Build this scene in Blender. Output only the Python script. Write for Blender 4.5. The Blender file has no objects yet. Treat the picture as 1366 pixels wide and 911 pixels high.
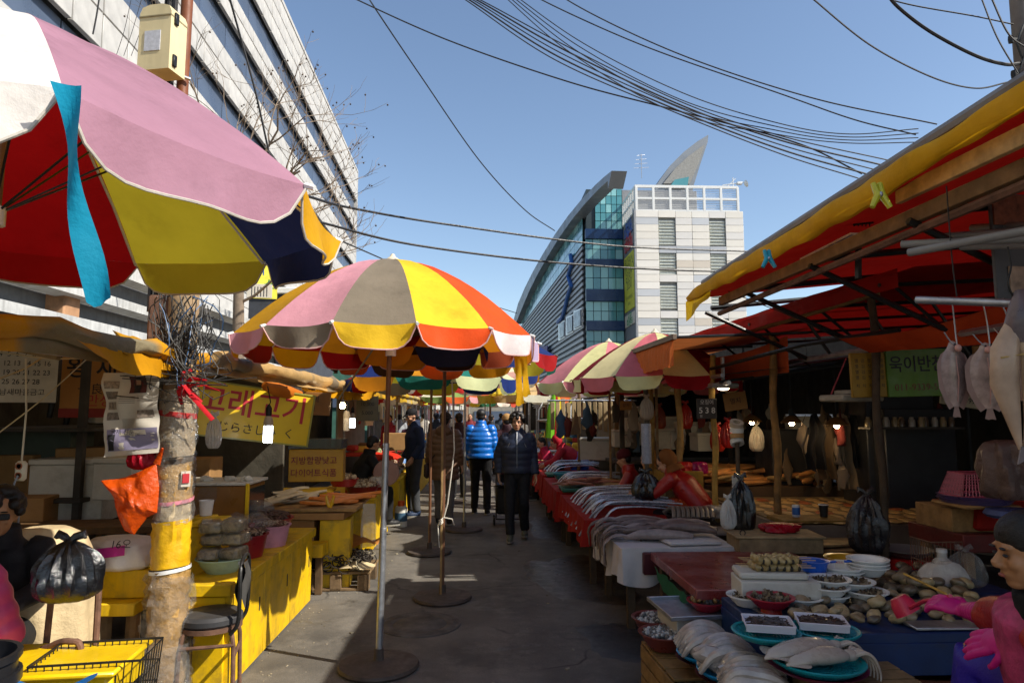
import bpy, bmesh, math, random
from mathutils import Vector, Matrix, Euler, noise
sc = bpy.context.scene
R = math.radians
# ---------------------------------------------------------------- camera
W, H, FPX = 1366, 911, 900.0
PITCH = math.atan(95.5/FPX); YAW = math.atan(38/FPX)
CAM = Vector((0, 0, 1.62))
cd = bpy.data.cameras.new('camera'); cam = bpy.data.objects.new('camera', cd)
sc.collection.objects.link(cam); sc.camera = cam
cd.sensor_width = 36; cd.lens = 36*FPX/W; cd.clip_start = .05; cd.clip_end = 3000
cam.location = CAM; cam.rotation_euler = (R(90)+PITCH, 0, -YAW)
# ---------------------------------------------------------------- sky and sun
SUN_EL, SUN_AZ = R(42), R(114)            # azimuth clockwise from the street direction (+Y)
wd = bpy.data.worlds.new('World'); sc.world = wd; wd.use_nodes = True
nt = wd.node_tree
sky = nt.nodes.new('ShaderNodeTexSky'); sky.sky_type = 'NISHITA'; sky.sun_disc = False
sky.sun_elevation = SUN_EL; sky.sun_rotation = SUN_AZ
sky.altitude = 10; sky.air_density = 1.0; sky.dust_density = 0.6; sky.ozone_density = 1.0
nt.links.new(sky.outputs[0], nt.nodes['Background'].inputs[0])
nt.nodes['Background'].inputs[1].default_value = 0.125
sl = bpy.data.lights.new('sun', 'SUN'); sun = bpy.data.objects.new('sun', sl); sc.collection.objects.link(sun)
sl.energy = 5.0; sl.angle = R(.55); sl.color = (1, .93, .82)
sd = Vector((math.sin(SUN_AZ)*math.cos(SUN_EL), math.cos(SUN_AZ)*math.cos(SUN_EL), math.sin(SUN_EL)))
sun.rotation_euler = (-sd).to_track_quat('-Z', 'Y').to_euler(); sun.location = (5, -5, 12)
sc.view_settings.view_transform = 'Standard'; sc.view_settings.look = 'None'
sc.view_settings.exposure = 0.55; sc.view_settings.gamma = 1; sc.view_settings.use_curve_mapping = False
# ---------------------------------------------------------------- pixels to places
CM = Euler((R(90)+PITCH, 0, -YAW)).to_matrix()
def ray(px, py): return CM @ Vector(((px-W/2)/FPX, -(py-H/2)/FPX, -1))
def P(px, py, Y):
    d = ray(px, py); return CAM + d*((Y-CAM.y)/d.y)
def G(px, py, z=0.0):
    d = ray(px, py); return CAM + d*((z-CAM.z)/d.z)
def PX(px, py, X):
    d = ray(px, py); return CAM + d*((X-CAM.x)/d.x)
def HV(px, py, A, B):
    n = Vector((-(B[1]-A[1]), B[0]-A[0], 0)); d = ray(px, py)
    return CAM + d*((Vector((A[0], A[1], 0))-CAM).dot(n)/d.dot(n))
# ---------------------------------------------------------------- helpers
C = sc.collection
rnd = random.Random(7)
def rr(a, b): return rnd.uniform(a, b)
def hexc(h):
    h = h.lstrip('#'); o = []
    for i in (0, 2, 4):
        v = int(h[i:i+2], 16)/255
        o.append(v/12.92 if v <= .04045 else ((v+.055)/1.055)**2.4)
    return tuple(o)
class MB:
    def __init__(s): s.v = []; s.f = []; s.m = []
    def add(s, vs, fs, m=0):
        k = len(s.v); s.v += [tuple(v) for v in vs]
        s.f += [tuple(i+k for i in f) for f in fs]; s.m += [m]*len(fs); return s
    def box(s, c, size, rot=None, ch=.0, m=0):
        hx, hy, hz = size[0]/2, size[1]/2, size[2]/2
        M = rot if rot is not None else Matrix.Identity(3)
        if isinstance(M, (int, float)): M = Matrix.Rotation(M, 3, 'Z')
        c = Vector(c); h = (hx, hy, hz)
        if ch <= 0:
            vs = [c + M @ Vector((x*hx, y*hy, z*hz)) for x in (-1, 1) for y in (-1, 1) for z in (-1, 1)]
            return s.add(vs, [(0,1,3,2),(4,6,7,5),(0,4,5,1),(2,3,7,6),(0,2,6,4),(1,5,7,3)], m)
        ch = min(ch, min(h)*.9)
        vs = []; ix = {}
        for x in (-1, 1):
            for y in (-1, 1):
                for z in (-1, 1):
                    for a in range(3):
                        p = [q*(hh if i == a else hh-ch) for i, (q, hh) in enumerate(zip((x, y, z), h))]
                        ix[(x, y, z, a)] = len(vs); vs.append(c + M @ Vector(p))
        fs = []
        for a in range(3):
            b, d = (a+1) % 3, (a+2) % 3
            for q in (-1, 1):
                f = []
                for (u, w) in ((-1,-1), (1,-1), (1,1), (-1,1)):
                    k = [0, 0, 0]; k[a] = q; k[b] = u; k[d] = w; f.append(ix[tuple(k)+(a,)])
                fs.append(tuple(f) if q > 0 else tuple(reversed(f)))
            for u in (-1, 1):
                for w in (-1, 1):      # edge along axis a
                    k1 = [0,0,0]; k2 = [0,0,0]; k1[a] = -1; k2[a] = 1
                    for k in (k1, k2): k[b] = u; k[d] = w
                    f = [ix[tuple(k1)+(b,)], ix[tuple(k2)+(b,)], ix[tuple(k2)+(d,)], ix[tuple(k1)+(d,)]]
                    fs.append(tuple(f) if u*w > 0 else tuple(reversed(f)))
        for x in (-1, 1):
            for y in (-1, 1):
                for z in (-1, 1):
                    f = [ix[(x,y,z,0)], ix[(x,y,z,1)], ix[(x,y,z,2)]]
                    fs.append(tuple(f) if x*y*z > 0 else tuple(reversed(f)))
        return s.add(vs, fs, m)
    def tube(s, pts, r, n=8, cap=True, side=None, m=0, closed=False):
        pts = [Vector(p) for p in pts]; N = len(pts)
        rs = r if isinstance(r, (list, tuple)) else [r]*N
        vs = []; fs = []; prev = None
        for i, p in enumerate(pts):
            t = (pts[min(i+1, N-1)] - pts[max(i-1, 0)])
            if t.length < 1e-9: t = Vector((0, 0, 1))
            t.normalize()
            if side is not None: a = Vector(side)
            elif prev is not None: a = prev
            else: a = Vector((1, 0, 0)) if abs(t.x) < .9 else Vector((0, 1, 0))
            a = a - t*a.dot(t)
            if a.length < 1e-6: a = t.orthogonal()
            a.normalize(); b = t.cross(a); prev = a
            ri = rs[i]; ra, rb = ri if isinstance(ri, (tuple, list)) else (ri, ri)
            for k in range(n):
                q = 2*math.pi*k/n
                vs.append(p + a*(math.cos(q)*ra) + b*(math.sin(q)*rb))
        for i in range(N-1):
            for k in range(n):
                k2 = (k+1) % n
                fs.append((i*n+k, i*n+k2, (i+1)*n+k2, (i+1)*n+k))
        if cap:
            fs.append(tuple(reversed(range(n)))); fs.append(tuple(range((N-1)*n, N*n)))
        return s.add(vs, fs, m)
    def lathe(s, prof, c=(0, 0, 0), n=20, rot=None, m=0, wob=0, sx=1, sy=1, cap=True):
        cap = cap and tuple(prof[0]) != tuple(prof[-1])
        c = Vector(c); vs = []; fs = []; K = len(prof)
        for (r, z) in prof:
            for k in range(n):
                q = 2*math.pi*k/n; rw = r*(1+wob*math.sin(3*q+z*9))
                p = Vector((rw*math.cos(q)*sx, rw*math.sin(q)*sy, z))
                vs.append(c + (rot @ p if rot is not None else p))
        for i in range(K-1):
            for k in range(n):
                k2 = (k+1) % n; fs.append((i*n+k, i*n+k2, (i+1)*n+k2, (i+1)*n+k))
        if cap and prof[0][0] > 1e-6: fs.append(tuple(reversed(range(n))))
        if cap and prof[-1][0] > 1e-6: fs.append(tuple(range((K-1)*n, K*n)))
        return s.add(vs, fs, m)
    def grid(s, fn, nu, nv, m=0, close_u=False):
        vs = [fn(i/nu, j/nv) for i in range(nu+1) for j in range(nv+1)]
        fs = [(i*(nv+1)+j, (i+1)*(nv+1)+j, (i+1)*(nv+1)+j+1, i*(nv+1)+j+1) for i in range(nu) for j in range(nv)]
        return s.add(vs, fs, m)
    def ell(s, c, r, rot=None, nu=12, nv=8, m=0, wob=0, seed=0):
        c = Vector(c); r = (r, r, r) if isinstance(r, (int, float)) else r
        vs = [(0, 0, -1)]; fs = []
        for j in range(1, nv):
            t = math.pi*j/nv
            for i in range(nu):
                q = 2*math.pi*i/nu; vs.append((math.sin(t)*math.cos(q), math.sin(t)*math.sin(q), -math.cos(t)))
        vs.append((0, 0, 1)); last = len(vs)-1; out = []
        for v in vs:
            k = 1
            if wob: k = 1+wob*noise.noise(Vector(v)*1.7+Vector((seed*3.1, seed*1.7, seed)))
            p = Vector((v[0]*r[0]*k, v[1]*r[1]*k, v[2]*r[2]*k)); out.append(c + (rot @ p if rot is not None else p))
        for i in range(nu): fs.append((0, 1+(i+1) % nu, 1+i))
        for j in range(nv-2):
            for i in range(nu):
                a = 1+j*nu+i; b = 1+j*nu+(i+1) % nu; fs.append((a, b, b+nu, a+nu))
        o = 1+(nv-2)*nu
        for i in range(nu): fs.append((last, o+i, o+(i+1) % nu))
        return s.add(out, fs, m)
    def poly(s, pts, m=0):
        return s.add(pts, [tuple(range(len(pts)))], m)
    def prism(s, pts, off, m=0):
        n = len(pts); off = Vector(off); pts = [Vector(p) for p in pts]
        fs = [tuple(range(n)), tuple(reversed(range(n, 2*n)))] + [(i, i+n, (i+1) % n+n, (i+1) % n) for i in range(n)]
        return s.add(pts + [p+off for p in pts], fs, m)
    def bar(s, a, b, w, h, m=0, up=(0, 0, 1), ch=0):
        a = Vector(a); b = Vector(b); t = (b-a); L = t.length; t.normalize()
        u = Vector(up); u = u-t*u.dot(t)
        if u.length < 1e-5: u = t.orthogonal()
        u.normalize(); x = t.cross(u)
        return s.box((a+b)/2, (w, L, h), Matrix((x, t, u)).transposed(), ch, m)
    def mesh(s, name, smooth=True, ang=.7, recalc=True):
        me = bpy.data.meshes.new(name); me.from_pydata(s.v, [], s.f)
        if any(s.m): me.polygons.foreach_set('material_index', s.m)
        if recalc and len(s.f) < 30000:
            bm = bmesh.new(); bm.from_mesh(me); bmesh.ops.recalc_face_normals(bm, faces=bm.faces); bm.to_mesh(me); bm.free()
        if smooth:
            me.shade_smooth(); me.set_sharp_from_angle(angle=ang)
        me.update(); return me
def link(o): C.objects.link(o); return o
ROOT = {}
def T(name, label, cat, loc=(0, 0, 0), rz=0, group=None):
    o = link(bpy.data.objects.new(name, None)); o.empty_display_size = .1
    o.location = loc; o.rotation_euler = (0, 0, rz); o['label'] = label; o['category'] = cat
    if group: o['group'] = group
    return o
def base_of(o):
    while o.parent: o = o.parent
    return o
def part(name, mb, mats, parent, world=False, smooth=True, ang=.7, recalc=True, label=None):
    me = mb.mesh(name, smooth, ang, recalc) if isinstance(mb, MB) else mb
    for m in (mats if isinstance(mats, (list, tuple)) else [mats]): me.materials.append(m)
    o = link(bpy.data.objects.new(name, me)); o.parent = parent
    if world:
        r = base_of(parent); M = Matrix.LocRotScale(Vector(r.location), r.rotation_euler, None)
        me.transform(M.inverted())
    if label: o['label'] = label
    return o
def S(name, mb, mats, label, cat, group=None, loc=None, smooth=True, ang=.7, kind=None, recalc=True, rz=0):
    me = mb.mesh(name, smooth, ang, recalc) if isinstance(mb, MB) else mb
    for m in (mats if isinstance(mats, (list, tuple)) else [mats]): me.materials.append(m)
    o = link(bpy.data.objects.new(name, me))
    if label: o['label'] = label
    if cat: o['category'] = cat
    if group: o['group'] = group
    if kind: o['kind'] = kind
    if loc is not None: o.location = loc
    o.rotation_euler = (0, 0, rz)
    return o
def share(name, me, parent, loc=(0, 0, 0), rot=(0, 0, 0), scale=(1, 1, 1), mat=None):
    o = link(bpy.data.objects.new(name, me)); o.parent = parent; o.location = loc; o.rotation_euler = rot; o.scale = scale
    if mat is not None:
        o.material_slots[0].link = 'OBJECT'; o.material_slots[0].material = mat
    return o
def dup(root, loc, rz=0, label=None, group=None, scale=None):
    def cp(o, par):
        c = link(o.copy()); c.parent = par
        for ch in o.children: cp(ch, c)
        return c
    r = cp(root, None); r.location = loc; r.rotation_euler = (0, 0, rz)
    if scale: r.scale = (scale,)*3 if isinstance(scale, (int, float)) else scale
    if label: r['label'] = label
    if group: r['group'] = group
    return r
_tmp = bpy.data.scenes.new('workshop')
def evalmesh(o):
    _tmp.collection.objects.link(o); vl = _tmp.view_layers[0]; vl.update()
    me = bpy.data.meshes.new_from_object(o.evaluated_get(vl.depsgraph)); bpy.data.objects.remove(o); return me
def remesh(mb, voxel, smooth=2, fac=.5):
    me = mb.mesh('tmp', False); o = bpy.data.objects.new('tmp', me)
    m = o.modifiers.new('r', 'REMESH'); m.mode = 'VOXEL'; m.voxel_size = voxel
    if smooth:
        q = o.modifiers.new('s', 'SMOOTH'); q.factor = fac; q.iterations = smooth
    res = evalmesh(o); bpy.data.meshes.remove(me)
    res.materials.clear(); res.shade_smooth(); return res
_txt = {}
def text(mb, s, origin, ux, uy, size, depth=.004, align='CENTER', bold=0.0, m=0, sx=1.0):
    """flat lettering: glyph faces lifted off the board, as part of mb"""
    key = (s, align, bold)
    if key not in _txt:
        cu = bpy.data.curves.new('t', 'FONT'); cu.body = s; cu.size = 1; cu.align_x = align; cu.align_y = 'CENTER'; cu.offset = bold
        cu.resolution_u = 3
        me = evalmesh(bpy.data.objects.new('t', cu))
        _txt[key] = ([tuple(v.co) for v in me.vertices], [tuple(p.vertices) for p in me.polygons])
    vs, fs = _txt[key]; o = Vector(origin); ux = Vector(ux).normalized(); uy = Vector(uy).normalized(); n = ux.cross(uy)
    return mb.add([o + ux*(v[0]*size*sx) + uy*(v[1]*size) + n*depth for v in vs], fs, m)
# ---------------------------------------------------------------- materials
MATS = {}
def mat(name, col, rough=.65, metal=0, var=.25, vs=5, bump=.15, bs=40, trans=0, coat=0, rand=.0, dirt=0, dcol=(.03, .025, .02), ds=3, streak=0, alpha=1, spec=.4, dist=.004):
    if name in MATS: return MATS[name]
    if isinstance(col, str): col = hexc(col)
    m = bpy.data.materials.new(name); m.use_nodes = True; MATS[name] = m
    N = m.node_tree.nodes; L = m.node_tree.links; b = N['Principled BSDF']
    tc = N.new('ShaderNodeTexCoord'); co = tc.outputs['Object']
    def nz(scale, detail=5, rough_=.6, stretch=None):
        n = N.new('ShaderNodeTexNoise'); n.inputs['Scale'].default_value = scale; n.inputs['Detail'].default_value = detail; n.inputs['Roughness'].default_value = rough_
        if stretch:
            mp = N.new('ShaderNodeMapping'); mp.inputs['Scale'].default_value = stretch; L.new(co, mp.inputs[0]); L.new(mp.outputs[0], n.inputs['Vector'])
        else: L.new(co, n.inputs['Vector'])
        return n.outputs['Fac']
    def ramp(x, a, bb, lo=0, hi=1):
        r = N.new('ShaderNodeMapRange'); L.new(x, r.inputs[0]); r.inputs[1].default_value = a; r.inputs[2].default_value = bb; r.inputs[3].default_value = lo; r.inputs[4].default_value = hi
        return r.outputs[0]
    def mix(f, a, bb):
        x = N.new('ShaderNodeMix'); x.data_type = 'RGBA'
        if isinstance(f, float): x.inputs[0].default_value = f
        else: L.new(f, x.inputs[0])
        for i, q in ((6, a), (7, bb)):
            if isinstance(q, tuple): x.inputs[i].default_value = (*q, 1)
            else: L.new(q, x.inputs[i])
        return x.outputs[2]
    lo = tuple(c*(1-var) for c in col); hi = tuple(min(1, c*(1+var*.6)) for c in col)
    c = mix(ramp(nz(vs), .3, .7), lo, hi)
    if dirt:
        c = mix(ramp(nz(ds, 8, .7), .62-.3*dirt, .95-.3*dirt, 0, .9), c, dcol)
    if streak:
        c = mix(ramp(nz(9, 4, .6, (1, 1, .08)), .5, .8, 0, streak), c, dcol)
    if rand:
        oi = N.new('ShaderNodeObjectInfo'); hs = N.new('ShaderNodeHueSaturation'); L.new(c, hs.inputs['Color'])
        L.new(ramp(oi.outputs['Random'], 0, 1, 1-rand, 1+rand), hs.inputs['Value']); c = hs.outputs[0]
    L.new(c, b.inputs['Base Color'])
    rg = ramp(nz(vs*2.3, 4), .3, .7, max(.02, rough-.12), min(1, rough+.12)); L.new(rg, b.inputs['Roughness'])
    b.inputs['Metallic'].default_value = metal; b.inputs['Specular IOR Level'].default_value = spec
    b.inputs['Coat Weight'].default_value = coat; b.inputs['Coat Roughness'].default_value = .12
    if bump:
        bp = N.new('ShaderNodeBump'); bp.inputs['Strength'].default_value = bump; bp.inputs['Distance'].default_value = dist
        L.new(nz(bs, 6, .65), bp.inputs['Height']); L.new(bp.outputs[0], b.inputs['Normal'])
    out = N['Material Output']; sh = b.outputs[0]
    if trans:
        t = N.new('ShaderNodeBsdfTranslucent'); L.new(c, t.inputs[0]); x = N.new('ShaderNodeMixShader'); x.inputs[0].default_value = trans
        L.new(sh, x.inputs[1]); L.new(t.outputs[0], x.inputs[2]); sh = x.outputs[0]
    if alpha < 1:
        t = N.new('ShaderNodeBsdfTransparent'); x = N.new('ShaderNodeMixShader'); x.inputs[0].default_value = alpha
        L.new(t.outputs[0], x.inputs[1]); L.new(sh, x.inputs[2]); sh = x.outputs[0]
    L.new(sh, out.inputs[0]); return m
def emit(name, col, s):
    if name in MATS: return MATS[name]
    m = bpy.data.materials.new(name); m.use_nodes = True; MATS[name] = m; b = m.node_tree.nodes['Principled BSDF']
    b.inputs['Base Color'].default_value = (.8, .8, .8, 1); b.inputs['Emission Color'].default_value = (*col, 1); b.inputs['Emission Strength'].default_value = s
    return m
def fab(h, tr=.3, **k): return mat('fabric_'+h, '#'+h, .75, var=.16, vs=3, bump=.35, bs=9, trans=tr, spec=.2, dirt=.26, dcol=tuple(c*.45 for c in hexc(h)), ds=2.2, dist=.02, **k)
def plastic(h, **k): return mat('plastic_'+h, '#'+h, .35, var=.18, vs=7, bump=.08, bs=60, coat=.15, dirt=.12, **k)
def wood(h, **k):
    return mat('wood_'+h, '#'+h, .8, var=.4, vs=11, bump=.5, bs=70, dirt=.25, rand=.2, **k)
M_STEEL = mat('galvanised_steel', (.42, .43, .45), .42, .85, .25, 14, .15, 60, dirt=.15)
M_RUST = mat('rusty_steel', (.16, .085, .055), .8, .3, .45, 16, .5, 60, dirt=.3)
M_BLACK = mat('black_rubber', (.012, .012, .013), .5, 0, .3, 9, .2, 30)
M_BLACKMETAL = mat('black_painted_metal', (.02, .02, .02), .45, .4, .3, 9, .2, 30)
M_BAGBLACK = mat('black_bag_film', (.006, .006, .007), .16, 0, .2, 9, .5, 40, spec=.8, dist=.012)
M_YEL = mat('yellow_painted_board', '#e0b608', .5, 0, .16, 4, .3, 25, dirt=.42, dcol=(.16, .11, .035), ds=7, streak=.5)
M_CARD = mat('cardboard', '#9a7446', .85, 0, .2, 6, .2, 40, dirt=.15, rand=.15)
M_FOAM = mat('white_foam', '#c2beb2', .85, 0, .12, 6, .6, 60, dirt=.45, dcol=(.26, .22, .17), ds=6, rand=.1)
M_WHITE = mat('white_enamel', '#dcdcd8', .3, 0, .06, 6, .05, 40, coat=.3, dirt=.1, dcol=(.35, .32, .28))
M_PAPER = mat('paper', '#cfc8ba', .9, 0, .1, 6, .2, 15, trans=.2)
M_INK = mat('black_ink', (.02, .02, .025), .7, 0, .2, 9, 0)
M_REDINK = mat('red_ink', (.42, .02, .03), .6, 0, .15, 9, 0)
M_FILM = mat('clear_film', (.35, .35, .34), .1, 0, .1, 9, 1.0, 26, alpha=.26, spec=1.0, coat=1.0, dist=.05)
M_FILMY = mat('milky_film', (.7, .68, .63), .2, 0, .15, 9, .9, 18, alpha=.6, spec=.7, dist=.03)
def bulge(mb, amt, scale, seed=0):
    o = Vector((seed*7.3, seed*2.1, seed*5.7))
    mb.v = [tuple(Vector(v)+Vector(noise.noise_vector(Vector(v)*scale+o))*amt) for v in mb.v]; return mb
# ================================================================ ground
def asphalt():
    m = bpy.data.materials.new('worn_asphalt'); m.use_nodes = True; N = m.node_tree.nodes; L = m.node_tree.links; b = N['Principled BSDF']
    tc = N.new('ShaderNodeTexCoord')
    def nz(s, d=8, r=.65):
        n = N.new('ShaderNodeTexNoise'); n.inputs['Scale'].default_value = s; n.inputs['Detail'].default_value = d; n.inputs['Roughness'].default_value = r
        L.new(tc.outputs['Object'], n.inputs['Vector']); return n.outputs['Fac']
    def mr(x, a, c, lo=0, hi=1):
        q = N.new('ShaderNodeMapRange'); L.new(x, q.inputs[0])
        for i, v in enumerate((a, c, lo, hi)): q.inputs[i+1].default_value = v
        return q.outputs[0]
    def mix(f, a, c, t='MIX'):
        q = N.new('ShaderNodeMix'); q.data_type = 'RGBA'; q.blend_type = t
        if isinstance(f, float): q.inputs[0].default_value = f
        else: L.new(f, q.inputs[0])
        for i, v in ((6, a), (7, c)):
            if isinstance(v, tuple): q.inputs[i].default_value = (*v, 1)
            else: L.new(v, q.inputs[i])
        return q.outputs[2]
    c = mix(mr(nz(.9), .35, .65), (.075, .069, .06), (.2, .18, .15))
    c = mix(mr(nz(3.5), .5, .75, 0, .7), c, (.26, .235, .195))
    c = mix(mr(nz(130, 3), .3, .75, 0, .6), c, (.03, .028, .026))
    v = N.new('ShaderNodeTexVoronoi'); v.feature = 'DISTANCE_TO_EDGE'; v.inputs['Scale'].default_value = .9
    wv = N.new('ShaderNodeMix'); wv.data_type = 'VECTOR'; wv.inputs[0].default_value = .18
    n2 = N.new('ShaderNodeTexNoise'); n2.inputs['Scale'].default_value = 3; L.new(tc.outputs['Object'], n2.inputs['Vector'])
    L.new(tc.outputs['Object'], wv.inputs[4]); L.new(n2.outputs['Color'], wv.inputs[5]); L.new(wv.outputs[1], v.inputs['Vector'])
    crack = N.new('ShaderNodeMath'); crack.operation = 'MULTIPLY'
    L.new(mr(v.outputs['Distance'], 0, .012, 1, 0), crack.inputs[0]); L.new(mr(nz(.6, 3), .5, .62), crack.inputs[1])
    c = mix(crack.outputs[0], c, (.012, .011, .010))
    c = mix(mr(nz(1.6, 6, .7), .60, .72, 0, .75), c, (.022, .021, .02))
    L.new(c, b.inputs['Base Color'])
    L.new(mr(nz(1.6, 6, .7), .56, .70, .85, .3), b.inputs['Roughness'])
    bp = N.new('ShaderNodeBump'); bp.inputs['Strength'].default_value = .6; bp.inputs['Distance'].default_value = .006
    L.new(nz(90, 5), bp.inputs['Height']); L.new(bp.outputs[0], b.inputs['Normal'])
    return m
g = MB()
def gz(x, y): return .012*noise.noise(Vector((x*.7, y*.7, 1)))
xs = [-400, -60, -12] + [-6+.25*i for i in range(49)] + [12, 60, 400]
ys = [-60, -8, -2] + [.25*i for i in range(73)] + [20+2*i for i in range(11)] + [60, 120, 300, 900]
vs = [(x, y, gz(x, y) if abs(x) <= 6 and 0 <= y <= 18 else 0) for x in xs for y in ys]
ny = len(ys)
g.add(vs, [(i*ny+j, (i+1)*ny+j, (i+1)*ny+j+1, i*ny+j+1) for i in range(len(xs)-1) for j in range(ny-1)])
S('ground', g, asphalt(), None, None, kind='structure')
def blot(name, c, rx, ry, m, seed, z=.02):
    mb = MB(); n = 40; ring = []
    for k in range(n):
        q = 6.2832*k/n; r_ = 1+.45*noise.noise(Vector((math.cos(q)*1.6, math.sin(q)*1.6, seed)))+.15*noise.noise(Vector((math.cos(q)*6, math.sin(q)*6, seed)))
        ring.append((c.x+rx*r_*math.cos(q), c.y+ry*r_*math.sin(q)))
    vs = []; fs = []
    for j in range(5):
        for (x, y) in ring:
            k = (j+.2)/4.2; xx = c.x+(x-c.x)*k; yy = c.y+(y-c.y)*k; vs.append((xx, yy, gz(xx, yy)+z*(.35 if j < 4 else -.1)))
    for j in range(4):
        for k in range(n): fs.append((j*n+k, j*n+(k+1) % n, (j+1)*n+(k+1) % n, (j+1)*n+k))
    fs.append(tuple(range(n)))
    S(name, mb.add(vs, fs), m, None, None, kind='structure')
blot('road_patch', G(775, 765), .62, .95, mat('wet_concrete_patch', (.085, .072, .056), .38, 0, .6, 5, .5, 30, spec=.5, dirt=.35, ds=4, dist=.01), 3)
blot('wet_street_patch', G(745, 705), .5, 1.0, mat('wet_asphalt', (.035, .033, .031), .5, 0, .5, 6, .4, 60, spec=.6, dist=.006), 5)
blot('wet_street_patch', G(830, 850), .28, .5, mat('wet_asphalt', '', 0), 7)
mc = G(560, 833); S('manhole_cover', MB().lathe([(0, .004), (.2, .004), (.205, 0), (.21, .004), (.28, .004), (.285, 0), (.29, .004), (.31, .003), (.32, -.02)], (mc.x, mc.y, gz(mc.x, mc.y)+.004), 36), mat('cast_iron', (.1, .09, .078), .85, 0, .5, 8, .8, 60, dirt=.3), 'round worn manhole cover in the asphalt between two parasol bases', 'manhole cover')
# litter and grit along the left gutter
lit = MB()
for i in range(500):
    if i % 3: x = -1.45+abs(rnd.gauss(0, .18))-.12; y = rr(3.2, 12)
    else: x = rr(-1.5, 1.2); y = rr(3.5, 12)
    s_ = rr(.002, .007) if i % 12 else rr(.008, .014)
    lit.box((x, y, gz(x, y)+s_*.3), (s_*rr(1, 2.4), s_*rr(1, 2), s_*.7), Euler((rr(-.4, .4), rr(-.4, .4), rr(0, 3))).to_matrix())
S('litter', lit, mat('litter_bits', '#8f8672', .9, rand=0, var=.7, vs=3), 'small scraps of litter and grit on the asphalt', None, kind='stuff', smooth=False)
# ================================================================ striped building on the left
LA, LB = (-11.0, 0.0), (-11.0-.0278*66, 66.0)
def LP(s, z, out=0):           # s metres along the facade
    return Vector((-11.0-.0278*s+out, s, z))
bl = T('office_building', 'tall office block with alternating white stone and dark glass bands', 'building', (-16, 36, 0))
MW = mat('white_stone_panel', '#b3b1ad', .6, var=.16, vs=2, bump=.1, bs=30, streak=.4, dcol=(.38, .37, .35), rand=.05)
MG = mat('dark_tinted_glass', (.075, .1, .15), .3, 0, .25, .4, 0, 4, spec=.6)
core = MB(); core.prism([LP(-12, 0, -.35), LP(66, 0, -.35), LP(66, 0, -14), LP(-12, 0, -14)], (0, 0, 25.3))
part('core_wall', core, mat('building_core', (.05, .055, .06), .6), bl, True)
bands = [(2.2, 4.2), (5.8, 7.8), (9.2, 11.2), (12.35, 14.6), (16.0, 17.9), (19.55, 21.0), (22.65, 25.5)]
cells = []
for (z0, z1) in bands:
    rows = 3 if z1-z0 > 2.4 else 2
    for r in range(rows):
        for k in range(52): cells.append((k*1.5-12, z0+(z1-z0)*r/rows, (z1-z0)/rows, k))
vis = [c for c in cells if c[1] > 11 and (c[0] > 14)]
vis.sort(key=lambda c: c[0]); vis = vis[:298]; vset = set((c[0], c[1]) for c in vis)
pm = {}
rest = MB()
for (s_, z, h, k) in cells:
    if (s_, z) in vset:
        if h not in pm:
            q = MB(); q.box((0, 0, 0), (.16, 1.44, h-.05), None, .015); pm[h] = q.mesh('stone_panel'); pm[h].materials.append(MW)
        c = LP(s_+.75, z+h/2, .08 + rr(-.006, .006)); share('stone_panel', pm[h], bl, c-bl.location, (0, 0, math.atan(.0278)))
    else:
        rest.box(LP(s_+.75, z+h/2, .08), (.16, 1.475, h-.025), math.atan(.0278), .012)
part('stone_panels_rest', rest, MW, bl, True)['kind'] = 'stuff'
pane = {}
for (a, b_) in zip(bands[2:], bands[3:]):
    z0, z1 = a[1], b_[0]; h = z1-z0
    pane[h] = MB().box((0, 0, 0), (.05, 2.94, h), None, 0).mesh('window_pane'); pane[h].materials.append(MG)
    for k in range(26):
        s_ = k*3-12
        if s_ < 8: continue
        share('window_pane', pane[h], bl, LP(s_+1.5, z0+h/2, -.16+rr(-.004, .004))-bl.location, (rr(-.004, .004), rr(-.004, .004), math.atan(.0278)+rr(-.006, .006)))
par = MB().prism([LP(-12, 25.5, .2), LP(66, 25.5, .2), LP(66, 25.5, -.5), LP(-12, 25.5, -.5)], (0, 0, .25))
part('coping', par, MW, bl, True)
endw = MB(); endw.prism([LP(66.02, 0, .17), LP(66.3, 0, .17), LP(66.3, 0, -14), LP(66.02, 0, -14)], (0, 0, 25.7)); part('end_wall', endw, MW, bl, True)
ac = MB()
for i in range(3): ac.box(P(462+5*i, 232, 64)+Vector((-1, 0, 0)), (.5, .5, 2.6+i*.4), None, .05)
part('roof_equipment', ac, M_STEEL, bl, True)
# low grey shop building on the left, behind the awnings
lo = T('low_shop_building', 'low grey shop building with white eaves behind the left awnings', 'building', (-7.5, 12, 0))
w = MB()
A_, B_ = (-5.2, 3.0), (-5.2, 22.0)
w.prism([(-5.2, 2.0, 0), (-5.2, 22, 0), (-9.5, 22, 0), (-9.5, 2.0, 0)], (0, 0, 3.55))
part('wall', w, mat('grey_render', '#55585c', .85, var=.2, streak=.4), lo, True)
for k, z in enumerate((2.62, 3.0, 3.42)):
    part('eave_board', MB().prism([(-5.1, 2.0, z), (-4.85, 2.0, z+.02), (-4.85, 22, z+.02), (-5.1, 22, z)], (0, 0, .12)), mat('white_eave', '#b9bab8', .6, streak=.5), lo, True)
for k in range(7):
    y0 = 4+k*2.5
    part('shutter', MB().box((-5.16, y0, 2.2), (.1, 1.9, .9), None, .02), mat('dark_shutter', (.03, .032, .035), .5), lo, True)
for k in range(5):
    part('pilaster', MB().box((-5.1, 5.2+k*3.1, 1.7), (.25, .32, 3.4), None, .02), mat('rough_brick_pier', '#a07a5a', .9, dirt=.4, streak=.3), lo, True)
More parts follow.
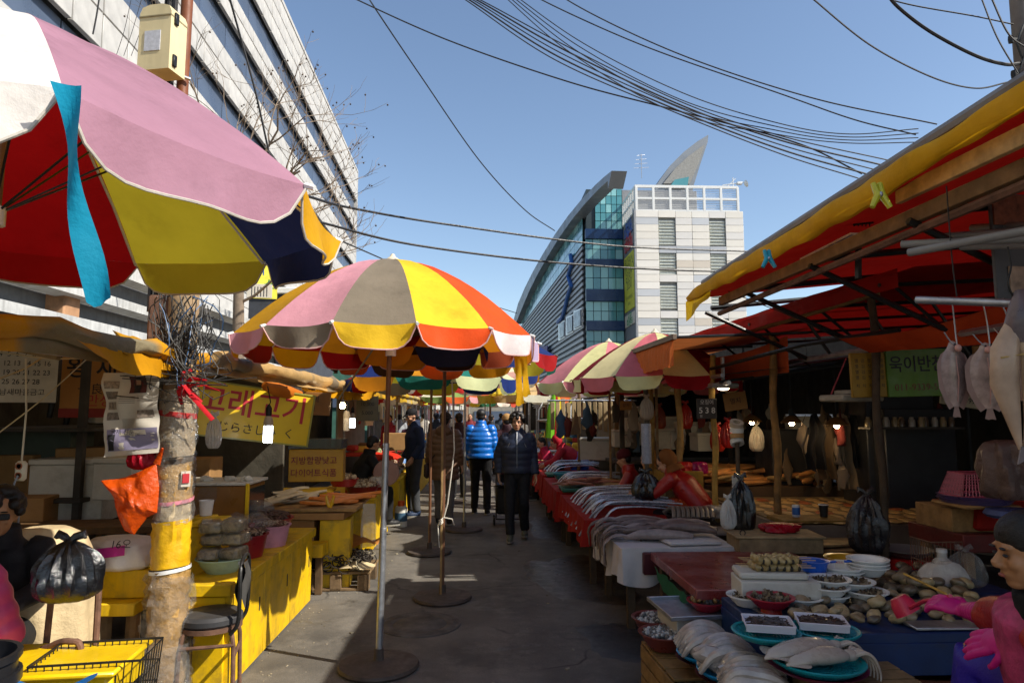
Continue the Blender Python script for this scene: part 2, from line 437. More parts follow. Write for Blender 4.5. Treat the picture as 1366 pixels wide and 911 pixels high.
# coloured shopfronts further down on the left
for i, (px0, px1, py0, py1, d, h) in enumerate([(398, 470, 468, 520, 24, '3f6a5c'), (470, 540, 480, 545, 30, 'a9a6a0'), (332, 400, 392, 450, 17, '3c4048')]):
    a = P(px0, py0, d); b_ = P(px1, py0, d); zz = a.z
    lab = ['green roofed shop behind the grey tarpaulin awning', 'pale shop block with vertical signs beyond the parasols', 'dark slate clad shop beneath the bare tree'][i]
    t = T('shop', lab, 'shop', ((a.x+b_.x)/2, d+2, 0))
    part('wall', MB().box(((a.x+b_.x)/2, d+2, zz/2), (b_.x-a.x, 4, zz), None, .02), mat('shop_wall_'+h, '#'+h, .8, streak=.3), t, True)
    part('parapet', MB().box(((a.x+b_.x)/2, d+2, zz+.08), (b_.x-a.x+.2, 4.2, .16), None, .02), M_WHITE, t, True)
    for k in range(2):
        part('window', MB().box((a.x+(b_.x-a.x)*(.3+.4*k), d-.02, zz*.6), ((b_.x-a.x)*.25, .08, zz*.25), None, .01), MG, t, True)
def board(name, label, cat, c, ux, w, h, bg, texts, th=.03, frame=None, group=None, up=(0, 0, 1), trim=None):
    """a flat sign: board with lettering standing 3 mm proud; texts: (string, x, y, size, material, sx)"""
    c = Vector(c); ux = Vector(ux).normalized(); uy = Vector(up); uy = (uy-ux*uy.dot(ux)).normalized(); n = ux.cross(uy)
    t = T(name, label, cat, c, 0, group)
    Mx = Matrix((ux, n, uy)).transposed()
    part('board', MB().box(c-n*th/2, (w, th, h), Mx, .004), bg, t, True)
    for (s_, x, y, size, m_, *e) in texts:
        part('lettering', text(MB(), s_, c+ux*x+uy*y, ux, uy, size, .004, bold=e[1] if len(e) > 1 else 0, sx=e[0] if e else 1), m_, t, True, smooth=False, recalc=False)
    if frame:
        f = MB()
        for q in (-1, 1):
            f.box(c+uy*q*(h/2-frame*.5)+n*.004, (w+.004, .012, frame), Mx); f.box(c+ux*q*(w/2-frame*.5)+n*.004, (frame, .013, h-2*frame), Mx)
        part('frame', f, trim or M_INK, t, True)
    return t
# shop signs seen in the gap by the bare tree and beyond
a = P(352, 372, 16)
board('shop_sign', 'small yellow shop sign with green and blue letters under the pink parasol', 'sign', a, (1, .25, 0), .62, .95, mat('sign_yellow', '#e3d84c', .5), [('이', -.1, .2, .3, mat('blue_ink', (.02, .08, .35), .6)), ('소', .12, -.15, .3, mat('green_ink', (.02, .22, .06), .6))])
a = P(346, 388, 15.5)
board('shop_sign', 'white shop sign with dark stripes below the yellow one', 'sign', a, (1, .2, 0), .55, .32, M_PAPER, [('||||||', 0, 0, .25, M_INK)])
a = P(495, 515, 22)
board('vertical_sign', 'white vertical sign with blue characters left of the red lettered one', 'sign', a, (1, .1, 0), .6, 1.5, M_PAPER, [('수', 0, .4, .4, mat('blue_ink', (.02, .08, .35), .6)), ('산', 0, -.1, .4, mat('blue_ink', (.02, .08, .35), .6))], .1)
a = P(512, 513, 21.5)
board('vertical_sign', 'yellow edged vertical sign with red characters beyond the awnings', 'sign', a, (1, .1, 0), .62, 1.7, mat('sign_cream', '#d9cfa6', .6), [('회', 0, .5, .42, M_REDINK), ('센', 0, 0, .42, M_REDINK), ('타', 0, -.5, .42, M_REDINK)], .1)
# ================================================================ curved roof building
D0 = 70.0
x0 = P(849, 330, D0).x; x1 = P(993, 330, D0).x; ztop = P(900, 281, D0).z; zrail = P(900, 249, D0).z
DS = D0*(849-645)/(832-645)
xl = P(781, 340, DS).x
cb = T('market_hall_building', 'large market hall with curved roof shell and striped pale facade', 'building', ((x0+x1)/2, D0+10, 0))
off = cb.location
Mdark = mat('building_dark_grey', '#6f7276', .7, var=.1, streak=.15)
core = MB(); core.prism([(x0+.15, D0+.3, 0), (x1, D0+.3, 0), (x1, D0+40, 0), (x0+.15, D0+40, 0)], (0, 0, ztop-.1)); part('core_wall', core, mat('hall_core', '#8b8c8a', .8), cb, True)
cols = [849, 879, 902, 924, 947, 969, 993]; cx = [P(c, 330, D0).x for c in cols]
pal = [mat('facade_panel_'+h, '#'+h, .6, var=.05, vs=1, bump=.03, rand=.04) for h in ('d9d4ca', 'c6bcae', 'b9bcc0', 'd2cfca', 'a9adb2', 'dcd8d0')]
rowh = .78; nrow = int((ztop-4)/rowh)
wz = [(P(890, b_, D0).z, P(890, a_, D0).z) for a_, b_ in ((293, 327), (337, 367), (380, 412), (424, 456))]
pmesh = {}
for c in range(6):
    wdt = cx[c+1]-cx[c]
    q = MB().box((0, 0, 0), (wdt-.03, .2, rowh-.03), None, .012).mesh('facade_panel'); q.materials.append(pal[0])
    for r in range(nrow):
        z = ztop-rowh*(r+.5)
        if c in (1, 4) and any(a_ < z < b_ for a_, b_ in wz): continue
        k = [0, 1, 5, 2, 3, 4, 5, 1, 0, 2][(r*3+(c*7 if r % 3 == 0 else 0)+int(rr(0, 2))) % 10] if r % 2 else rnd.choice([0, 0, 3, 5])
        share('facade_panel', q, cb, Vector(((cx[c]+cx[c+1])/2, D0+.1+rr(-.012, .012), z))-off, mat=pal[k])
Mlv = mat('louvre_metal', '#c4c8bf', .5, .1, var=.15)
for c in (1, 4):
    for (a_, b_) in wz:
        wdt = cx[c+1]-cx[c]
        wn = part('window', MB().box(((cx[c]+cx[c+1])/2, D0+.26, (a_+b_)/2), (wdt-.1, .06, b_-a_-.1), None, 0), mat('louvre_back', '#c6c9c4', .5), cb, True)
        lv = MB(); n = int((b_-a_)/.32)
        for k in range(n): lv.box(((cx[c]+cx[c+1])/2, D0+.16, a_+(k+.5)*(b_-a_)/n), (wdt-.14, .2, .06), Matrix.Rotation(R(35), 3, 'X'))
        part('louvre', lv, Mlv, wn, True)
# corner pier, white rail frame on the roof
part('corner_pier', MB().box((x0-.12, D0+.1, ztop/2), (.2, .35, ztop), None, .02), mat('pier_grey', '#8d8f92', .6), cb, True)
rl = MB(); gl = MB()
n = 6
for side in range(2):
    for k in range(n+1):
        c = Vector((x0+.1+(x1-.6-x0)*k/n, D0+.1, 0)) if side == 0 else Vector((x0+.02, D0+.3+6.2*k/n, 0))
        rl.box((c.x, c.y, (ztop+zrail)/2), (.26, .22, zrail-ztop), None, .02)
    for q, hh in ((0, .2), (.5, .24), (1, .3)):
        z = ztop+(zrail-ztop)*q
        if side == 0: rl.box(((x0+x1-.5)/2, D0+.104, z), (x1-x0-.4, .21, hh), None, .02)
        else: rl.box((x0+.024, D0+3.4, z), (.21, 6.2, hh), None, .02)
    for k in range(14):
        z = ztop+(zrail-ztop)*(k+.5)/14
        if side == 0: gl.box(((x0+x1-.5)/2, D0+.22, z), (x1-x0-.5, .05, .05 if k < 7 else .03))
        else: gl.box((x0+.12, D0+3.4, z), (.05, 6, .05))
part('roof_screen', rl, M_WHITE, cb, True); part('roof_slats', gl, mat('slat_grey', '#b7b8b6', .5, .2), cb, True)
part('plant_room', MB().box((x0+4.5, D0+12, ztop+1.8), (9, 10, 5.6), None, .05), mat('plant_room_grey', '#84868a', .7), cb, True)
# side face with the hanging banners
sf = MB().prism([(x0, D0+.3, 0), (x0, DS+.4, 0), (x0+.3, DS+.4, 0), (x0+.3, D0+.3, 0)], (0, 0, ztop)); part('side_wall', sf, Mdark, cb, True)
ux = (0, -1, 0)
def sidez(py): return PX(842, py, x0).z
yy = (PX(834.5, 400, x0).y+PX(847.5, 400, x0).y)/2; wd_ = abs(PX(834.5, 400, x0).y-PX(847.5, 400, x0).y)
zb0, zb1 = sidez(413), sidez(337)
ML = mat('banner_ink', (.04, .07, .03), .6)
board('banner', 'yellow green banner reading BUSAN WORLD EXPO 2030 on the market hall', 'banner', (x0-.1, yy, (zb0+zb1)/2), ux, wd_, zb1-zb0, mat('banner_yellow', '#b9bb3c', .6),
      [(s_, 0, (zb1-zb0)*(.38-.145*i), 1.35, ML, .95) for i, s_ in enumerate(('BUSAN', 'WORLD', 'EXPO', '2030'))] + [('부산세계박람회', 0, -(zb1-zb0)*.28, .5, ML), ('2030.5.1', 0, -(zb1-zb0)*.38, .42, ML)], .08)
for py, col, lab, s_ in ((302, (.02, .08, .4), 'blue lettered sign on the side wall of the market hall', ('부산', '자갈치')), (321, (.45, .02, .03), 'red lettered sign below the blue one on the market hall', ('수산', '명품회')), (426, (.02, .25, .08), 'white sign with green letters below the yellow banner', ('시장', '회센터'))):
    z = sidez(py); hh = abs(sidez(py-8)-sidez(py+8))
    board('wall_sign', lab, 'sign', (x0-.1, yy, z), ux, wd_*1.02, hh, Mdark if py < 400 else M_PAPER, [(q, 0, hh*(.24-.48*i), 1.35 if py < 400 else .9, mat('sign_ink_%d' % py, col, .6), 1.2, .03) for i, q in enumerate(s_)], .06)
# glass stair tower
Mteal = mat('teal_curtain_glass', '#4f8f95', .08, 0, .12, .3, 0, 4, spec=.8)
Mteal2 = mat('pale_teal_glass', '#86bcbc', .1, 0, .12, .3, 0, 4, spec=.7)
Mblue = mat('dark_blue_band', '#15335c', .3, 0, .1, .5, 0)
tw = part('stair_tower', MB().prism([(xl+.2, DS+.3, 0), (x0-.05, DS+.3, 0), (x0-.05, DS+12, 0), (xl+.2, DS+12, 0)], (0, 0, P(810, 252, DS).z)), mat('tower_core', '#27363c', .5), cb, True)
segs = [(250, 306, 1), (306, 319, 0), (319, 346, 1), (346, 355, 0), (355, 386, 1), (386, 402, 0), (402, 428, 1), (428, 441, 0), (441, 470, 1), (470, 482, 0), (482, 510, 1)]
for (a_, b_, gls) in segs:
    z1, z0 = P(805, a_, DS).z, P(805, b_, DS).z
    xa = xl if a_ > 300 else xl+1.2
    if gls:
        nc, nr = 5, max(2, round((z1-z0)/1.1))
        pw, ph = (x0-.1-xa)/nc, (z1-z0)/nr
        q = MB().box((0, 0, 0), (pw-.07, .08, ph-.07), None, 0).mesh('glass_pane'); q.materials.append(Mteal)
        for i in range(nc):
            for j in range(nr):
                share('glass_pane', q, tw, Vector((xa+pw*(i+.5), DS+.15, z0+ph*(j+.5)))-off, (rr(-.01, .01), 0, rr(-.01, .01)), mat=Mteal if rr(0, 1) < .6 else Mteal2)
    else:
        part('blue_band', MB().box(((xa+x0-.1)/2, DS+.05, (z0+z1)/2), (x0-.1-xa, .5, z1-z0), None, .02), Mblue, tw, True)
# long left facade, curved roof shell above
FA = (xl, DS+.3); FB = (P(690, 480, 165).x, 165.0)
FA2 = Vector((FA[0], FA[1], 0)); FB2 = Vector((FB[0], FB[1], 0)); fd = (FB2-FA2).normalized(); fn = Vector((-fd.y, fd.x, 0))
if fn.x > 0: fn = -fn
def HF(px, py, o=0): return HV(px, py, (FA2+fn*o).to_tuple(), (FB2+fn*o).to_tuple())
arc = [(684, 431), (691, 405), (700, 384), (711, 362), (724, 339), (740, 313), (757, 289), (775, 267), (794, 247), (806, 236), (816, 228)]
wall = MB(); top = [HF(x, y+6) for x, y in arc]; top = [v for v in top if v.y > FA[1]]
for i in range(len(top)-1):
    a_, b_ = top[i], top[i+1]
    wall.prism([(a_.x, a_.y, 0), a_, b_, (b_.x, b_.y, 0)], -fn*.6)
part('long_wall', wall, mat('hall_side_wall', '#5d6268', .7, var=.1), cb, True)
# horizontal cladding strips on the long wall and glass strip under the shell
def onF(s, z, o): return FA2 + fd*s + fn*o + Vector((0, 0, z))
L_ = (FB2-FA2).length
def ztopF(s):
    y = FA[1]+fd.y*s
    for a_, b_ in zip(top[1:], top):
        if a_.y <= y <= b_.y or b_.y <= y <= a_.y:
            t_ = (y-a_.y)/((b_.y-a_.y) or 1); return a_.z+(b_.z-a_.z)*t_
    return top[0].z if y > top[0].y else top[-1].z
gb = [HF(690, 414), HF(722, 381), HF(781, 322)]; zg = gb[2].z
st = MB()
for k in range(26):
    z = 5+k*.72
    if z > zg-.3: break
    e = L_
    while e > 8 and ztopF(e) < z+1.5: e -= 2
    st.prism([onF(1, z, .02), onF(e, z, .02), onF(e, z, .16), onF(1, z, .16)], (0, 0, .36))
part('cladding', st, mat('cladding_grey', '#9a9ca0', .5, .1, var=.08), cb, True)
q = MB()
n = 0
for k in range(34):
    s0 = 1+k*2.7; s1 = s0+2.6
    if s1 > L_: break
    z = zg
    while z < min(ztopF(s0), ztopF(s1))-.8 and n < 260:
        z1_ = min(z+1.15, min(ztopF(s0), ztopF(s1))-.5)
        part('glass_pane', MB().prism([onF(s0, z, .05), onF(s1, z, .05), onF(s1, z1_, .05), onF(s0, z1_, .05)], fn*.08), Mteal if (k*7+int(z)) % 3 else Mteal2, cb, True, recalc=False); n += 1
        z = z1_+.08
sh = MB(); K = len(arc)
outer = []
for i, (x, y) in enumerate(arc):
    a_ = arc[max(0, i-1)]; b_ = arc[min(K-1, i+1)]; tx, ty = b_[0]-a_[0], b_[1]-a_[1]; l_ = math.hypot(tx, ty); nx, ny_ = -ty/l_, tx/l_
    wd_ = 9 if i else 5
    if i == K-1: wd_ = 14
    if i == K-1: outer.append((HF(x, y, 1.2), HF(811, 252, 1.2))); continue
    p1 = HF(x, y, 1.2); p2 = HF(x+nx*wd_*.8, y+ny_*wd_*.8+ (3 if i == K-1 else 0), 1.2)
    outer.append((p1, p2))
for i in range(K-1):
    a1, a2 = outer[i]; b1, b2 = outer[i+1]
    sh.prism([a1, b1, b2, a2], -fn*1.4)
part('roof_shell', sh, mat('zinc_shell', '#7f858c', .5, .2, var=.08, vs=.3), cb, True, ang=.5)
# far fin of the second roof shell
DF = D0+26
fin = [P(868, 268, DF), P(875, 248, DF), P(893, 222, DF), P(912, 203, DF), P(930, 189, DF), P(945, 180, DF), P(944, 190, DF), P(934, 220, DF), P(925, 249, DF), P(922, 268, DF)]
part('roof_fin', MB().prism(fin, (0, 6, 0)), mat('zinc_shell', '', 0), cb, True, ang=.5)
soff = [P(884, 246, DF), P(900, 226, DF), P(917, 210, DF), P(939, 194, DF), P(931, 220, DF), P(919, 247, DF)]
part('fin_soffit', MB().prism([v+Vector((0, -.35, 0)) for v in soff], (0, .25, 0)), mat('soffit_grey', '#8d8c88', .6), cb, True)
part('fin_glazing', MB().prism([P(900, 240, DF-.6), P(919, 236, DF-.6), P(917, 250, DF-.6), P(893, 250, DF-.6)], (0, .2, 0)), Mteal, cb, True)
wins = [(746, 432, 752, 452), (756, 424, 763, 445), (766, 416, 774, 438)]
for (a_, b_, c_, d_) in wins:
    f = part('window_frame', MB().prism([HF(a_-1.2, b_-1, .3), HF(c_+1.2, b_-5, .3), HF(c_+1.2, d_-2, .3), HF(a_-1.2, d_+3, .3)], -fn*.25), M_WHITE, cb, True)
    part('pane', MB().prism([HF(a_, b_+1, .42), HF(c_, b_-3, .42), HF(c_, d_-4, .42), HF(a_, d_, .42)], -fn*.15), MG, f, True)
fg = MB()
fpts = [HF(x, y, .4) for x, y in ((761, 340), (763, 352), (758, 368), (762, 382), (757, 396), (754, 410), (750, 424), (744, 430))]
fg.tube(fpts, .28, 6); part('blue_emblem', fg, mat('emblem_blue', (.05, .16, .45), .4), cb, True)
ba = HF(724, 472, .8); part('purple_banner', MB().prism([HF(719, 462, .8), HF(730, 461, .8), HF(730, 492, .8), HF(719, 494, .8)], -fn*.1), mat('banner_purple', (.07, .04, .2), .6), cb, True)
an = MB(); p = P(856, 238, D0+12)
an.tube([p, p+Vector((0, 0, 3.2))], .05, 6)
for k in range(4): an.tube([p+Vector((-1+.15*k, 0, 1.3+.55*k)), p+Vector((1-.15*k, .3, 1.55+.55*k))], .035, 5)
S('roof_aerial', an, M_STEEL, 'comb aerial standing on the roof of the market hall', 'aerial')
an = MB(); p = P(978, 250, D0+1)
an.tube([p+Vector((0, 0, -.3)), p+Vector((0, 0, 1.1))], .05, 6); an.tube([p+Vector((-1.2, 0, .2)), p+Vector((1.3, 0, .6))], .05, 6); an.tube([p+Vector((-.6, 0, .1)), p+Vector((.3, 0, 1.0))], .04, 6)
an.lathe([(.0, 0), (.25, .06), (.42, .22)], p+Vector((1.2, -.2, .3)), 10, Matrix.Rotation(R(70), 3, 'Y')); an.box(p+Vector((.7, 0, .45)), (.6, .4, .3), None, .05)
S('floodlight_mast', an, M_WHITE, 'white lamp and dish cluster on the roof corner of the market hall', 'mast')
# ================================================================ parasols
def parasol(label, x, y, zrim, ztop, Rr, n, cols, ph, vshift=1, vh=.15, pole='plain', group=None, tilt=(0, 0), nu=8, nv=8, straps=(), seed=0, bow=1.55, base=True, trimcol=None, poletop=None, lean=(0,0)):
    t = T('parasol', label, 'parasol', (x, y, 0), 0, group)
    step = 2*math.pi/n
    tl = Euler((tilt[0], tilt[1], 0)).to_matrix(); ctr = Vector((lean[0], lean[1], zrim))
    def pt(a, a0, q):       # a: angle, q: 0 apex .. 1 rim
        mid = a0+step/2; k = math.cos(step/2)/math.cos(a-mid)
        dip = 1-((a-mid)/(step/2))**2
        r = Rr*q*(1-(1-k)*min(1, q*1.2))*(1-.012*dip*q)
        z = (ztop-zrim)*(1-q**bow) - .022*dip*q*(1-q*.4) + .006*noise.noise(Vector((a*4+seed, q*5, seed)))
        return ctr + tl @ Vector((r*math.cos(a), r*math.sin(a), z))
    for i in range(n):
        a0 = ph+i*step; f = fab(cols[i % len(cols)])
        pm_ = MB().grid(lambda u, v: pt(a0+u*step, a0, .02+v*.98), nu, nv)
        pn = part('panel', pm_, f, t, recalc=False)
        amp = .012+.008*((i*7+seed) % 3)
        def vp(u, v):
            a = a0+u*step; p = pt(a, a0, 1.0); hgt = vh*(1-abs(2*u-1)**7*.95)*(1+.06*math.sin(i*2.1+u*3))
            o = Vector((math.cos(a), math.sin(a), 0))
            w_ = (amp*math.sin(u*9+i*1.3+seed)+.02*noise.noise(Vector((u*3, i*1.7, seed+v))))*v + .012*v
            return p + o*w_ + Vector((0, 0, -hgt*v))
        vm = MB().grid(vp, 12, 3)
        part('valance', vm, fab(cols[(i+vshift) % len(cols)]), pn, recalc=False)
        if trimcol:
            tb = MB().tube([vp(k/14, 1.0) for k in range(15)], .0042, 5); part('piping', tb, fab(trimcol), pn)
    for i in range(n):
        a = ph+i*step; rb = MB()
        rb.tube([pt(a+.001, a, q)+Vector((0, 0, -.012)) for q in (.03, .25, .5, .75, 1.0)], .0055, 5)
        e = pt(a+.001, a, 1.0); o = Vector((math.cos(a), math.sin(a), -.35))
        rb.tube([e, e+o*.03], .009, 6); part('rib', rb, M_WHITE if trimcol else M_RUST, t)
        st_ = MB().tube([pt(a+.001, a, .52)+Vector((0, 0, -.014)), ctr+Vector((0, 0, -.18+(ztop-zrim)*.2))], .004, 4); part('strut', st_, M_BLACKMETAL, t)
    top = ctr+tl @ Vector((0, 0, ztop-zrim))
    part('finial', MB().lathe([(.045, -.012), (.05, .0), (.035, .018), (.018, .03), (.014, .045), (0, .05)], top, 12), mat('finial_cream', '#cfc5ae', .5), t)
    b0 = Vector((0, 0, .03)); hub = ctr+Vector((0, 0, -.18+(ztop-zrim)*.2))
    part('hub', MB().lathe([(.02, -.03), (.035, -.03), (.035, .03), (.02, .03)], hub, 10), M_WHITE, t)
    if pole == 'two':
        s_ = b0+(top-b0)*.52
        part('pole', MB().tube([s_, top], .0165, 10), mat('brown_pole', '#6d4a33', .5, var=.3, dirt=.3), t)
        part('sleeve', MB().tube([b0, b0+(s_-b0)*.62, b0+(s_-b0)*.62+Vector((0, 0, .002)), s_+Vector((0, 0, .03))], [.023, .023, .021, .021], 12), M_STEEL, t)
    else:
        part('pole', MB().tube([b0, b0+(top-b0)*.5, top], .016, 8), {'plain': M_STEEL, 'rust': mat('brown_pole', '#6d4a33', .5, var=.3, dirt=.3), 'wood': wood('7d6446')}[pole], t)
    if base:
        part('base', MB().lathe([(.0, .0), (.25, .0), (.258, .012), (.25, .03), (.1, .042), (.05, .045), (.032, .05), (.03, .12), (.02, .12)], (0, 0, .004), 28, wob=.008), mat('parasol_base', (.09, .07, .058), .7, .3, .4, 9, .4, 40, dirt=.3), t)
    for (px, py, Y, px2, py2, h, wd_) in straps:
        a_ = P(px, py, Y)-t.location; b_ = P(px2, py2, Y)-t.location
        sm = MB().grid(lambda u, v: a_.lerp(b_, u)+Vector(((v-.5)*wd_*(1-.3*math.sin(u*3)), .02*math.sin(u*7+v*2), .012*math.sin(v*5)*math.sin(u*4))), 14, 4)
        part('tie_strap', sm, fab(h, .2), t, recalc=False)
    return t
p1 = G(505, 891)
parasol('parasol with pink, grey and yellow panels on a galvanised pole', p1.x, p1.y, 2.10, 2.65, .99, 14,
        ['8c2214', 'd39b10', 'dc9ca8', '857a69', 'eec22c', 'e2511a', 'e5dcdc', 'b9a6c4', 'd9861c', 'b4583a', '33200f', 'd68a18', 'a01515', 'd39b10'], R(182.6), 1, .125, 'two', trimcol='e6b9b4', nu=10, nv=10, bow=1.8,
        straps=((689, 452, 4.2, 694, 540, 'd9a514', .055), (697, 462, 4.15, 703, 528, 'd9a514', .05)), lean=(.04, 0))
parasol('large parasol with pink and white panels over the left stall', -1.567, 2.166, 2.312, 2.88, 1.075, 10,
        ['a67b8d', 'd7a017', '151c38', 'bfae2c', 'a80f12', 'd39b10', '9d1718', 'c9b62c', 'c2a52a', 'e7e2dc'], -.855, 0, .135, 'rust', trimcol='cfc8bd', nu=14, nv=14, tilt=(.019, .028),
        straps=((84, 108, 1.30, 127, 402, '0f86a6', .05),), seed=3)
p2 = G(590, 799); p3 = G(619, 708)
parasol('parasol with brown and orange panels tied to a wooden batten', p2.x, p2.y, 2.13, 2.50, 1.0, 12, ['a3431f', '3a2616', '7c1010', 'd38a1a', '19233f', '1d2f68', '9f1416', '2f7a6c', 'c7b93a', 'd38a1a', 'e0622a', '3a2616'], R(170), 1, .14, 'rust', group=None, seed=5)
parasol('parasol with lilac and cream panels on a bare steel pole', p3.x, p3.y, 2.16, 2.5, 1.05, 12, ['bfb3cf', 'e3d6b4', 'd9a89c', '1d2f68', 'cf8d1a', '9f1416', 'c4cf9a', 'e4e0d4'], R(12), 1, .15, 'plain', seed=6)
gp = 'far parasols over the street'
pals = [['e4e0d4', 'd7a9b4', 'c8c23a', 'b52a20'], ['c3322a', 'e0c23a', 'e9e4da', 'd77a2a'], ['dfb52a', '3d7a52', 'e8d9c6', 'c84f3a'], ['d9a0a6', 'e6e2c0', '7f9a54', 'd2622a']]
far = [(-.62, 8.1, 2), (-.55, 12.6, 1), (.15, 15.5, 2), (-.9, 17.5, 3), (.05, 20, 0), (-.8, 23, 1), (.3, 27, 2), (-1.0, 31, 3), (.2, 36, 0), (-2.6, 20, 0), (-2.4, 27, 1)]
labs = ['teal and navy parasol behind the brown paneled one', 'red and yellow paneled parasol above the shoppers', 'cream and yellow parasol over the middle of the street', 'pale pink paneled parasol shading the far shoppers']
for i, (x, y, k) in enumerate(far):
    cols = pals[k] if i else ['1f6f63', 'c9cf9e', '1b2f6e', 'd9cf3a', '8c8272', 'a01515', '1b2f6e', 'cc8a1c']
    parasol(labs[0] if i == 0 else ['far parasol with white, pink and red panels', 'far parasol with red, yellow and white panels', 'far parasol with yellow and green panels', 'far parasol with pink and pale green panels'][k], x, y, 2.02+.1*(i % 3), 2.45+.1*(i % 2), 1.0, 10, cols, R(17*i), 1, .15, 'plain' if i % 2 else 'rust', group=None if i == 0 else gp+' %d' % k, seed=i, nu=5, nv=5)
cP = P(812, 456, 9.3); cC = P(862, 444, 7.6); cD = P(700, 512, 14)
parasol('pink and cream striped parasol beside the orange pleated awning', cP.x, 9.3, 2.02, cP.z, 1.03, 12, ['d98a92', 'dcd99c', 'd68088', 'c7cf8a', 'e6dba8', 'b4243a'], R(195), 1, .14, 'wood', seed=8, trimcol='e6d9c0')
parasol('red and cream parasol partly behind the orange pleated awning', cC.x+.1, 7.6, 2.0, cC.z, .95, 12, ['e3d6a2', 'cf6f78', 'dcd99c', '9a1420', 'a81820', '8e1219'], R(200), 1, .14, 'wood', seed=9)
parasol('small parasol with orange and green panels over the red seller', cD.x, 14, 1.98, cD.z, 1.0, 10, ['d86a34', 'c9c04a', 'cfae7a', 'e0dcc4'], R(190), 1, .15, 'wood', seed=10)
# batten, rope and upright tied to the second parasol pole
b = G(594, 786)
t = T('tied_batten', 'weathered wooden batten lashed with white rope to the parasol pole', 'batten', b)
part('batten', MB().bar(P(588, 795, p2.y-.03), P(591, 515, p2.y-.03), .026, .02, ch=.003), wood('9a7d52'), t, True)
rp = MB(); rp.tube([P(603, 510, p2.y-.06), P(606, 600, p2.y-.06), P(601, 640, p2.y-.06), P(597, 672, p2.y-.06), P(592, 690, p2.y-.06)], .006, 5)
for k in range(4): rp.tube([P(588+3*math.cos(q), 690+2*k+4*math.sin(q*.5), p2.y-.045+.03*math.sin(q)) for q in [i*.7 for i in range(10)]], .004, 5)
rp.tube([P(592, 690, p2.y-.06), P(584, 700, p2.y-.05), P(586, 730, p2.y-.05)], .005, 5); rp.tube([P(592, 690, p2.y-.06), P(603, 692, p2.y-.05), P(606, 700, p2.y-.05)], .005, 5)
part('rope', rp, mat('white_rope', '#cfcabd', .8), t, True)
S('guy_rod', MB().tube([P(507, 452, p1.y-.1), P(452, 532, p1.y+.7)], .007, 5), wood('8a7a5c'), 'thin cane propped between the parasol pole and the awning', 'rod')
# ================================================================ left awnings
def tarpmat(name, a, b_, sc_=1.1, thr=.5, tr=.18):
    m = mat(name, a, .6, var=.18, vs=3, bump=.5, bs=7, trans=tr, dirt=.25, dcol=(.08, .06, .035), ds=2.5, dist=.03)
    if b_ is None: return m
    N = m.node_tree.nodes; L = m.node_tree.links
    n = N.new('ShaderNodeTexNoise'); n.inputs['Scale'].default_value = sc_; n.inputs['Detail'].default_value = 1.5
    tc = N.new('ShaderNodeTexCoord'); L.new(tc.outputs['Object'], n.inputs['Vector'])
    mr_ = N.new('ShaderNodeMapRange'); mr_.inputs[1].default_value = thr-.02; mr_.inputs[2].default_value = thr+.02; L.new(n.outputs['Fac'], mr_.inputs[0])
    bs = N['Principled BSDF']; lk = bs.inputs['Base Color'].links[0]; src = lk.from_socket
    x = N.new('ShaderNodeMix'); x.data_type = 'RGBA'; L.new(mr_.outputs[0], x.inputs[0]); L.new(src, x.inputs[6]); x.inputs[7].default_value = (*hexc(b_), 1)
    L.new(x.outputs[2], bs.inputs['Base Color'])
    for nn in N:
        if nn.type == 'BSDF_TRANSLUCENT': L.new(x.outputs[2], nn.inputs[0])
    return m
M_T1 = tarpmat('tarp_grey_yellow', '#857a5e', '#c98d0a', 1.4, .47)
M_T2 = tarpmat('tarp_beige', '#b9955c', '#7d6f58', 1.5, .56)
M_T3 = tarpmat('tarp_yellow', '#c39410', '#8a6a1c', 1.2, .58)
M_BEAM = wood('8a6f47')
def awning(label, y0, y1, xf, zf, xb, zb, m, hang=.1, seed=0, rollr=.035, posts=()):
    t = T('tarpaulin_awning', label, 'awning', (xf, (y0+y1)/2, 0))
    def fn(u, v):
        y = y0+(y1-y0)*u
        if v < .12:
            k = v/.12
            return Vector((xf+.015*math.sin(u*9+seed)*(1-k), y, zf-hang*(1-k)*(1+.35*noise.noise(Vector((u*6, seed, 0))))))
        k = (v-.12)/.88
        sag = -.05*math.sin(math.pi*min(1, k))*(1+.5*math.sin(u*math.pi*3+seed)) + .05*noise.noise(Vector((u*8, k*4, seed)))+.025*noise.noise(Vector((u*26, k*9, seed)))
        return Vector((xf+(xb-xf)*k, y, zf+(zb-zf)*k+sag))
    part('tarpaulin', MB().grid(fn, 40, 16), m, t, True, recalc=False)
    rm = MB().tube([(xf+.01, y0+(y1-y0)*i/24, zf+.02+.03*noise.noise(Vector((i*.35, seed, 2)))) for i in range(25)], [(rollr*(1+.7*noise.noise(Vector((i*.9, seed, 7)))), rollr*(1.2+.8*noise.noise(Vector((i*.7, seed, 3))))) for i in range(25)], 12)
    bulge(rm, .012, 30, seed)
    part('rolled_edge', rm, m, t, True)
    part('front_pipe', MB().tube([(xf-.04, y0-.1, zf-.045), (xf-.04, y1+.1, zf-.045)], .02, 8), M_STEEL, t, True)
    for k in range(int((y1-y0)/.9)+1):
        y = y0+.1+k*.9; part('rafter', MB().bar((xf-.06, y, zf-.06), (xb, y, zb-.06), .03, .04), M_BEAM, t, True)
    return t
awning('grey and yellow tarpaulin awning over the newspaper stall', 1.0, 4.25, -1.72, 1.92, -3.7, 2.32, M_T1, .07, 1)
awning('beige tarpaulin awning over the yellow whale meat counter', 4.3, 8.4, -1.68, 1.93, -3.7, 2.34, M_T2, .07, 2, .045)
awning('dull yellow tarpaulin awning past the whale meat stall', 8.4, 12.5, -1.55, 1.95, -3.6, 2.3, M_T3, .1, 3)
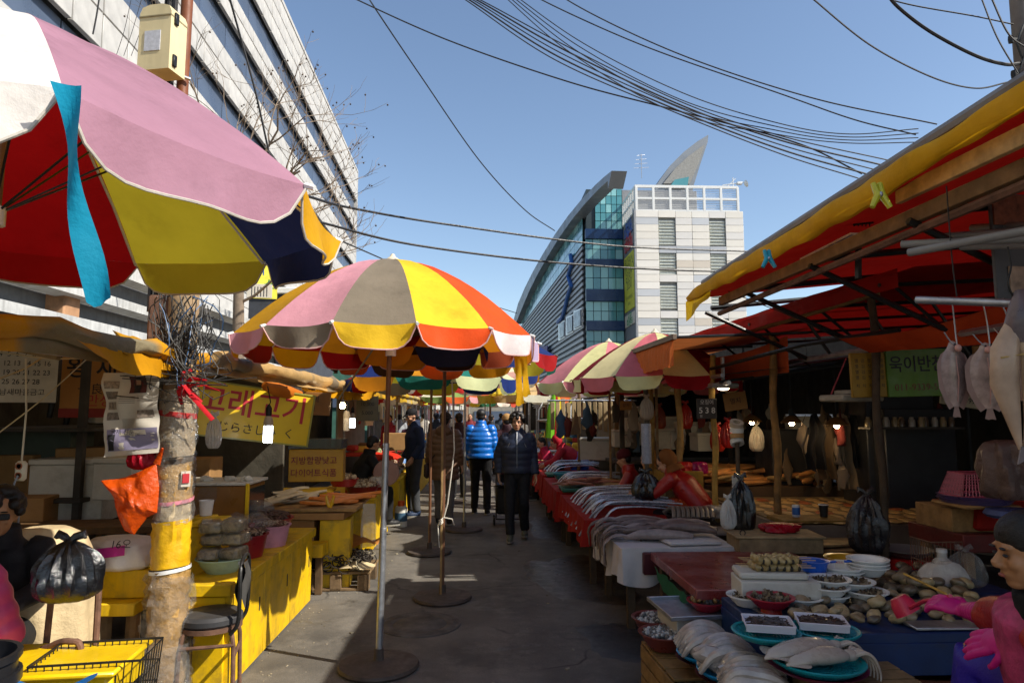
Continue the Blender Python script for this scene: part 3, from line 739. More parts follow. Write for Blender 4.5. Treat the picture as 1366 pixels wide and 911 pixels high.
awning('faded yellow tarpaulin awning far down the left row', 12.6, 18, -1.6, 1.95, -3.6, 2.3, tarpmat('tarp_faded', '#b7a372', '#c9a224', 1, .5), .12, 4)
def drape(label, pts, m, seed):
    a, b_, c, d = [Vector(p) for p in pts]
    S('awning_drape', bulge(MB().grid(lambda u, v: a.lerp(b_, u).lerp(d.lerp(c, u), v)+Vector((.03*math.sin(u*14+seed)*v, 0, -.05*v*math.sin(math.pi*u))), 30, 10), .02, 7, seed), m, label, 'tarpaulin', recalc=False)
M_DY = fab('c98d08', .3)
drape('yellow tarpaulin fold drooping over the newspaper', [P(95, 452, 2.75), P(262, 490, 4.2), P(258, 500, 4.15), P(120, 474, 2.8)], M_DY, 1)
drape('golden tarpaulin edge bunched beside the wrapped pole', [P(150, 440, 3.3), P(300, 484, 5.0), P(292, 502, 4.8), P(160, 470, 3.2)], fab('b8860f', .25), 2)
drape('yellow strip hanging from the beige awning', [P(400, 512, 6.9), P(500, 522, 9.5), P(500, 531, 9.5), P(405, 524, 6.9)], M_DY, 3)
# rolled orange cloth tied under the awning edge
S('rolled_cloth', bulge(MB().tube([P(352, 514, 5.2), P(368, 519, 5.35), P(385, 524, 5.5), P(401, 527, 5.7)], [.03, .055, .05, .03], 10), .012, 9), fab('b5651a', .1), 'rolled orange cloth tied beneath the beige awning edge', 'cloth')
# ================================================================ right canopies
M_RED = fab('97150d', .12); M_REDD = fab('8f140e', .12); M_ORG = fab('c2571c', .12)
A0 = P(918, 398, 5.7); A1 = P(1366, 128, 2.15); A2 = A1+(A1-A0)*.6
def ln(t): return A0.lerp(A2, t)
t = T('yellow_edged_canopy', 'red canopy with a yellow rolled tarpaulin edge over the shellfish stall', 'canopy', (A0.x, 3.5, 0))
def roofA(u, v):
    a = ln(u*.98+.02); k = v
    return Vector((a.x+.05+(5.9-a.x)*k, a.y, a.z-.02+.42*k+.03*math.sin(u*20)*math.sin(k*5)))
part('roof_sheet', MB().grid(roofA, 24, 14), M_RED, t, True, recalc=False)
part('top_pipe', MB().tube([ln(.06)+Vector((.02, 0, .06)), ln(1)+Vector((.02, 0, .07))], .028, 8), mat('grey_conduit', '#77787a', .5), t, True)
def roll(u, v):
    a = ln(u); q = 2*math.pi*v; r = .035*(1+.5*noise.noise(Vector((u*11, v*2, 3))))*(1 if u > .06 else .4+u*10)
    dr = .03+.075*max(0, math.sin(u*5.2-.2))
    return a + Vector((-.005+r*math.cos(q), 0, .0+r*math.sin(q)*(1+ (dr/r*.5 if math.sin(q) < 0 else 0)) + .022*noise.noise(Vector((u*26, v*4, 1)))))
part('tarpaulin_roll', MB().grid(roll, 90, 14), fab('c99a12', .15), t, True)
def tail(u, v):
    a = ln(-.012+.1*u); return a + Vector((.01*math.sin(u*8), 0, -.02-(.17-.11*u)*v+.02*noise.noise(Vector((u*5, v*4, 3)))))
part('hanging_tail', MB().grid(tail, 12, 6), fab('c9a418', .2), t, True, recalc=False)
part('fascia_board', MB().bar(P(1190, 262, 3.05)+Vector((.03, 0, 0)), P(1366, 178, 2.2)+Vector((.03, -.3, .0)), .03, .075, ch=.003), wood('b99a68'), t, True)
part('fascia_board', MB().bar(P(952, 402, 5.4)+Vector((.06, 0, -.0)), P(1366, 208, 2.3)+Vector((.06, 0, -.02)), .04, .07, ch=.003), wood('7d5f3c'), t, True)
part('fascia_board', MB().bar(P(1072, 346, 4.2), P(1140, 312, 3.6), .05, .012), M_WHITE, t, True)
for k in range(5):
    y = 2.0+k*.95
    a = Vector((2.0, y, 2.54)); part('rafter', MB().tube([a, (5.8, y, 2.92)], .022, 6), M_BLACKMETAL, t, True)
    part('brace', MB().tube([(1.95, y, 2.5), (2.9, y+.1, 2.1)], .018, 6), M_BLACKMETAL, t, True)
part('tie_rail', MB().tube([(2.0, 1.2, 2.46), (2.0, 5.6, 2.46)], .02, 6), M_RUST, t, True)
part('tie_rail', MB().tube([(2.9, 1.2, 2.1), (2.9, 6.4, 2.1)], .022, 6), M_STEEL, t, True)
part('tie_rail', MB().tube([P(1145, 372, 3.6), P(1145, 330, 3.6)], .02, 6), M_BLACKMETAL, t, True)
for k in range(4): part('truss', MB().tube([(2.9+.6*k, 5.5, 2.1), (2.6+.6*k, 5.5, 2.55)], .015, 5), M_BLACKMETAL, t, True)
lat = MB()
for k in range(5): lat.tube([P(1142+5*k, 288, 3.6), P(1140+5*k, 302, 3.6)], .004, 4)
S('wire_cage', lat.tube([P(1138, 294, 3.6), P(1165, 290, 3.6)], .006, 4).tube([P(1138, 300, 3.6), P(1165, 297, 3.6)], .006, 4), M_BLACKMETAL, 'small wire lamp cage fixed under the yellow awning edge', 'cage')
def clip(px, py, Y, h, lab, s_=1):
    p = P(px, py, Y); t_ = T('spring_clamp', lab, 'clamp', p)
    for q in (-1, 1):
        m_ = MB(); m_.tube([p+Vector((q*.012*s_, 0, .05*s_)), p+Vector((q*.008*s_, -.02, .0)), p+Vector((q*.035*s_, -.025, -.05*s_))], [.010*s_, .014*s_, .010*s_], 8)
        part('jaw', m_, plastic(h), t_, True)
    part('pivot', MB().ell(p+Vector((0, -.025, 0)), .011*s_), M_STEEL, t_, True)
clip(1170, 262, 2.80, 'b9b62a', 'yellow plastic spring clamp gripping the awning edge', 1.15)
clip(1023, 346, 3.93, '1c93a8', 'turquoise spring clamp on the yellow awning edge', 1.1)
# lower red canopy behind
B0 = P(893, 459, 7.6); B1 = P(1172, 371, 4.5)
t = T('red_canopy', 'low red canopy with timber beam behind the yellow edged one', 'canopy', (B0.x, 6, 0))
def roofB(u, v):
    a = B0.lerp(B1, u*1.15-.05); return a + Vector(((5.7-a.x)*v, .6*v, .28*v+.05*math.sin(v*3.1)*math.sin(u*9)))
part('roof_sheet', MB().grid(roofB, 20, 12), M_RED, t, True, recalc=False)
def valB(u, v):
    a = B0.lerp(B1, u*1.1-.05); return a+Vector((.01*math.sin(u*40), 0, .03-.13*v))
part('valance', MB().grid(valB, 60, 3), M_REDD, t, True, recalc=False)
part('beam', MB().bar(P(950, 455, 7.0), P(1170, 388, 4.6), .05, .07, ch=.004), wood('9b7c50'), t, True)
for k in range(5):
    a = B0.lerp(B1, k/4); part('rafter', MB().tube([a+Vector((0, 0, -.05)), a+Vector((5.6-a.x, .6, .2))], .016, 5), M_BLACKMETAL, t, True)
    part('brace', MB().tube([a+Vector((.1, 0, -.05)), a+Vector((.6, .1, -.42))], .013, 5), M_BLACKMETAL, t, True)
part('tie_rail', MB().tube([P(948, 492, 6.6), P(1070, 460, 5.2), P(1200, 440, 4.4)], .018, 6), M_BLACKMETAL, t, True)
# orange cloths hung under the canopies
def hung(label, pts, m, nu=24, nv=10, amp=.04, seed=0):
    a, b_, c, d = [Vector(p) for p in pts]
    def fn(u, v):
        p = a.lerp(b_, u).lerp(d.lerp(c, u), v); return p + Vector((0, amp*math.sin(u*17+seed)*(.3+v), -.05*math.sin(math.pi*u)*(1-v)))
    return S('hanging_cloth', MB().grid(fn, nu, nv), m, label, 'cloth', recalc=False)
hung('orange tarpaulin screen hung below the red canopy', [P(935, 478, 7.0), P(1050, 448, 6.0), P(1050, 497, 6.0), P(965, 508, 7.0)], fab('b8542c', .25), amp=.03)
hung('orange tarpaulin sheet stretched behind the hanging fish', [P(1120, 452, 4.4), P(1366, 395, 3.7), P(1366, 455, 3.7), P(1165, 470, 4.4)], fab('a83c12', .2), amp=.03, seed=2)
# orange pleated awning
O0 = P(898, 450, 6.0); O1 = P(785, 491, 9.2)
t = T('pleated_awning', 'awning with a pleated orange valance over the squid table', 'awning', (O0.x, 7.5, 0))
part('roof_sheet', MB().grid(lambda u, v: O0.lerp(O1, u)+Vector((1.3*v, 0, .1*v-.03*math.sin(math.pi*v))), 12, 8), fab('c2713c', .2), t, True, recalc=False)
def pl(u, v):
    a = O0.lerp(O1, u); return a+Vector((-.02*abs(math.sin(u*38*math.pi/1.0)) if v > 0 else 0, 0, -.02-(.235+.012*abs(math.sin(u*19*math.pi)))*v))
part('valance', MB().grid(pl, 160, 3), fab('c46a34', .25), t, True, recalc=False)
part('front_bar', MB().bar(O0+Vector((0, -.05, .0)), O1, .04, .05, ch=.004), mat('dull_metal_bar', '#6a5a4c', .6), t, True)
for k in range(4):
    a = O0.lerp(O1, k/3); part('arm', MB().tube([a, a+Vector((1.25, 0, .05))], .014, 5), M_BLACKMETAL, t, True)
# long low eave of the covered stalls
t = T('shed_roof', 'long grey shed roof with pale eave pipes over the right row', 'roof', (2.6, 18, 0))
part('roof_sheet', MB().grid(lambda u, v: Vector((2.35+3.5*v, 6.0+24*u, 1.98+.5*v+.02*math.sin(u*60))), 40, 6), mat('shed_tarp', '#2c2f33', .8, trans=.03), t, True, recalc=False)
for z, x in ((1.93, 2.3), (1.86, 2.36)): part('eave_pipe', MB().tube([(x, 6.4, z+.05), (x-.12, 30, z)], .022, 8), M_STEEL if z > 1.9 else M_WHITE, t, True)
for k in range(12): part('rafter', MB().tube([(2.3, 6.5+2*k, 1.92), (5.8, 6.5+2*k, 2.4)], .016, 5), M_BLACKMETAL, t, True)
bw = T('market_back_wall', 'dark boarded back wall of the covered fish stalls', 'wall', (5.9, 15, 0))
Mbw = mat('near_black_boards', (.028, .026, .024), .85, var=.5, vs=3, dirt=.3)  # near-black board colour with random darker blotches
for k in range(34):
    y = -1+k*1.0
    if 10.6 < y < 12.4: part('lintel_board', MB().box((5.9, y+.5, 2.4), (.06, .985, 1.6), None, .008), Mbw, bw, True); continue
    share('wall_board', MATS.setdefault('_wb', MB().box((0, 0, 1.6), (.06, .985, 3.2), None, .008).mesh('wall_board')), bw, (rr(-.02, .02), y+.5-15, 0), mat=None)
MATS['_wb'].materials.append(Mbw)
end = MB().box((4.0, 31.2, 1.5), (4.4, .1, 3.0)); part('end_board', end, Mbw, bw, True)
S('added_gap_panel', MB().box((9.5, 16.5, 1.3), (.2, 9, 2.6), None, .01), mat('gap_panel_white', '#d5d8da', .8, streak=.2), 'pale panel added to brighten a gap behind the stalls', 'wall')  # added pale panel, catches skylight so the gap in the boards looks bright
# ================================================================ posts under the right canopies
gpo = 'wooden posts of the right row'
for i, (px, Y, zt, r_, h, lab) in enumerate([(772, 11.5, 2.0, .035, '7d5f3c', ''), (823, 9.6, 2.0, .04, '6f5738', ''), (862, 7.4, 2.1, .032, '4e4a44', 'dark steel post with a pale tape roll by the black bag'), (869, 7.55, 2.1, .035, '8a6a34', 'yellowish bamboo post beside the dark steel post'), (906, 7.4, 2.2, .042, '9a7a48', 'knotty bamboo post behind the yellow fish box'),
        (952, 6.7, 2.2, .036, '9b7838', 'bamboo post carrying the small price board'), (1034, 6.1, 2.35, .04, '7c5a2e', 'brown bamboo post standing in the dried fish table'), (1172, 4.7, 2.45, .033, '3f3122', 'dark timber post beside the hanging carrier bag'), (745, 14, 2.0, .035, '7d5f3c', ''), (729, 17, 2.0, .035, '7d5f3c', '')]):
    p = P(px, 560, Y); mb = MB(); n = 14
    mb.tube([(p.x+.012*math.sin(k*1.1+i), p.y, zt*k/n) for k in range(n+1)], [r_*.84*(1.12 if k % 4 == 0 else .96) for k in range(n+1)], 10)
    S('timber_post', mb, wood(h), lab or 'plain wooden post far along the fish row', 'post', None if lab else gpo)
# ================================================================ utility poles, cables
U = P(230, 700, 3.9); U.z = 0
t = T('utility_pole', 'utility pole wrapped in plastic film and yellow tape beside the counter', 'utility pole', U)
part('shaft', MB().lathe([(.088, 0), (.084, 1.2), (.08, 2.5), (.05, 2.6)], (0, 0, 0), 18), mat('wrapped_card', '#8d7658', .8, var=.4, vs=9, dirt=.3), t)
def wrap(z0, z1, r_, m_, seed, amp=.016, name='wrap'):
    mb = MB().grid(lambda u, v: Vector((math.cos(2*math.pi*u)*(r_+amp*noise.noise(Vector((math.cos(6.28*u)*4, math.sin(6.28*u)*4, v*(z1-z0)*22+seed)))), math.sin(2*math.pi*u)*(r_+amp*noise.noise(Vector((math.cos(6.28*u)*4, math.sin(6.28*u)*4, v*(z1-z0)*22+seed)))), z0+(z1-z0)*v+.012*math.sin(6.28*u+seed))), 28, max(6, int((z1-z0)*34)))
    part(name, mb, m_, t, recalc=False)
tapes = mat('yellow_tape', '#d9a916', .4, var=.2, vs=9, bump=.5, bs=12, coat=.3, dist=.02)
tan = mat('tan_tape', '#b58f55', .25, var=.45, vs=11, bump=.9, bs=16, coat=.4, dist=.02)
wrap(.78, 1.03, .098, tapes, 2); wrap(1.03, 1.13, .094, mat('pale_tape', '#b9a88a', .3, var=.3, vs=9, bump=.6, bs=14, coat=.5, dist=.02), 4); wrap(1.13, 1.36, .094, tan, 6); wrap(1.35, 1.375, .099, mat('dark_band', '#4a3a2c', .5), 7, .004, 'band')
wrap(1.375, 1.75, .095, mat('grey_tape', '#a3937a', .25, var=.3, vs=9, bump=.6, bs=14, coat=.4, dist=.02), 8); wrap(.1, .76, .1, tan, 9, .014); wrap(.06, .74, .118, M_FILM, 10, .05, 'film'); wrap(1.03, 1.76, .1, M_FILM, 12, .022, 'film')
wrap(1.6, 1.63, .1, fab('b83a3a'), 11, .006, 'band'); wrap(1.13, 1.15, .1, fab('d48a9a'), 13, .006, 'band'); wrap(.76, .78, .106, M_WHITE, 14, .004, 'band')
part('notice', MB().box((.085, -.062, 1.26), (.05, .012, .085), R(35), .002), M_PAPER, t); part('notice_mark', MB().box((.089, -.069, 1.265), (.034, .012, .05), R(35)), M_REDINK, t)
mx = P(243, 60, U.y).x-U.x
part('mast', MB().tube([(mx-.01, .05, 2.3), (mx, .05, 9)], .034, 10), mat('brown_mast', '#7a4527', .6, var=.3, dirt=.3), t)
cb_ = MB()
for k in range(5): cb_.tube([(mx-.06-.016*k, .03-.02*(k % 2), 2.2), (mx-.055-.014*k+.01*math.sin(k), .02, 4.5), (mx-.05-.015*k, .02, 9)], .009+.004*(k % 2), 6)
part('cable', cb_, M_BLACK, t)
band = MB()
for z in (3.6, 4.15, 4.6): band.tube([(mx-.15, .02, z), (mx-.05, -.03, z+.02), (mx+.05, .02, z)], .01, 5)
part('bracket', band, M_STEEL, t)
bx = P(217, 59, U.y-.12); bt = T('meter_box', 'cream electrical box with rounded top fixed to the utility pole', 'electrical box', bx)
rt = Matrix.Rotation(R(-12), 3, 'Z')
pr = [(-.10, -.19), (.10, -.19), (.10, .15), (.085, .185), (.04, .2), (-.04, .2), (-.085, .185), (-.10, .15)]
part('body', MB().prism([rt @ Vector((x, -.07, z)) for x, z in pr], rt @ Vector((0, .14, 0))), mat('cream_enamel', '#cdbf95', .5, var=.1, streak=.2), bt)
part('lid_seam', MB().prism([rt @ Vector((x*1.02, -.075, .125+z)) for x, z in ((-.1, 0), (.1, 0), (.1, .008), (-.1, .008))], rt @ Vector((0, .15, 0))), mat('cream_shadow_gap', '#8d8363', .6), bt)
for z in (-.13, .12):
    part('hinge', MB().box(rt @ Vector((.106, -.03, z)), (.014, .03, .07), rt, .003), M_BLACKMETAL, bt)
part('label_sheet', MB().box(rt @ Vector((-.01, -.0725, -.02)), (.1, .004, .12), rt), mat('faded_label', '#b9bcc4', .7, var=.2, vs=40), bt)
# tangle of cables on the pole
tg = MB(); tgb = MB()
c0 = P(246, 438, U.y-.1)
for k in range(80):
    q = []; p = c0+Vector((rr(-.14, .16), rr(-.14, .08), rr(-.02, .22)))
    v = Vector((rr(-1, 1), rr(-.6, .4), rr(-2, .4)))
    for j in range(12):
        q.append(p.copy()); v = v*.75+Vector((rr(-1, 1), rr(-.7, .7), rr(-1, .8)))*.55 + (c0-p)*1.2 + Vector((0, 0, -.15)); p = p+v*.045
    (tgb if k % 9 == 0 else tg).tube(q, rr(.0018, .0045), 4)
for k in range(14):
    a = c0+Vector((rr(-.1, .15), rr(-.1, .05), rr(-.1, .1))); tg.tube([a, a+Vector((rr(-.1, .1), -.05, -.2)), a+Vector((rr(-.2, .3), -.05, -.32)), a+Vector((rr(-.3, .4), -.02, -.28))], .003, 4)
t = T('cable_tangle', 'tangle of grey and blue cables bunched on the utility pole', 'cables', c0)
part('grey_cables', tg, mat('grey_cable', '#3b3a38', .6, var=.5), t, True); part('blue_cables', tgb, mat('blue_cable', '#3a5a80', .5), t, True)
part('splice_box', MB().box(P(215, 430, U.y), (.12, .1, .3), .2, .01), M_RUST, t, True)
# red ribbon tied round the pole
rb = MB()
c = P(243, 517, U.y-.13)
for k in range(7):
    e = c+Vector((rr(-.12, .22), rr(-.06, 0), rr(-.14, .1))); m_ = (c+e)/2+Vector((0, -.04, .03)); rb.tube([c, m_, e], [(.012, .003), (.014, .003), (.008, .003)], 6)
rb.ell(c, (.025, .02, .02)); rb.tube([c, P(262, 535, U.y-.2), P(284, 560, U.y-.2)], [(.012, .003)]*3, 6); rb.tube([c, P(300, 512, U.y+.3)], [(.008, .003)]*2, 6)
S('red_ribbon', rb, fab('c4202a', .25), 'red plastic ribbon knotted around the wrapped pole', 'ribbon')
RPx = P(1358, 60, 8.5)
t = T('concrete_pole', 'grey concrete utility pole rising behind the yellow edged canopy', 'utility pole', (RPx.x+.08, 8.5, 0))
part('shaft', MB().lathe([(.16, 0), (.11, 9.5), (.1, 9.6)], (0, 0, 0), 16), mat('pole_concrete', '#6d6862', .85, var=.2, streak=.3), t)
k_ = MB()
for z in (5.6, 6.2, 6.7): k_.box((-.12, -.05, z), (.16, .05, .04), None, .006); k_.lathe([(.03, -.05), (.035, 0), (.03, .05)], (-.22, -.05, z), 8)
for z in (5.8, 6.0, 6.4): k_.tube([(-.12, -.1, z), (-.2, -.12, z+.2), (-.1, -.14, z+.45), (.02, -.12, z+.5)], .014, 5)
part('fittings', k_, M_BLACKMETAL, t)
def spl(pts, n=16):
    pts = [Vector(p) for p in pts]; o = []; q = [pts[0]*2-pts[1]]+pts+[pts[-1]*2-pts[-2]]
    for i in range(len(pts)-1):
        a, b_, c, d = q[i:i+4]
        for k in range(n):
            t_ = k/n; o.append(.5*((2*b_)+(c-a)*t_+(2*a-5*b_+4*c-d)*t_*t_+(3*b_-a-3*c+d)*t_**3))
    return o+[pts[-1]]
def wire(label, pts, d0, d1, px_r, group=None):
    n = len(pts); L_ = []
    for i, (x, y) in enumerate(pts): L_.append(P(x, y, d0+(d1-d0)*i/(n-1)))
    r_ = px_r*(d0+d1)/2/FPX/2
    S('overhead_cable', MB().tube(spl(L_), r_, 6), M_BLACK, label, 'cable', group)
gw = 'bundle of sagging cables'
for k in range(5):
    wire('black cable in the sagging bundle crossing above the market hall', [(560-8*k, -40-4*k), (622+5*k, 1), (740+3*k, 80-5*k), (900+2*k, 150-3.5*k), (1040, 205-6*k), (1145+10*k, 238-6*k)], 11, 10, 1.7+.7*(k % 2), gw)
gw2 = 'bundle continuing to the canopy'
for k in range(4):
    wire('thin black cable sagging low towards the roof of the canopy', [(655+4*k, -20), (760+6*k, 70-4*k), (900+5*k, 150-8*k), (1040, 180-5*k), (1130, 191-4*k), (1225, 190-6*k)], 10.5, 9.5, 1.5, gw2)
wire('upper of two thin cables running above the sagging bundle', [(740, -30), (756, 0), (900, 70), (1080, 130), (1250, 166)], 12, 10, 1.8)
wire('lower of two thin cables running above the sagging bundle', [(700, -20), (722, 0), (860, 62), (1040, 125), (1140, 160), (1222, 180)], 12, 10, 1.8)
wire('long cable from the striped building joining the sagging bundle', [(440, -20), (476, 0), (600, 55), (760, 110), (900, 147), (1060, 190), (1150, 232)], 13, 10, 2)
wire('thin drooping cable hanging down to the market hall side', [(488, -10), (498, 8), (560, 100), (640, 215), (700, 280), (740, 308)], 14, 30, 1.8)
wire('upper horizontal cable from the striped building to the market hall', [(410, 262), (470, 278), (600, 300), (820, 328), (1010, 336)], 9, 16, 3.0)
wire('lower horizontal cable passing in front of the market hall', [(410, 290), (440, 300), (560, 328), (760, 352), (960, 362), (1140, 358)], 8, 14, 3.0)
wire('thick bracketed cable drooping to the concrete pole', [(1180, -15), (1196, 8), (1240, 42), (1300, 74), (1340, 86), (1362, 85)], 8, 8.4, 5)
wire('slack cable looping from the sky to the canopy roof', [(1070, -15), (1088, 2), (1160, 60), (1240, 102), (1300, 118), (1345, 110)], 8, 8, 2.4)
wire('straight thin cable meeting the concrete pole', [(1170, -5), (1220, 8), (1300, 22), (1352, 33)], 8, 8.4, 2)
wire('dark cable dropping steeply behind the concrete pole fittings', [(1308, -5), (1330, 50), (1358, 98)], 8.2, 8.2, 2.2)
wire('second dark cable dropping to the concrete pole', [(1320, -8), (1345, 45), (1372, 66)], 8.2, 8.2, 2.6)
wire('black cable hanging in front of the striped building', [(304, -10), (318, 40), (340, 120), (358, 200)], 7.5, 8.2, 3)
wire('short black cable by the meter box', [(133, -6), (129, 20), (124, 46)], 5, 5, 2.4)
for k in range(3): wire('fine grey line strung beside the meter box', [(176+14*k, -5), (166+11*k, 40), (155+10*k, 75)], 6, 6, .8, 'fine lines by the box')
wire('thin cable from the umbrella rim to the shop roofs', [(440, 315), (520, 350), (620, 395), (690, 418)], 8, 20, 1.4)
wire('thin black stay below the market hall beside the red canopy', [(940, 376), (1000, 400), (1060, 424), (1140, 462)], 5.5, 5, 1.2)
# ================================================================ bare tree
tr = T('bare_tree', 'leafless tree with thin twigs in front of the striped building', 'tree', (P(322, 200, 11).x+.1, 11, 0))
br = MB(); nub = MB(); trunk = MB()
bx_ = P(322, 200, 11).x-tr.location.x
trunk.tube([(0, 0, 0), (.03, 0, 1.5), (-.03, 0, 3.2), (bx_, 0, 5.0), (bx_+.02, 0, 5.6)], [.13, .11, .09, .06, .04], 10)
def grow(p, v, r_, L_, d):
    q = [p.copy()]; rs = [r_]
    for k in range(4):
        v = (v+Vector((rr(-.28, .28), rr(-.28, .28), rr(-.12, .2)))).normalized(); p = p+v*L_/4; q.append(p.copy()); rs.append(r_*(1-.1*(k+1)))
    br.tube(q, rs, 5 if r_ > .01 else 3)
    if d == 0:
        if rr(0, 1) < .3: nub.ell(p+Vector((0, 0, -.04)), .016, nu=6, nv=4)
        return
    for k in range(rnd.choice([2, 3, 3, 4])):
        i = rnd.choice([2, 3, 4, 4]); nv_ = (v+Vector((rr(-.9, 1.0), rr(-.8, .8), rr(-.35, .7)))).normalized()
        grow(q[i], nv_, max(.0035, r_*.58), L_*rr(.55, .85), d-1)
for (z, v) in ((3.4, (.9, .1, .5)), (4.0, (-.7, .2, .9)), (4.4, (.8, -.2, .8)), (4.9, (.3, .3, 1)), (5.4, (.7, 0, 1)), (5.5, (-.3, -.2, 1)), (5.2, (1, .2, .3)), (4.6, (1, .3, .1))):
    grow(Vector((bx_*(z-3)/2.2 if z < 5 else bx_, 0, z)), Vector(v).normalized(), .027, 1.08, 4)
Mbk = mat('pale_bark', '#77695a', .9, var=.4, vs=6)
part('trunk', trunk, Mbk, tr); part('crown', br, Mbk, tr, recalc=False); part('seed_balls', nub, mat('seed_ball', '#3d2f24', .9), tr)['kind'] = 'stuff'
# ================================================================ small builders
def carton(label, c, size, m, rz=0, lid=None, group=None, tape=None, name='box', cat='box', ch=.006):
    """c is the centre of the base"""
    t = T(name, label, cat, c, rz, group); w, d, h = size
    b_ = MB(); b_.box((0, 0, h/2), (w, d, h), None, ch); part('body', b_, m, t)
    if lid: part('lid', MB().box((0, 0, h+lid/2+.001), (w+.016, d+.016, lid), None, ch), m, t)
    if tape: part('tape', MB().box((0, 0, h/2), (w*.14, d+.004, h+.004)), tape, t)
    return t
def bowlp(Ro, h, rb=.62, t_=.008, lip=.012):
    return [(0, 0), (rb*Ro, 0), (rb*Ro+(Ro-rb*Ro)*.55, h*.45), (Ro, h*.97), (Ro+lip, h), (Ro+lip, h+.006), (Ro-t_, h+.003), (rb*Ro+(Ro-rb*Ro)*.55-t_, h*.47), (rb*Ro-t_, t_), (0, t_)]
def bowl(label, c, Ro, h, m, fill=None, fillmat=None, nf=40, fs=.02, name='bowl', cat='bowl', group=None, rb=.62, flat=.6, nested=0, level=.75):
    t = T(name, label, cat, c, 0, group)
    part('shell', MB().lathe(bowlp(Ro, h, rb), (0, 0, 0), 28), m, t)
    if nested:
        part('rim', MB().lathe([(Ro+.005, h+.006), (Ro+.014, h+.012), (Ro+.014, h+.018), (Ro-.004, h+.018)], (0, 0, 0), 28), m, t)
    if fill:
        mb = MB()
        mb.lathe([(0, h*.3), (Ro*.7, h*.35), (Ro*.9, h*level*.9), (Ro*.5, h*level+fs*.3), (0, h*level+fs*.5)], (0, 0, 0), 14, m=0)
        for k in range(nf):
            q = rr(0, 6.28); r_ = Ro*.86*math.sqrt(rr(0, 1)); z = h*level+fs*.5*(1-r_/Ro)+rr(0, fs*.5)
            e = Euler((rr(0, 3), rr(0, 3), rr(0, 3))).to_matrix()
            if fill == 'shell': mb.ell((r_*math.cos(q), r_*math.sin(q), z), (fs*.6, fs*.45, fs*.4), e, 6, 4, m=k % 2+1)
            elif fill == 'strip':
                a = Vector((r_*math.cos(q), r_*math.sin(q), z)); d_ = Vector((rr(-1, 1), rr(-1, 1), rr(-.15, .4))); mb.tube([a-d_*fs, a+Vector((0, 0, .3*fs)), a+d_*fs], [fs*.12, fs*.2, fs*.08], 5, m=k % 2+1)
            elif fill == 'flake':
                mb.box((r_*math.cos(q), r_*math.sin(q), z), (fs*rr(.8, 1.8), fs*rr(.5, 1), fs*.16), e, m=k % 2+1)
        o = part('contents', mb, fillmat, t); o['kind'] = 'stuff'
    return t
def sack(label, c, size, m, seed=0, name='sack', cat='sack', knot=False, amp=.05, rz=0, extra=()):
    """closed soft bag: lathe-like blob with folds, c base centre"""
    t = T(name, label, cat, c, rz); w, d, h = size
    def fn(u, v):
        q = 2*math.pi*u
        pr = [(0, 0), (.3, .0), (.55, .15), (.8, .45), (1, .8), (.85, .93), (.3, .97), (.1, 1), (0, 1)] if knot == 2 else [(.0, 0), (.62, 0), (.93, .12), (1, .33), (.93, .55), (.7, .76), (.36, .9), (.13, .965), (.16, 1.0), (.0, 1.0)] if knot else [(0, 0), (.8, 0), (1, .12), (1.0, .5), (.95, .8), (.75, .95), (.4, 1), (0, 1.0)]
        f = v*(len(pr)-1); i = min(int(f), len(pr)-2); k = f-i
        r_ = pr[i][0]+(pr[i+1][0]-pr[i][0])*k; z = pr[i][1]+(pr[i+1][1]-pr[i][1])*k
        fold = 1+amp*(1 if not knot else .35+1.2*z)*math.sin(q*(13 if knot == True else 7)+seed+2*math.sin(z*3+q))*min(1, r_*2)+amp*1.3*noise.noise(Vector((math.cos(q)*1.7, math.sin(q)*1.7, z*3+seed)))
        return Vector((w/2*r_*fold*math.cos(q), d/2*r_*fold*math.sin(q), h*z))
    part('bag', MB().grid(fn, 44, 30), m, t)
    if knot:
        k_ = MB()
        for a in (-1, 1): k_.tube([(0, 0, h*.95), (a*.02*w/.25, 0, h*1.02), (a*.05*w/.25, .01, h*1.06), (a*.06*w/.25, 0, h*1.0)], [.012, .016, .018, .006], 6)
        part('handles', k_, m, t)
    return t
def cord(name, label, pts, r_, m, cat='cord', group=None): return S(name, MB().tube(spl(pts, 8), r_, 6), m, label, cat, group)
# ================================================================ left stall: back boards
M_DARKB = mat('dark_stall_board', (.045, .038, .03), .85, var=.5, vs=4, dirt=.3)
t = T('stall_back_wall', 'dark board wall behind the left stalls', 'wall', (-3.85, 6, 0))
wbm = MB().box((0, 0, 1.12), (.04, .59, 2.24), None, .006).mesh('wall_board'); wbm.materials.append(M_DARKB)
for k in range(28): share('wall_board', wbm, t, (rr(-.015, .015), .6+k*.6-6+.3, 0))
S('stall_partition', MB().box((-2.95, 7.3, 1.05), (1.7, .05, 2.1), None, .006), mat('grey_hanging_sheet', '#4a463c', .8, var=.3, streak=.5, bump=.5, bs=5, dist=.03), 'grey sheeted partition behind the diet food box', 'partition')
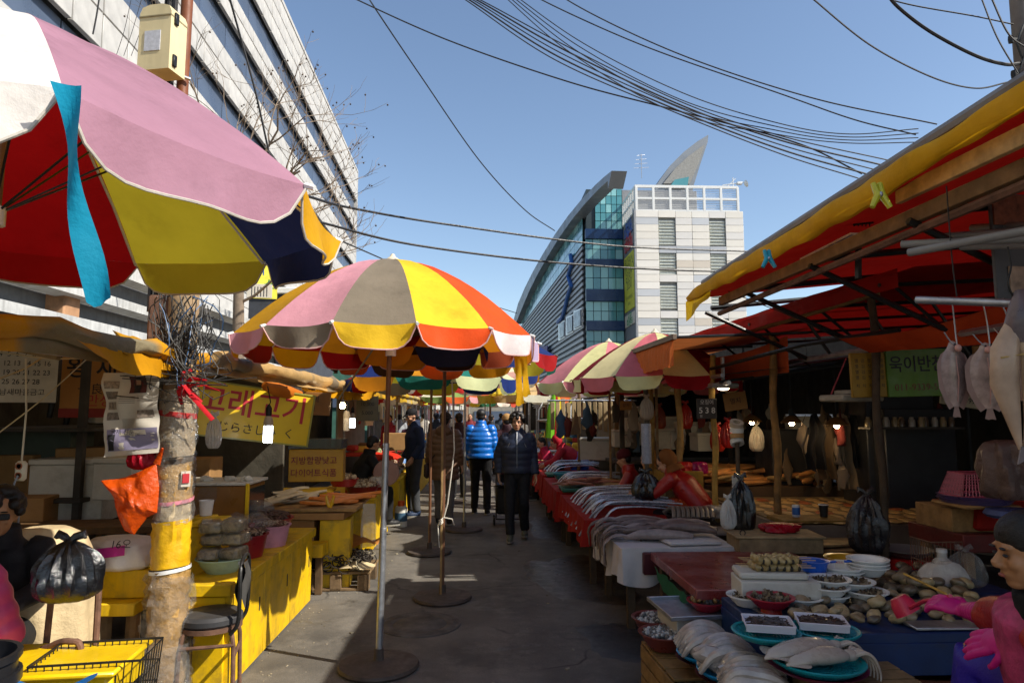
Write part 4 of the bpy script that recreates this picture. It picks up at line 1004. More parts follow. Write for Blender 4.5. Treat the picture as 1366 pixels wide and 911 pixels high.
# yellow counter
Y0, Y1, XF, XB, ZT = 4.18, 6.1, -1.5, -1.78, .62
t = T('yellow_counter', 'bright yellow boarded counter with goods at the whale meat stall', 'counter', ((XF+XB)/2, (Y0+Y1)/2, 0))
for k in range(3):
    a = Y0+(Y1-Y0)*k/3; part('front_panel', MB().box((XF, a+(Y1-Y0)/6, .28), (.03, (Y1-Y0)/3-.008, .53), None, .004), M_YEL, t, True)
    part('slot', MB().box((XF+.016, a+(Y1-Y0)/3-.1, .36), (.004, .018, .09), None, .001), M_INK, t, True)
part('end_panel', MB().box((-1.64, Y0, .28), (.26, .03, .53), None, .004), M_YEL, t, True); part('end_panel', MB().box((-1.93, Y1, .28), (.82, .03, .53), None, .004), M_YEL, t, True)
part('top', MB().box((-1.63, 4.62, ZT-.035), (.31, .94, .07), None, .006), M_YEL, t, True)
part('end_ledge', MB().box((-1.645, Y0-.02, .47), (.24, .06, .05), None, .004), M_YEL, t, True)
part('rear_top', MB().box((-1.93, 5.62, ZT-.036), (.93, 1.05, .07), None, .006), M_YEL, t, True)
# stool
sx, sy = -1.52, 4.0
t = T('metal_stool', 'rusty tubular stool with round black seat and low back', 'stool', (sx, sy, 0), R(12))
part('seat', MB().lathe([(0, .455), (.155, .455), (.168, .47), (.168, .495), (.15, .512), (0, .516)], (0, 0, 0), 24, wob=.01), mat('worn_black_vinyl', '#3a3a3c', .5, var=.3, dirt=.2, dcol=(.12, .11, .1)), t)
part('seat_rim', MB().lathe([(.15, .43), (.165, .43), (.165, .455), (.15, .455)], (0, 0, 0), 24), M_RUST, t)
for k, (x, y) in enumerate(((-.13, -.12), (.13, -.12), (-.12, .13), (.13, .13))):
    part('leg', MB().tube([(x*.75, y*.75, .45), (x*.95, y*.95, .42), (x*1.05, y*1.05, .35), (x*1.12, y*1.12, 0)], .0125, 8), M_RUST, t)
part('stretcher', MB().tube([(-.14, -.13, .36), (.14, -.13, .36)], .01, 8), M_RUST, t); part('stretcher', MB().tube([(.14, -.13, .30), (.14, .14, .30)], .01, 8), M_RUST, t)
part('back_frame', MB().tube(spl([(.12, -.14, .42), (.16, -.15, .5), (.16, -.13, .78), (.17, .12, .78), (.17, .15, .5), (.14, .14, .42)], 6), .011, 8), M_BLACKMETAL, t)
def bk(u, v): return Vector((.175+.012*math.sin(v*7+u*4), -.15+.28*u, .80-.22*v*(1+.15*math.sin(u*9))))
cl = MB().grid(bk, 14, 8); cl.grid(lambda u, v: bk(u, v)+Vector((-.03, 0, .004)), 14, 8); part('back_cloth', cl, mat('grey_rag', '#3b3a38', .9, var=.3, bump=.5, bs=14), t, recalc=False)
# ---------------- goods on the counter
carton('yellow foam fish box on the counter beside the wrapped pole', (-1.80, 4.66, ZT-.1), (.15, .3, .37), M_YEL, .05, .03)
bowl('mint green basin under the bundles of dried seaweed', (-1.66, 4.5, ZT), .15, .085, plastic('a9c9b6'), name='basin', cat='basin')
Msw = mat('dried_seaweed', '#988a64', .5, var=.8, vs=30, bump=.7, bs=60, coat=.4, dist=.01)
kk = 0
for i, (x, y, z, rz) in enumerate([(-.07, -.03, .08, .2), (.07, 0, .08, -.2), (-.06, .02, .165, .1), (.07, .03, .165, -.15), (-.08, .0, .245, .3), (.06, .02, .25, 0)]):
    t = T('seaweed_bundle', ['film wrapped seaweed bundle at the bottom of the pile', 'film wrapped seaweed bundle in the middle of the pile', 'film wrapped seaweed bundle on top of the pile'][i//2], 'bundle', (-1.66+x, 4.5+y, ZT+z), rz, ['bottom', 'middle', 'top'][i//2]+' seaweed bundles')
    part('seaweed', bulge(MB().box((0, 0, .035), (.125, .16, .068), None, .012), .012, 16, i), Msw, t)
    part('wrapping', bulge(MB().box((0, 0, .037), (.137, .172, .076), None, .02), .016, 22, i+9), M_FILM, t)
t = bowl('dark red bucket heaped with dried anchovies', (-1.66, 4.95, ZT), .135, .15, plastic('8f1c22'), 'strip', [mat('dried_fish_dark', '#5a4436', .7, var=.4), mat('dried_fish_dark', '', 0), mat('dried_fish_pale', '#a58f74', .7, var=.3)], 120, .035, 'bucket', 'bucket', rb=.78, level=1.0)
bowl('pinkish bucket on the counter behind the dark red one', (-1.62, 5.35, ZT), .14, .15, plastic('c98fa0'), 'strip', [mat('dried_fish_dark', '', 0), mat('dried_fish_pale', '', 0), mat('dried_fish_brown', '#6b4a3a', .7, var=.4)], 80, .035, 'bucket', 'bucket', rb=.8, level=.95)
bowl('wide red tray heaped with dried seafood', (-1.78, 5.62, ZT+.06), .24, .1, plastic('a3242a'), 'strip', [mat('dried_fish_brown', '', 0), mat('dried_fish_brown', '', 0), mat('dried_fish_dark', '', 0)], 200, .05, 'tray', 'tray', rb=.85, level=1.0)
bowl('red tray of dried seafood at the back of the counter', (-2.05, 5.75, ZT+.04), .22, .1, plastic('9d2026'), 'strip', [mat('dried_fish_brown', '', 0), mat('dried_fish_dark', '', 0), mat('dried_fish_brown', '', 0)], 150, .05, 'tray', 'tray', rb=.85, level=1.0)
for k, (x, y, z) in enumerate(((-1.72, 5.15, .2), (-1.85, 5.6, .24))):
    S('clear_bag', bulge(MB().ell((x, y, ZT+z), (.17, .15, .06), nu=24, nv=14), .05, 9, k), M_FILM, ['crumpled clear bag laid over the bucket of anchovies', 'crumpled clear bag laid over the red seafood tray'][k], 'bag')
c = P(275, 677, 4.75)
t = T('plastic_cup', 'white plastic cup standing on the yellow box', 'cup', (c.x, c.y, c.z-.05)); part('cup_wall', MB().lathe([(0, 0), (.038, 0), (.048, .1), (.044, .1), (.034, .006), (0, .006)], (0, 0, 0), 18), M_WHITE, t)
carton('yellow box carrying the white cup', (c.x-.01, c.y, ZT), (.14, .14, c.z-.05-ZT-.003), M_YEL, 0)
# display case
p = P(310, 682, 5.75)
t = T('display_case', 'amber fish display case covered with film behind the buckets', 'display case', (-2.15, 5.9, 0))
part('cabinet', MB().box((-2.2, 5.62, .86), (.74, .45, .4), None, .008), mat('amber_case', '#8a5a1c', .35, var=.25, coat=.4), t, True)
part('glass_front', MB().box((-1.83, 5.62, .88), (.012, .4, .3)), mat('case_glass', '#2c3534', .08, spec=.8, var=.4, vs=20), t, True)
part('lid', MB().box((-2.2, 5.62, 1.075), (.78, .48, .022), None, .004), M_FOAM, t, True)
part('yellow_post', MB().box((-1.815, 5.38, .9), (.025, .025, .36), None, .003), M_YEL, t, True)
part('film_cover', MB().grid(lambda u, v: Vector((-2.4+.35*u, 5.385-.02*math.sin(u*9+v*4), 1.07-.42*v+.02*math.sin(u*7))), 14, 12), M_FILM, t, True, recalc=False)
for k in range(5): S('napkin_scrap', bulge(MB().ell((-2.5+.16*k, 5.5+.05*(k % 2), 1.1), (.05, .04, .025), nu=12, nv=8), .02, 30, k), M_FOAM, 'crumpled white scrap lying on the display case lid', 'scrap', 'scraps on the case')
# main sign
c = P(338, 552, 5.35); a = P(267, 540, 5.05); b_ = P(410, 562, 5.65); ux = (P(405, 528, 5.55)-P(270, 513, 5.15))
ux = Vector((ux.x, ux.y, -.10))
board('whale_meat_sign', 'yellow sign with large red Korean letters under the beige awning', 'sign', c, ux, .92, .42, mat('sign_panel_yellow', '#cfae12', .45, var=.1, dirt=.12), [('고래고기', 0, .055, .225, M_REDINK, 1.0, .012), ('くじらさしみ  く', .0, -.125, .085, M_INK, 1.05)], .04, .012, trim=mat('sign_trim', '#8f8a3c', .4))
c2 = P(419, 621, 6.5)
t = carton('yellow box lettered with red diet food slogan', (c2.x, c2.y+.14, c2.z-.15), (.5, .26, .3), mat('slogan_box', '#b98a1e', .5, var=.15), .12, None)
n_ = (math.cos(.12), math.sin(.12), 0)
for s_, z in (('지방함량낮고', .05), ('다이어트식품', -.065)):
    part('lettering', text(MB(), s_, c2+Vector((0, -.0, z-.005)), n_, (0, 0, 1), .078, .02, sx=.98, bold=.006), mat('slogan_ink', (.2, .02, .03), .6), t, True, smooth=False, recalc=False)
t = T('glass_tank', 'glass tank with murky water above the slogan box', 'tank', (c2.x, c2.y+.14, c2.z+.155))
part('tank_glass', MB().box((0, 0, .045), (.5, .27, .09), None, .003), mat('tank_glass', '#3b4237', .1, alpha=.75, spec=.8), t)
c3 = P(412, 538, 6.6); board('menu_sign', 'orange brown menu sign hung behind the whale meat sign', 'sign', c3, (1, .1, -.05), .4, .22, mat('menu_brown', '#8a5a22', .6), [('생선회', 0, .04, .07, M_INK), ('고래', 0, -.05, .07, M_INK)])
c3 = P(490, 545, 9.5); board('price_card', 'grey price card hung from the yellow awning', 'sign', c3, (1, .1, 0), .3, .34, mat('grey_card', '#6f6a58', .8), [('10,000', 0, .06, .07, M_INK), ('5,000', 0, -.06, .07, M_INK)])
# lit bulbs
def cfl(px, py, Y, s_, on, lab, top):
    p = P(px, py, Y); t = T('hanging_lamp', lab, 'lamp', p)
    part('tube_bulb', MB().lathe([(0, 0), (.028*s_, .003), (.031*s_, .012), (.031*s_, .12*s_), (.0, .121*s_)], (0, 0, 0), 14), emit('bulb_on', (.85, .93, 1), 14) if on else M_WHITE, t)
    part('collar', MB().lathe([(.032*s_, .12*s_), (.034*s_, .14*s_), (.027*s_, .175*s_), (.016*s_, .19*s_), (0, .19*s_)], (0, 0, 0), 14), mat('lamp_collar', '#b9b2a2', .5), t)
    part('socket', MB().lathe([(.016*s_, .185*s_), (.021*s_, .2*s_), (.021*s_, .245*s_), (.008*s_, .27*s_), (0, .27*s_)], (0, 0, 0), 12), M_BLACK, t)
    q = P(top[0], top[1], Y)-p; part('flex', MB().tube([(0, 0, .265*s_), (.01, 0, .265*s_+.02), (q.x, q.y, q.z)], .004, 5), M_BLACK, t)
cfl(357, 591, 4.85, 1.0, True, 'lit tube bulb hanging before the whale meat sign', (357, 515))
cfl(404, 586, 5.6, .95, True, 'lit tube bulb at the edge of the whale meat sign', (404, 520))
cfl(462, 575, 7.6, 1.2, False, 'unlit tube bulb under the yellow awning', (463, 535)); cfl(470, 571, 8.2, .95, True, 'small lit tube bulb beside the unlit one', (470, 530))
def bulb(px, py, Y, lab, s_=.03, warm=True):
    p = P(px, py, Y); t = T('light_bulb', lab, 'bulb', p)
    part('glass', MB().ell((0, 0, 0), (s_, s_, s_*1.15), nu=12, nv=8), emit('warm_bulb', (1, .72, .38), 100), t); part('socket', MB().lathe([(s_*.5, s_*.8), (s_*.55, s_*2), (0, s_*2.1)], (0, 0, 0), 10), M_BLACK, t)
    part('flex', MB().tube([(0, 0, s_*2), (0, .02, s_*2+.15)], .004, 5), M_BLACK, t)
bulb(457, 541, 7.2, 'warm bare bulb glowing under the beige awning')
# hanging white bags by the sign
sack('limp white carrier bag tied to the wrapped pole', P(284, 598, 4.6), (.1, .07, .22), M_FILMY, 3, 'carrier_bag', 'bag', True, .12)
# ---------------- fish table past the counter
zt = .74
t = T('fillet_table', 'board table of dried fillets on yellow crates past the counter', 'table', (-1.75, 6.9, 0))
part('top_board', MB().box((-1.72, 6.95, zt-.02), (1.05, .95, .03), .03, .004), wood('b08a55'), t, True)
part('under_board', MB().box((-1.75, 6.9, zt-.075), (.95, .85, .06), -.03, .004), M_CARD, t, True)
for k in range(3): part('crate_leg', MB().box((-2.05+.33*k, 6.65, (zt-.11)/2), (.28, .3, zt-.11), .05*k, .006), M_YEL if k == 2 else M_CARD, t, True)
for k in range(3): part('crate_leg', MB().box((-2.05+.33*k, 7.2, (zt-.11)/2), (.28, .3, zt-.11), .05*k, .006), M_YEL, t, True)
Mfil = mat('orange_fillet', '#c9762c', .6, var=.25, vs=12); Mfilp = mat('pale_fillet', '#c9bda4', .6, var=.2, vs=12)
def fillet(c, L_, w_, th, rz, m, lab, grp, curl=.02, pitch=0):
    def top_(u, v): return Vector(((u-.5)*L_, (v-.5)*w_*math.sin(math.pi*(.12+.8*u)), th*math.sin(math.pi*v)*.8+curl*math.cos(u*5+rz*3)))
    mb = MB().grid(top_, 10, 5); mb.grid(lambda u, v: top_(u, v)-Vector((0, 0, th*(.3+.7*math.sin(math.pi*v)))), 10, 5)
    return S('dried_fillet', mb, m, lab, 'fish fillet', grp, c, rz=rz)
for k in range(6): fillet((-1.5+.04*k, 6.72+.09*k, zt+.022+.004*k), .52, .14, .03, rr(-.3, .5), Mfil, 'orange dried fillet spread over the board table edge', 'orange fillets', .012)
for k in range(9): fillet((-2.02+.06*(k % 4), 6.6+.09*k, zt+.03+.02*(k % 3)), .42, .12, .025, rr(.3, 1.3), Mfilp, 'pale dried fillet stacked beside the orange ones', 'pale fillets', .015)
cw = P(440, 672, 6.4)
t = T('yellow_clip', 'yellow plastic peg clip standing on the fillet table', 'clip', cw)
for q in (-1, 1): part('prong', MB().tube([(0, 0, -.03), (q*.02, 0, .01), (q*.035, 0, .07), (q*.02, 0, .08)], [.018, .018, .012, .006], 8), plastic('d9a818'), t)
# low ledge, pallet and coils
t = T('yellow_ledge', 'short yellow ledge on wooden legs next to the counter end', 'ledge', (-1.62, 6.32, 0))
part('slab', MB().box((-1.62, 6.33, .40), (.4, .22, .11), None, .006), M_YEL, t, True)
part('leg', MB().box((-1.74, 6.28, .17), (.06, .06, .345), None, .004), wood('6a5236'), t, True); part('leg', MB().box((-1.48, 6.36, .17), (.06, .06, .345), None, .004), wood('6a5236'), t, True)
t = T('wooden_pallet', 'wooden pallet with boards on the road by the yellow ledge', 'pallet', (-1.33, 6.72, 0))
for k in range(4): part('deck_board', MB().box((-1.35, 6.52+.14*k, .155), (.62, .11, .022), .02, .002), wood('8d7350'), t, True)
for k in range(3): part('block', MB().box((-1.6+.25*k, 6.5, .072), (.1, .12, .14), .02, .003), wood('6f5a40'), t, True); part('block', MB().box((-1.6+.25*k, 6.93, .072), (.1, .12, .14), .02, .003), wood('6f5a40'), t, True)
part('bottom_board', MB().box((-1.35, 6.5, .012), (.6, .12, .02), .02, .002), wood('6f5a40'), t, True)
S('cloth_sheet', bulge(MB().grid(lambda u, v: Vector((-1.66+.66*u, 6.42+.1*v, .21-.05*v*math.sin(u*6))), 16, 4), .02, 8), fab('c7b58e', .1), 'cream cloth edge hanging over the pallet', 'cloth', recalc=False)
co = MB(); cp_ = MB()
for k in range(170):
    c = Vector((rr(-1.62, -1.08), rr(6.45, 6.9), rr(.19, .30))); e = Euler((rr(-1, 1), rr(-1, 1), rr(0, 3))).to_matrix(); R_ = rr(.03, .055)
    (cp_ if k % 3 == 0 else co).tube([c+e @ Vector((R_*math.cos(q), R_*math.sin(q), rr(-.008, .008))) for q in [j*.7 for j in range(9)]], .006, 5)
t = T('seaweed_coils', 'pile of dark coiled seaweed strands on the pallet', 'seaweed', (-1.35, 6.68, .18)); part('dark_strands', co, mat('coil_dark', '#2c2620', .7, var=.4), t, True)['kind'] = 'stuff'; part('pale_strands', cp_, mat('coil_pale', '#8f8670', .7, var=.3), t, True)['kind'] = 'stuff'
S('orange_sheet', bulge(MB().grid(lambda u, v: Vector((-1.72+.68*u, 6.75+.3*v, .34+.05*v+.03*math.sin(u*9+v*3))), 18, 8), .03, 6), fab('b5793a', .1), 'orange and white cloth laid behind the coils', 'cloth', recalc=False)
S('hanging_sheet', bulge(MB().grid(lambda u, v: Vector((-1.2+.12*u, 6.9+.1*u, zt-.02-.42*v)), 6, 10), .02, 7), M_FILMY, 'translucent sheet hanging off the fillet table corner', 'sheet', recalc=False)
# further yellow stands
def stand(label, x0_, x1_, y0_, y1_, h, m=M_YEL):
    t = T('yellow_stand', label, 'stand', ((x0_+x1_)/2, (y0_+y1_)/2, 0)); n = max(1, round((y1_-y0_)/.55))
    for k in range(n): part('front_panel', MB().box((x1_, y0_+(y1_-y0_)*(k+.5)/n, h/2-.02), (.025, (y1_-y0_)/n-.01, h-.05), None, .004), m, t, True)
    part('end_panel', MB().box(((x0_+x1_)/2, y0_, h/2-.02), (x1_-x0_, .025, h-.05), None, .004), m, t, True)
    part('top', MB().box(((x0_+x1_)/2, (y0_+y1_)/2, h-.02), (x1_-x0_+.06, y1_-y0_+.06, .04), None, .005), m, t, True)
    return t
stand('narrow yellow stand beneath the dark red basins', -2.1, -1.32, 8.3, 9.6, .62); stand('yellow stand holding heaped shellfish down the row', -2.1, -1.25, 10.2, 12.4, .66); stand('far yellow stand under the faded awning', -2.2, -1.3, 13.0, 16.5, .66)
stand('blue painted stand with a yellow board behind the fillets', -2.4, -1.72, 7.7, 8.2, .7, mat('blue_board', '#1f5f7a', .6, dirt=.2))
S('yellow_board', MB().box((-2.0, 7.9, .74), (.6, .5, .03), .1, .004), M_YEL, 'loose yellow board lying on the blue stand', 'board')
Mmix = [mat('shellfish_brown', '#7a6650', .7, var=.5, vs=9), mat('shellfish_brown', '', 0), mat('shellfish_pale', '#b7a78c', .7, var=.3)]
fr = [('white tray of red fish cubes on the dark board', (-1.62, 8.05, .78), .16, .08, 'b32a26'), ('dark red basin of shellfish on the narrow stand', (-1.5, 8.6, .62), .2, .1, '7d1b20'), ('red basin of clams behind the dark red one', (-1.5, 9.1, .62), .22, .1, 'a3202a'), ('steel basin heaped with sea squirts', (-1.5, 10.6, .66), .26, .1, '9a9c9c'), ('round tray of mixed shells by the capped man', (-1.5, 11.3, .66), .26, .09, '6a5a4a'), ('red tub of sea cucumbers down the row', (-1.7, 11.9, .66), .26, .12, 'b8261a')]
for lab, c, r_, h, col in fr: bowl(lab, c, r_, h, plastic(col), 'shell', Mmix, 130, .05, 'basin', 'basin', level=1.0, rb=.8)
S('red_cover', bulge(MB().ell((-1.75, 12.0, .84), (.32, .3, .1), nu=18, nv=10), .03, 7), fab('c22a14', .1), 'bright red cloth cover over a tub', 'cloth')
sack('crinkled white bag on the dark red basin', (-1.35, 8.9, .68), (.22, .2, .13), M_FILMY, 5, 'plastic_bag', 'bag', False, .12)
t = T('gas_can', 'small orange capped can beside the yellow stand', 'can', (-1.18, 10.0, 0)); part('can_body', MB().lathe([(0, 0), (.09, 0), (.09, .26), (.07, .29), (0, .29)], (0, 0, 0), 16), mat('white_can', '#c9c7bd', .5), t); part('cap', MB().lathe([(.05, .29), (.05, .36), (0, .37)], (0, 0, 0), 12), plastic('c9541a'), t); part('label_band', MB().lathe([(.0915, .08), (.0915, .2)], (0, 0, 0), 16), mat('can_label', '#40607a', .6), t)
t = T('hand_mirror_disc', 'round pinkish fan guard beside the seated vendor', 'fan', P(515, 636, 9.0)); part('disc', MB().lathe([(0, -.012), (.16, -.01), (.17, 0), (.16, .01), (0, .012)], (0, 0, .05), 22, Matrix.Rotation(R(85), 3, 'X')), mat('pinkish_disc', '#9c7a72', .7), t); part('stem', MB().tube([(0, 0, -.1), (0, 0, -.5)], .012, 6), M_STEEL, t)
carton('open cardboard box in the shade behind the parasol pole', P(528, 600, 11.5), (.42, .3, .28), M_CARD, .1)
t = T('blue_barrel', 'rounded blue drum beyond the cardboard box', 'drum', P(530, 660, 12.2)); part('drum_body', MB().lathe([(0, 0), (.24, 0), (.26, .05), (.26, .3), (.26, .55), (.22, .64), (0, .66)], (0, 0, 0), 20), plastic('3f6ea8'), t)
S('red_stool', MB().lathe([(0, .44), (.15, .44), (.17, .42), (.19, .0), (.17, 0), (.15, .4), (0, .41)], P(478, 690, 8.8), 18), plastic('b01c1c'), 'red plastic stool by the dark clad vendor', 'stool')
# ================================================================ newspaper stall (nearest on the left)
YS = 3.85
# newspaper
def news(u, v):
    p = P(135+80*u, 497+ (v*113)*(1-.06*u), YS-.1); return p+Vector((0, .03*math.sin(u*4+1)+.035*noise.noise(Vector((u*3, v*4, 2)))*1.5, 0))
t = T('newspaper_page', 'newspaper page with a portrait photo hung from the awning', 'newspaper', P(175, 612, YS-.1))
part('sheet', MB().grid(news, 16, 20), M_PAPER, t, True, recalc=False)
def patch(u0, v0, u1, v1, m_, name='print_block', lift=.004, nu=5):
    def f(u, v):
        q = news(u0+(u1-u0)*u, v0+(v1-v0)*v); return q+Vector((0, -lift, 0))
    part(name, MB().grid(f, nu, nu), m_, t, True, recalc=False)
patch(.44, .05, .78, .25, mat('photo_maroon', '#5a2c2c', .7), 'portrait_photo')
pm_ = MB()
def pp(u, v): return news(u, v)+Vector((0, -.007, 0))
patch(.54, .14, .68, .25, M_INK, 'portrait_suit', .006); patch(.56, .075, .66, .15, mat('portrait_skin', '#a5826a', .8), 'portrait_face', .008, 4); patch(.555, .065, .665, .09, M_INK, 'portrait_hair', .009, 3)
for k in range(4): patch(.05, .1+.125*k, .25, .19+.125*k, mat('print_grey_%d' % (k % 2), ['#9a8d7f', '#7d7166'][k % 2], .8, var=.6, vs=60))
patch(.28, .03, .95, .036, M_INK); patch(.62, .46, .93, .55, mat('print_grey_1', '', 0)); patch(.06, .68, .98, .94, mat('print_lilac', '#8d86a0', .8, var=.2)); patch(.08, .74, .2, .93, M_INK, lift=.007); patch(.27, .70, .8, .76, M_PAPER, 'caption', .008)
part('lettering', text(MB(), '국제 신문대학교', pp(.53, .73)+Vector((0, -.006, 0)), (1, 0, -.05), (0, 0, 1), .032, 0), M_INK, t, True, smooth=False, recalc=False)
for k in range(7): patch(.29+.34*(k % 2), .29+.025*(k//2), .58+.34*(k % 2), .296+.025*(k//2), mat('print_text', '#8d867a', .9))
for k in range(10): patch(.29, .56+.012*k, .58, .564+.012*k, mat('print_text', '', 0))
# orange poster and calendar
c = P(126, 513, 5.4)
board('orange_poster', 'orange poster with black and red Korean letters behind the newspaper', 'poster', c, (1, .25, 0), .46, .5, mat('poster_orange', '#b07a3c', .7, var=.12), [('왕 새', -.02, .12, .17, M_INK, 1, .015), ('一良制', .02, -.04, .09, M_INK), ('만성', .04, -.13, .1, M_REDINK)], .006)
part('base_band', MB().box(c+Vector((0, -.012, -.22)), (.45, .006, .07), math.atan(.25)), mat('poster_red', '#8e2a20', .7), [o for o in bpy.data.objects if o.name == 'orange_poster'][0], True)
c = P(22, 497, 4.9)
days = ['3  4  5  6  7  8  9', '10 11 12 13 14 15 16', '17 18 19 20 21 22 23', '24 25 26 27 28']
board('wall_calendar', 'white wall calendar with black dates inside the stall', 'calendar', c, (1, .3, 0), .5, .42, mat('calendar_paper', '#b9b3a2', .8), [(d_, 0, .13-.065*i, .05, M_INK, .95) for i, d_ in enumerate(days)] + [('강남새마을금고', .02, -.14, .05, M_INK, 1), ('2', 0, .185, .04, M_INK)], .006)
# hanging power strip
p = P(28, 628, 3.6)
t = T('power_strip', 'beige extension socket hanging on its cord', 'power strip', p)
part('body', MB().box((0, 0, 0), (.055, .035, .1), None, .012), mat('beige_plastic', '#c9bfa6', .4), t); 
for z in (-.022, .025): part('socket', MB().lathe([(.017, 0), (.017, .004), (.012, .004), (.012, 0)], (0, -.0175, z), 14, Matrix.Rotation(R(90), 3, 'X')), mat('socket_red', '#9a5a3c', .5), t)
part('cord', MB().tube([(0, 0, .05), (.004, 0, .3), P(34, 478, 3.6)-p], .005, 6), mat('beige_plastic', '', 0), t)
part('plug_lead', MB().tube(spl([(.0, -.02, -.02), (-.01, -.03, -.08), (.01, -.01, -.16), (.005, 0, -.3)], 6), .005, 6), mat('grey_lead', '#8b8d92', .5), t)
for k, (a_, b_) in enumerate((((0, 470), (130, 478)), ((0, 505), (70, 468)), ((-5, 580), (120, 475)))):
    cord('twine', ['white twine strung under the grey awning', 'pale twine slanting by the calendar', 'yellowish string slanting across the stall'][k], [P(*a_, 3.4+.3*k), P((a_[0]+b_[0])/2, (a_[1]+b_[1])/2+4, 3.5+.3*k), P(*b_, 3.7+.3*k)], .004, mat('twine', '#b8aa88', .8))
# stacked boxes in the shade
for i, (px, py, d, s_, m_, lab, rz) in enumerate([(105, 655, 5.3, (.5, .4, .42), M_FOAM, 'large white foam box in the shade of the newspaper stall', .1), (60, 600, 5.6, (.55, .4, .3), mat('green_case', '#3d463a', .5), 'dull green case with a metal catch in the stall', .1), (120, 610, 5.5, (.4, .3, .16), M_CARD, 'flat carton leaning on the foam boxes', .3), (170, 640, 5.0, (.3, .3, .25), M_FOAM, 'white carton with red edges behind the orange bag', -.2), (30, 690, 5.0, (.4, .4, .3), M_CARD, 'brown carton low inside the stall', .2), (150, 560, 5.8, (.3, .25, .05), M_PAPER, 'pale tilted tray inside the dark stall', .7), (20, 640, 5.5, (.5, .3, .4), M_CARD, 'large brown carton below the calendar', -.1), (250, 640, 6.4, (.5, .4, .4), M_CARD, 'carton in the dark behind the wrapped pole', .1)]):
    p = P(px, py, d); carton(lab, (p.x, p.y, p.z-s_[2]/2), s_, m_, rz, .04 if m_ is M_FOAM else None)
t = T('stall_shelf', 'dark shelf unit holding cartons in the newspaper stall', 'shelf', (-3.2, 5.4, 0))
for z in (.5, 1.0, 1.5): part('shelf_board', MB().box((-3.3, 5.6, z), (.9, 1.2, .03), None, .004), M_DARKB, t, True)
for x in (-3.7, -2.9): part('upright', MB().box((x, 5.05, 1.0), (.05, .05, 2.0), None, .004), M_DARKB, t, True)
part('bench_board', MB().box((-2.75, 4.75, .86), (1.4, .35, .05), .1, .005), wood('6b4f2c'), t, True)
for k in range(10):
    p = Vector((rr(-3.6, -2.7), rr(5.0, 6.0), 0)); z = rnd.choice([.515, 1.015, 1.515]); carton(['brown packet on the dark shelves of the stall', 'greenish tin on the dark shelves of the stall'][k % 2], (p.x, p.y, z), (rr(.12, .3), rr(.1, .25), rr(.1, .3)), M_CARD if k % 2 == 0 else mat('green_case', '', 0), rr(-.4, .4), group=['packets', 'tins'][k % 2]+' on the dark shelves')
for k in range(6):
    p = P(70+22*k, 500+9*(k % 3), 5.7); S('hanging_utensil', MB().tube([p, p+Vector((.02, 0, -.2)), p+Vector((.0, 0, -.35))], [.012, .03+.01*(k % 2), .02], 8), M_BLACKMETAL, 'dark utensil dangling in the shaded stall', 'utensil', 'dangling utensils')
# orange and red carrier bags
def pillow(label, outline, Y, th, m, name, cat, seed=0, amp=.02):
    pts = [P(x, y, Y) for x, y in outline]; c = sum(pts, Vector())/len(pts); n = len(pts)
    t = T(name, label, cat, (c.x, c.y, min(p.z for p in pts)))
    def f(sg):
        def g(u, v):
            k = u*n; i = int(k) % n; q = pts[i].lerp(pts[(i+1) % n], k-int(k)); p = c.lerp(q, v)
            cr = noise.noise(Vector((p.x*14, p.z*7+p.x*6, seed+sg*3)))+.6*abs(noise.noise(Vector((p.x*30+p.z*12, p.z*16, seed))))
            return p+Vector((0, sg*th*(1-v**3)*(.75+.5*cr), 0))+Vector((cr*amp*v*.4, 0, cr*amp*.3))
        return g
    part('film', MB().grid(f(-1), 48, 14).grid(f(1), 48, 14), m, t, True, recalc=False); return t
M_OF = mat('orange_film', '#e2580c', .28, var=.14, vs=5, bump=.7, bs=16, trans=.35, spec=.6, dist=.02)
t = pillow('bright orange plastic bag hung from the stall front', [(135, 641), (150, 640), (166, 637), (186, 629), (209, 618), (211, 650), (209, 684), (196, 690), (178, 714), (166, 708), (157, 686), (152, 664)], 3.8, .07, M_OF, 'plastic_bag', 'bag', 2)
part('handle', MB().tube([P(209, 619, 3.8), P(214, 606, 3.8), P(217, 598, 3.78)], [(.02, .004), (.012, .004), (.006, .004)], 8), M_OF, t, True)
p = P(193, 626, 3.9); sack('crimson plastic bag below the newspaper', p, (.2, .12, .14), mat('crimson_film', '#b00f28', .3, trans=.3, bump=.5, bs=14, dist=.03), 4, 'plastic_bag', 'bag', True, .1)
p = P(160, 757, 4.1)
t = sack('white rice sack with magenta print lying on yellow boxes', (p.x, p.y, p.z), (.4, .26, .18), mat('sack_white', '#d6d3ce', .6, bump=.5, bs=20, dist=.01), 6, 'rice_sack', 'sack', False, .06)
pr_ = MB().grid(lambda u, v: Vector((-.16+.26*u, -.154-.012*math.sin(u*3), .07+.055*v+.03*u)), 8, 4); part('print_band', pr_, mat('magenta_print', '#a3187a', .6), t, recalc=False)
part('lettering', text(MB(), '16오', (.08, -.15, .155), (1, 0, 0), (0, .3, 1), .06, .012), M_INK, t, smooth=False, recalc=False)
for k, (z, h, sx_) in enumerate(((.42, .19, .0), (.34, .075, -.02))):
    pass
p = P(150, 785, 4.22); zq = P(150, 757, 4.1).z
t = T('yellow_bench', 'yellow boarded bench carrying the rice sack', 'bench', (p.x, p.y, 0))
part('upper_box', MB().box((p.x+.03, p.y, zq-.08), (.52, .36, .155), .03, .006), M_YEL, t, True); part('top_slab', MB().box((p.x-.03, p.y-.06, zq-.195), (.58, .44, .07), .03, .006), M_YEL, t, True)
for x in (-.18, .02, .18): part('leg', MB().tube([(p.x+x, p.y-.1, 0), (p.x+x, p.y-.1, zq-.23)], .04, 8), wood('8d7350'), t, True)
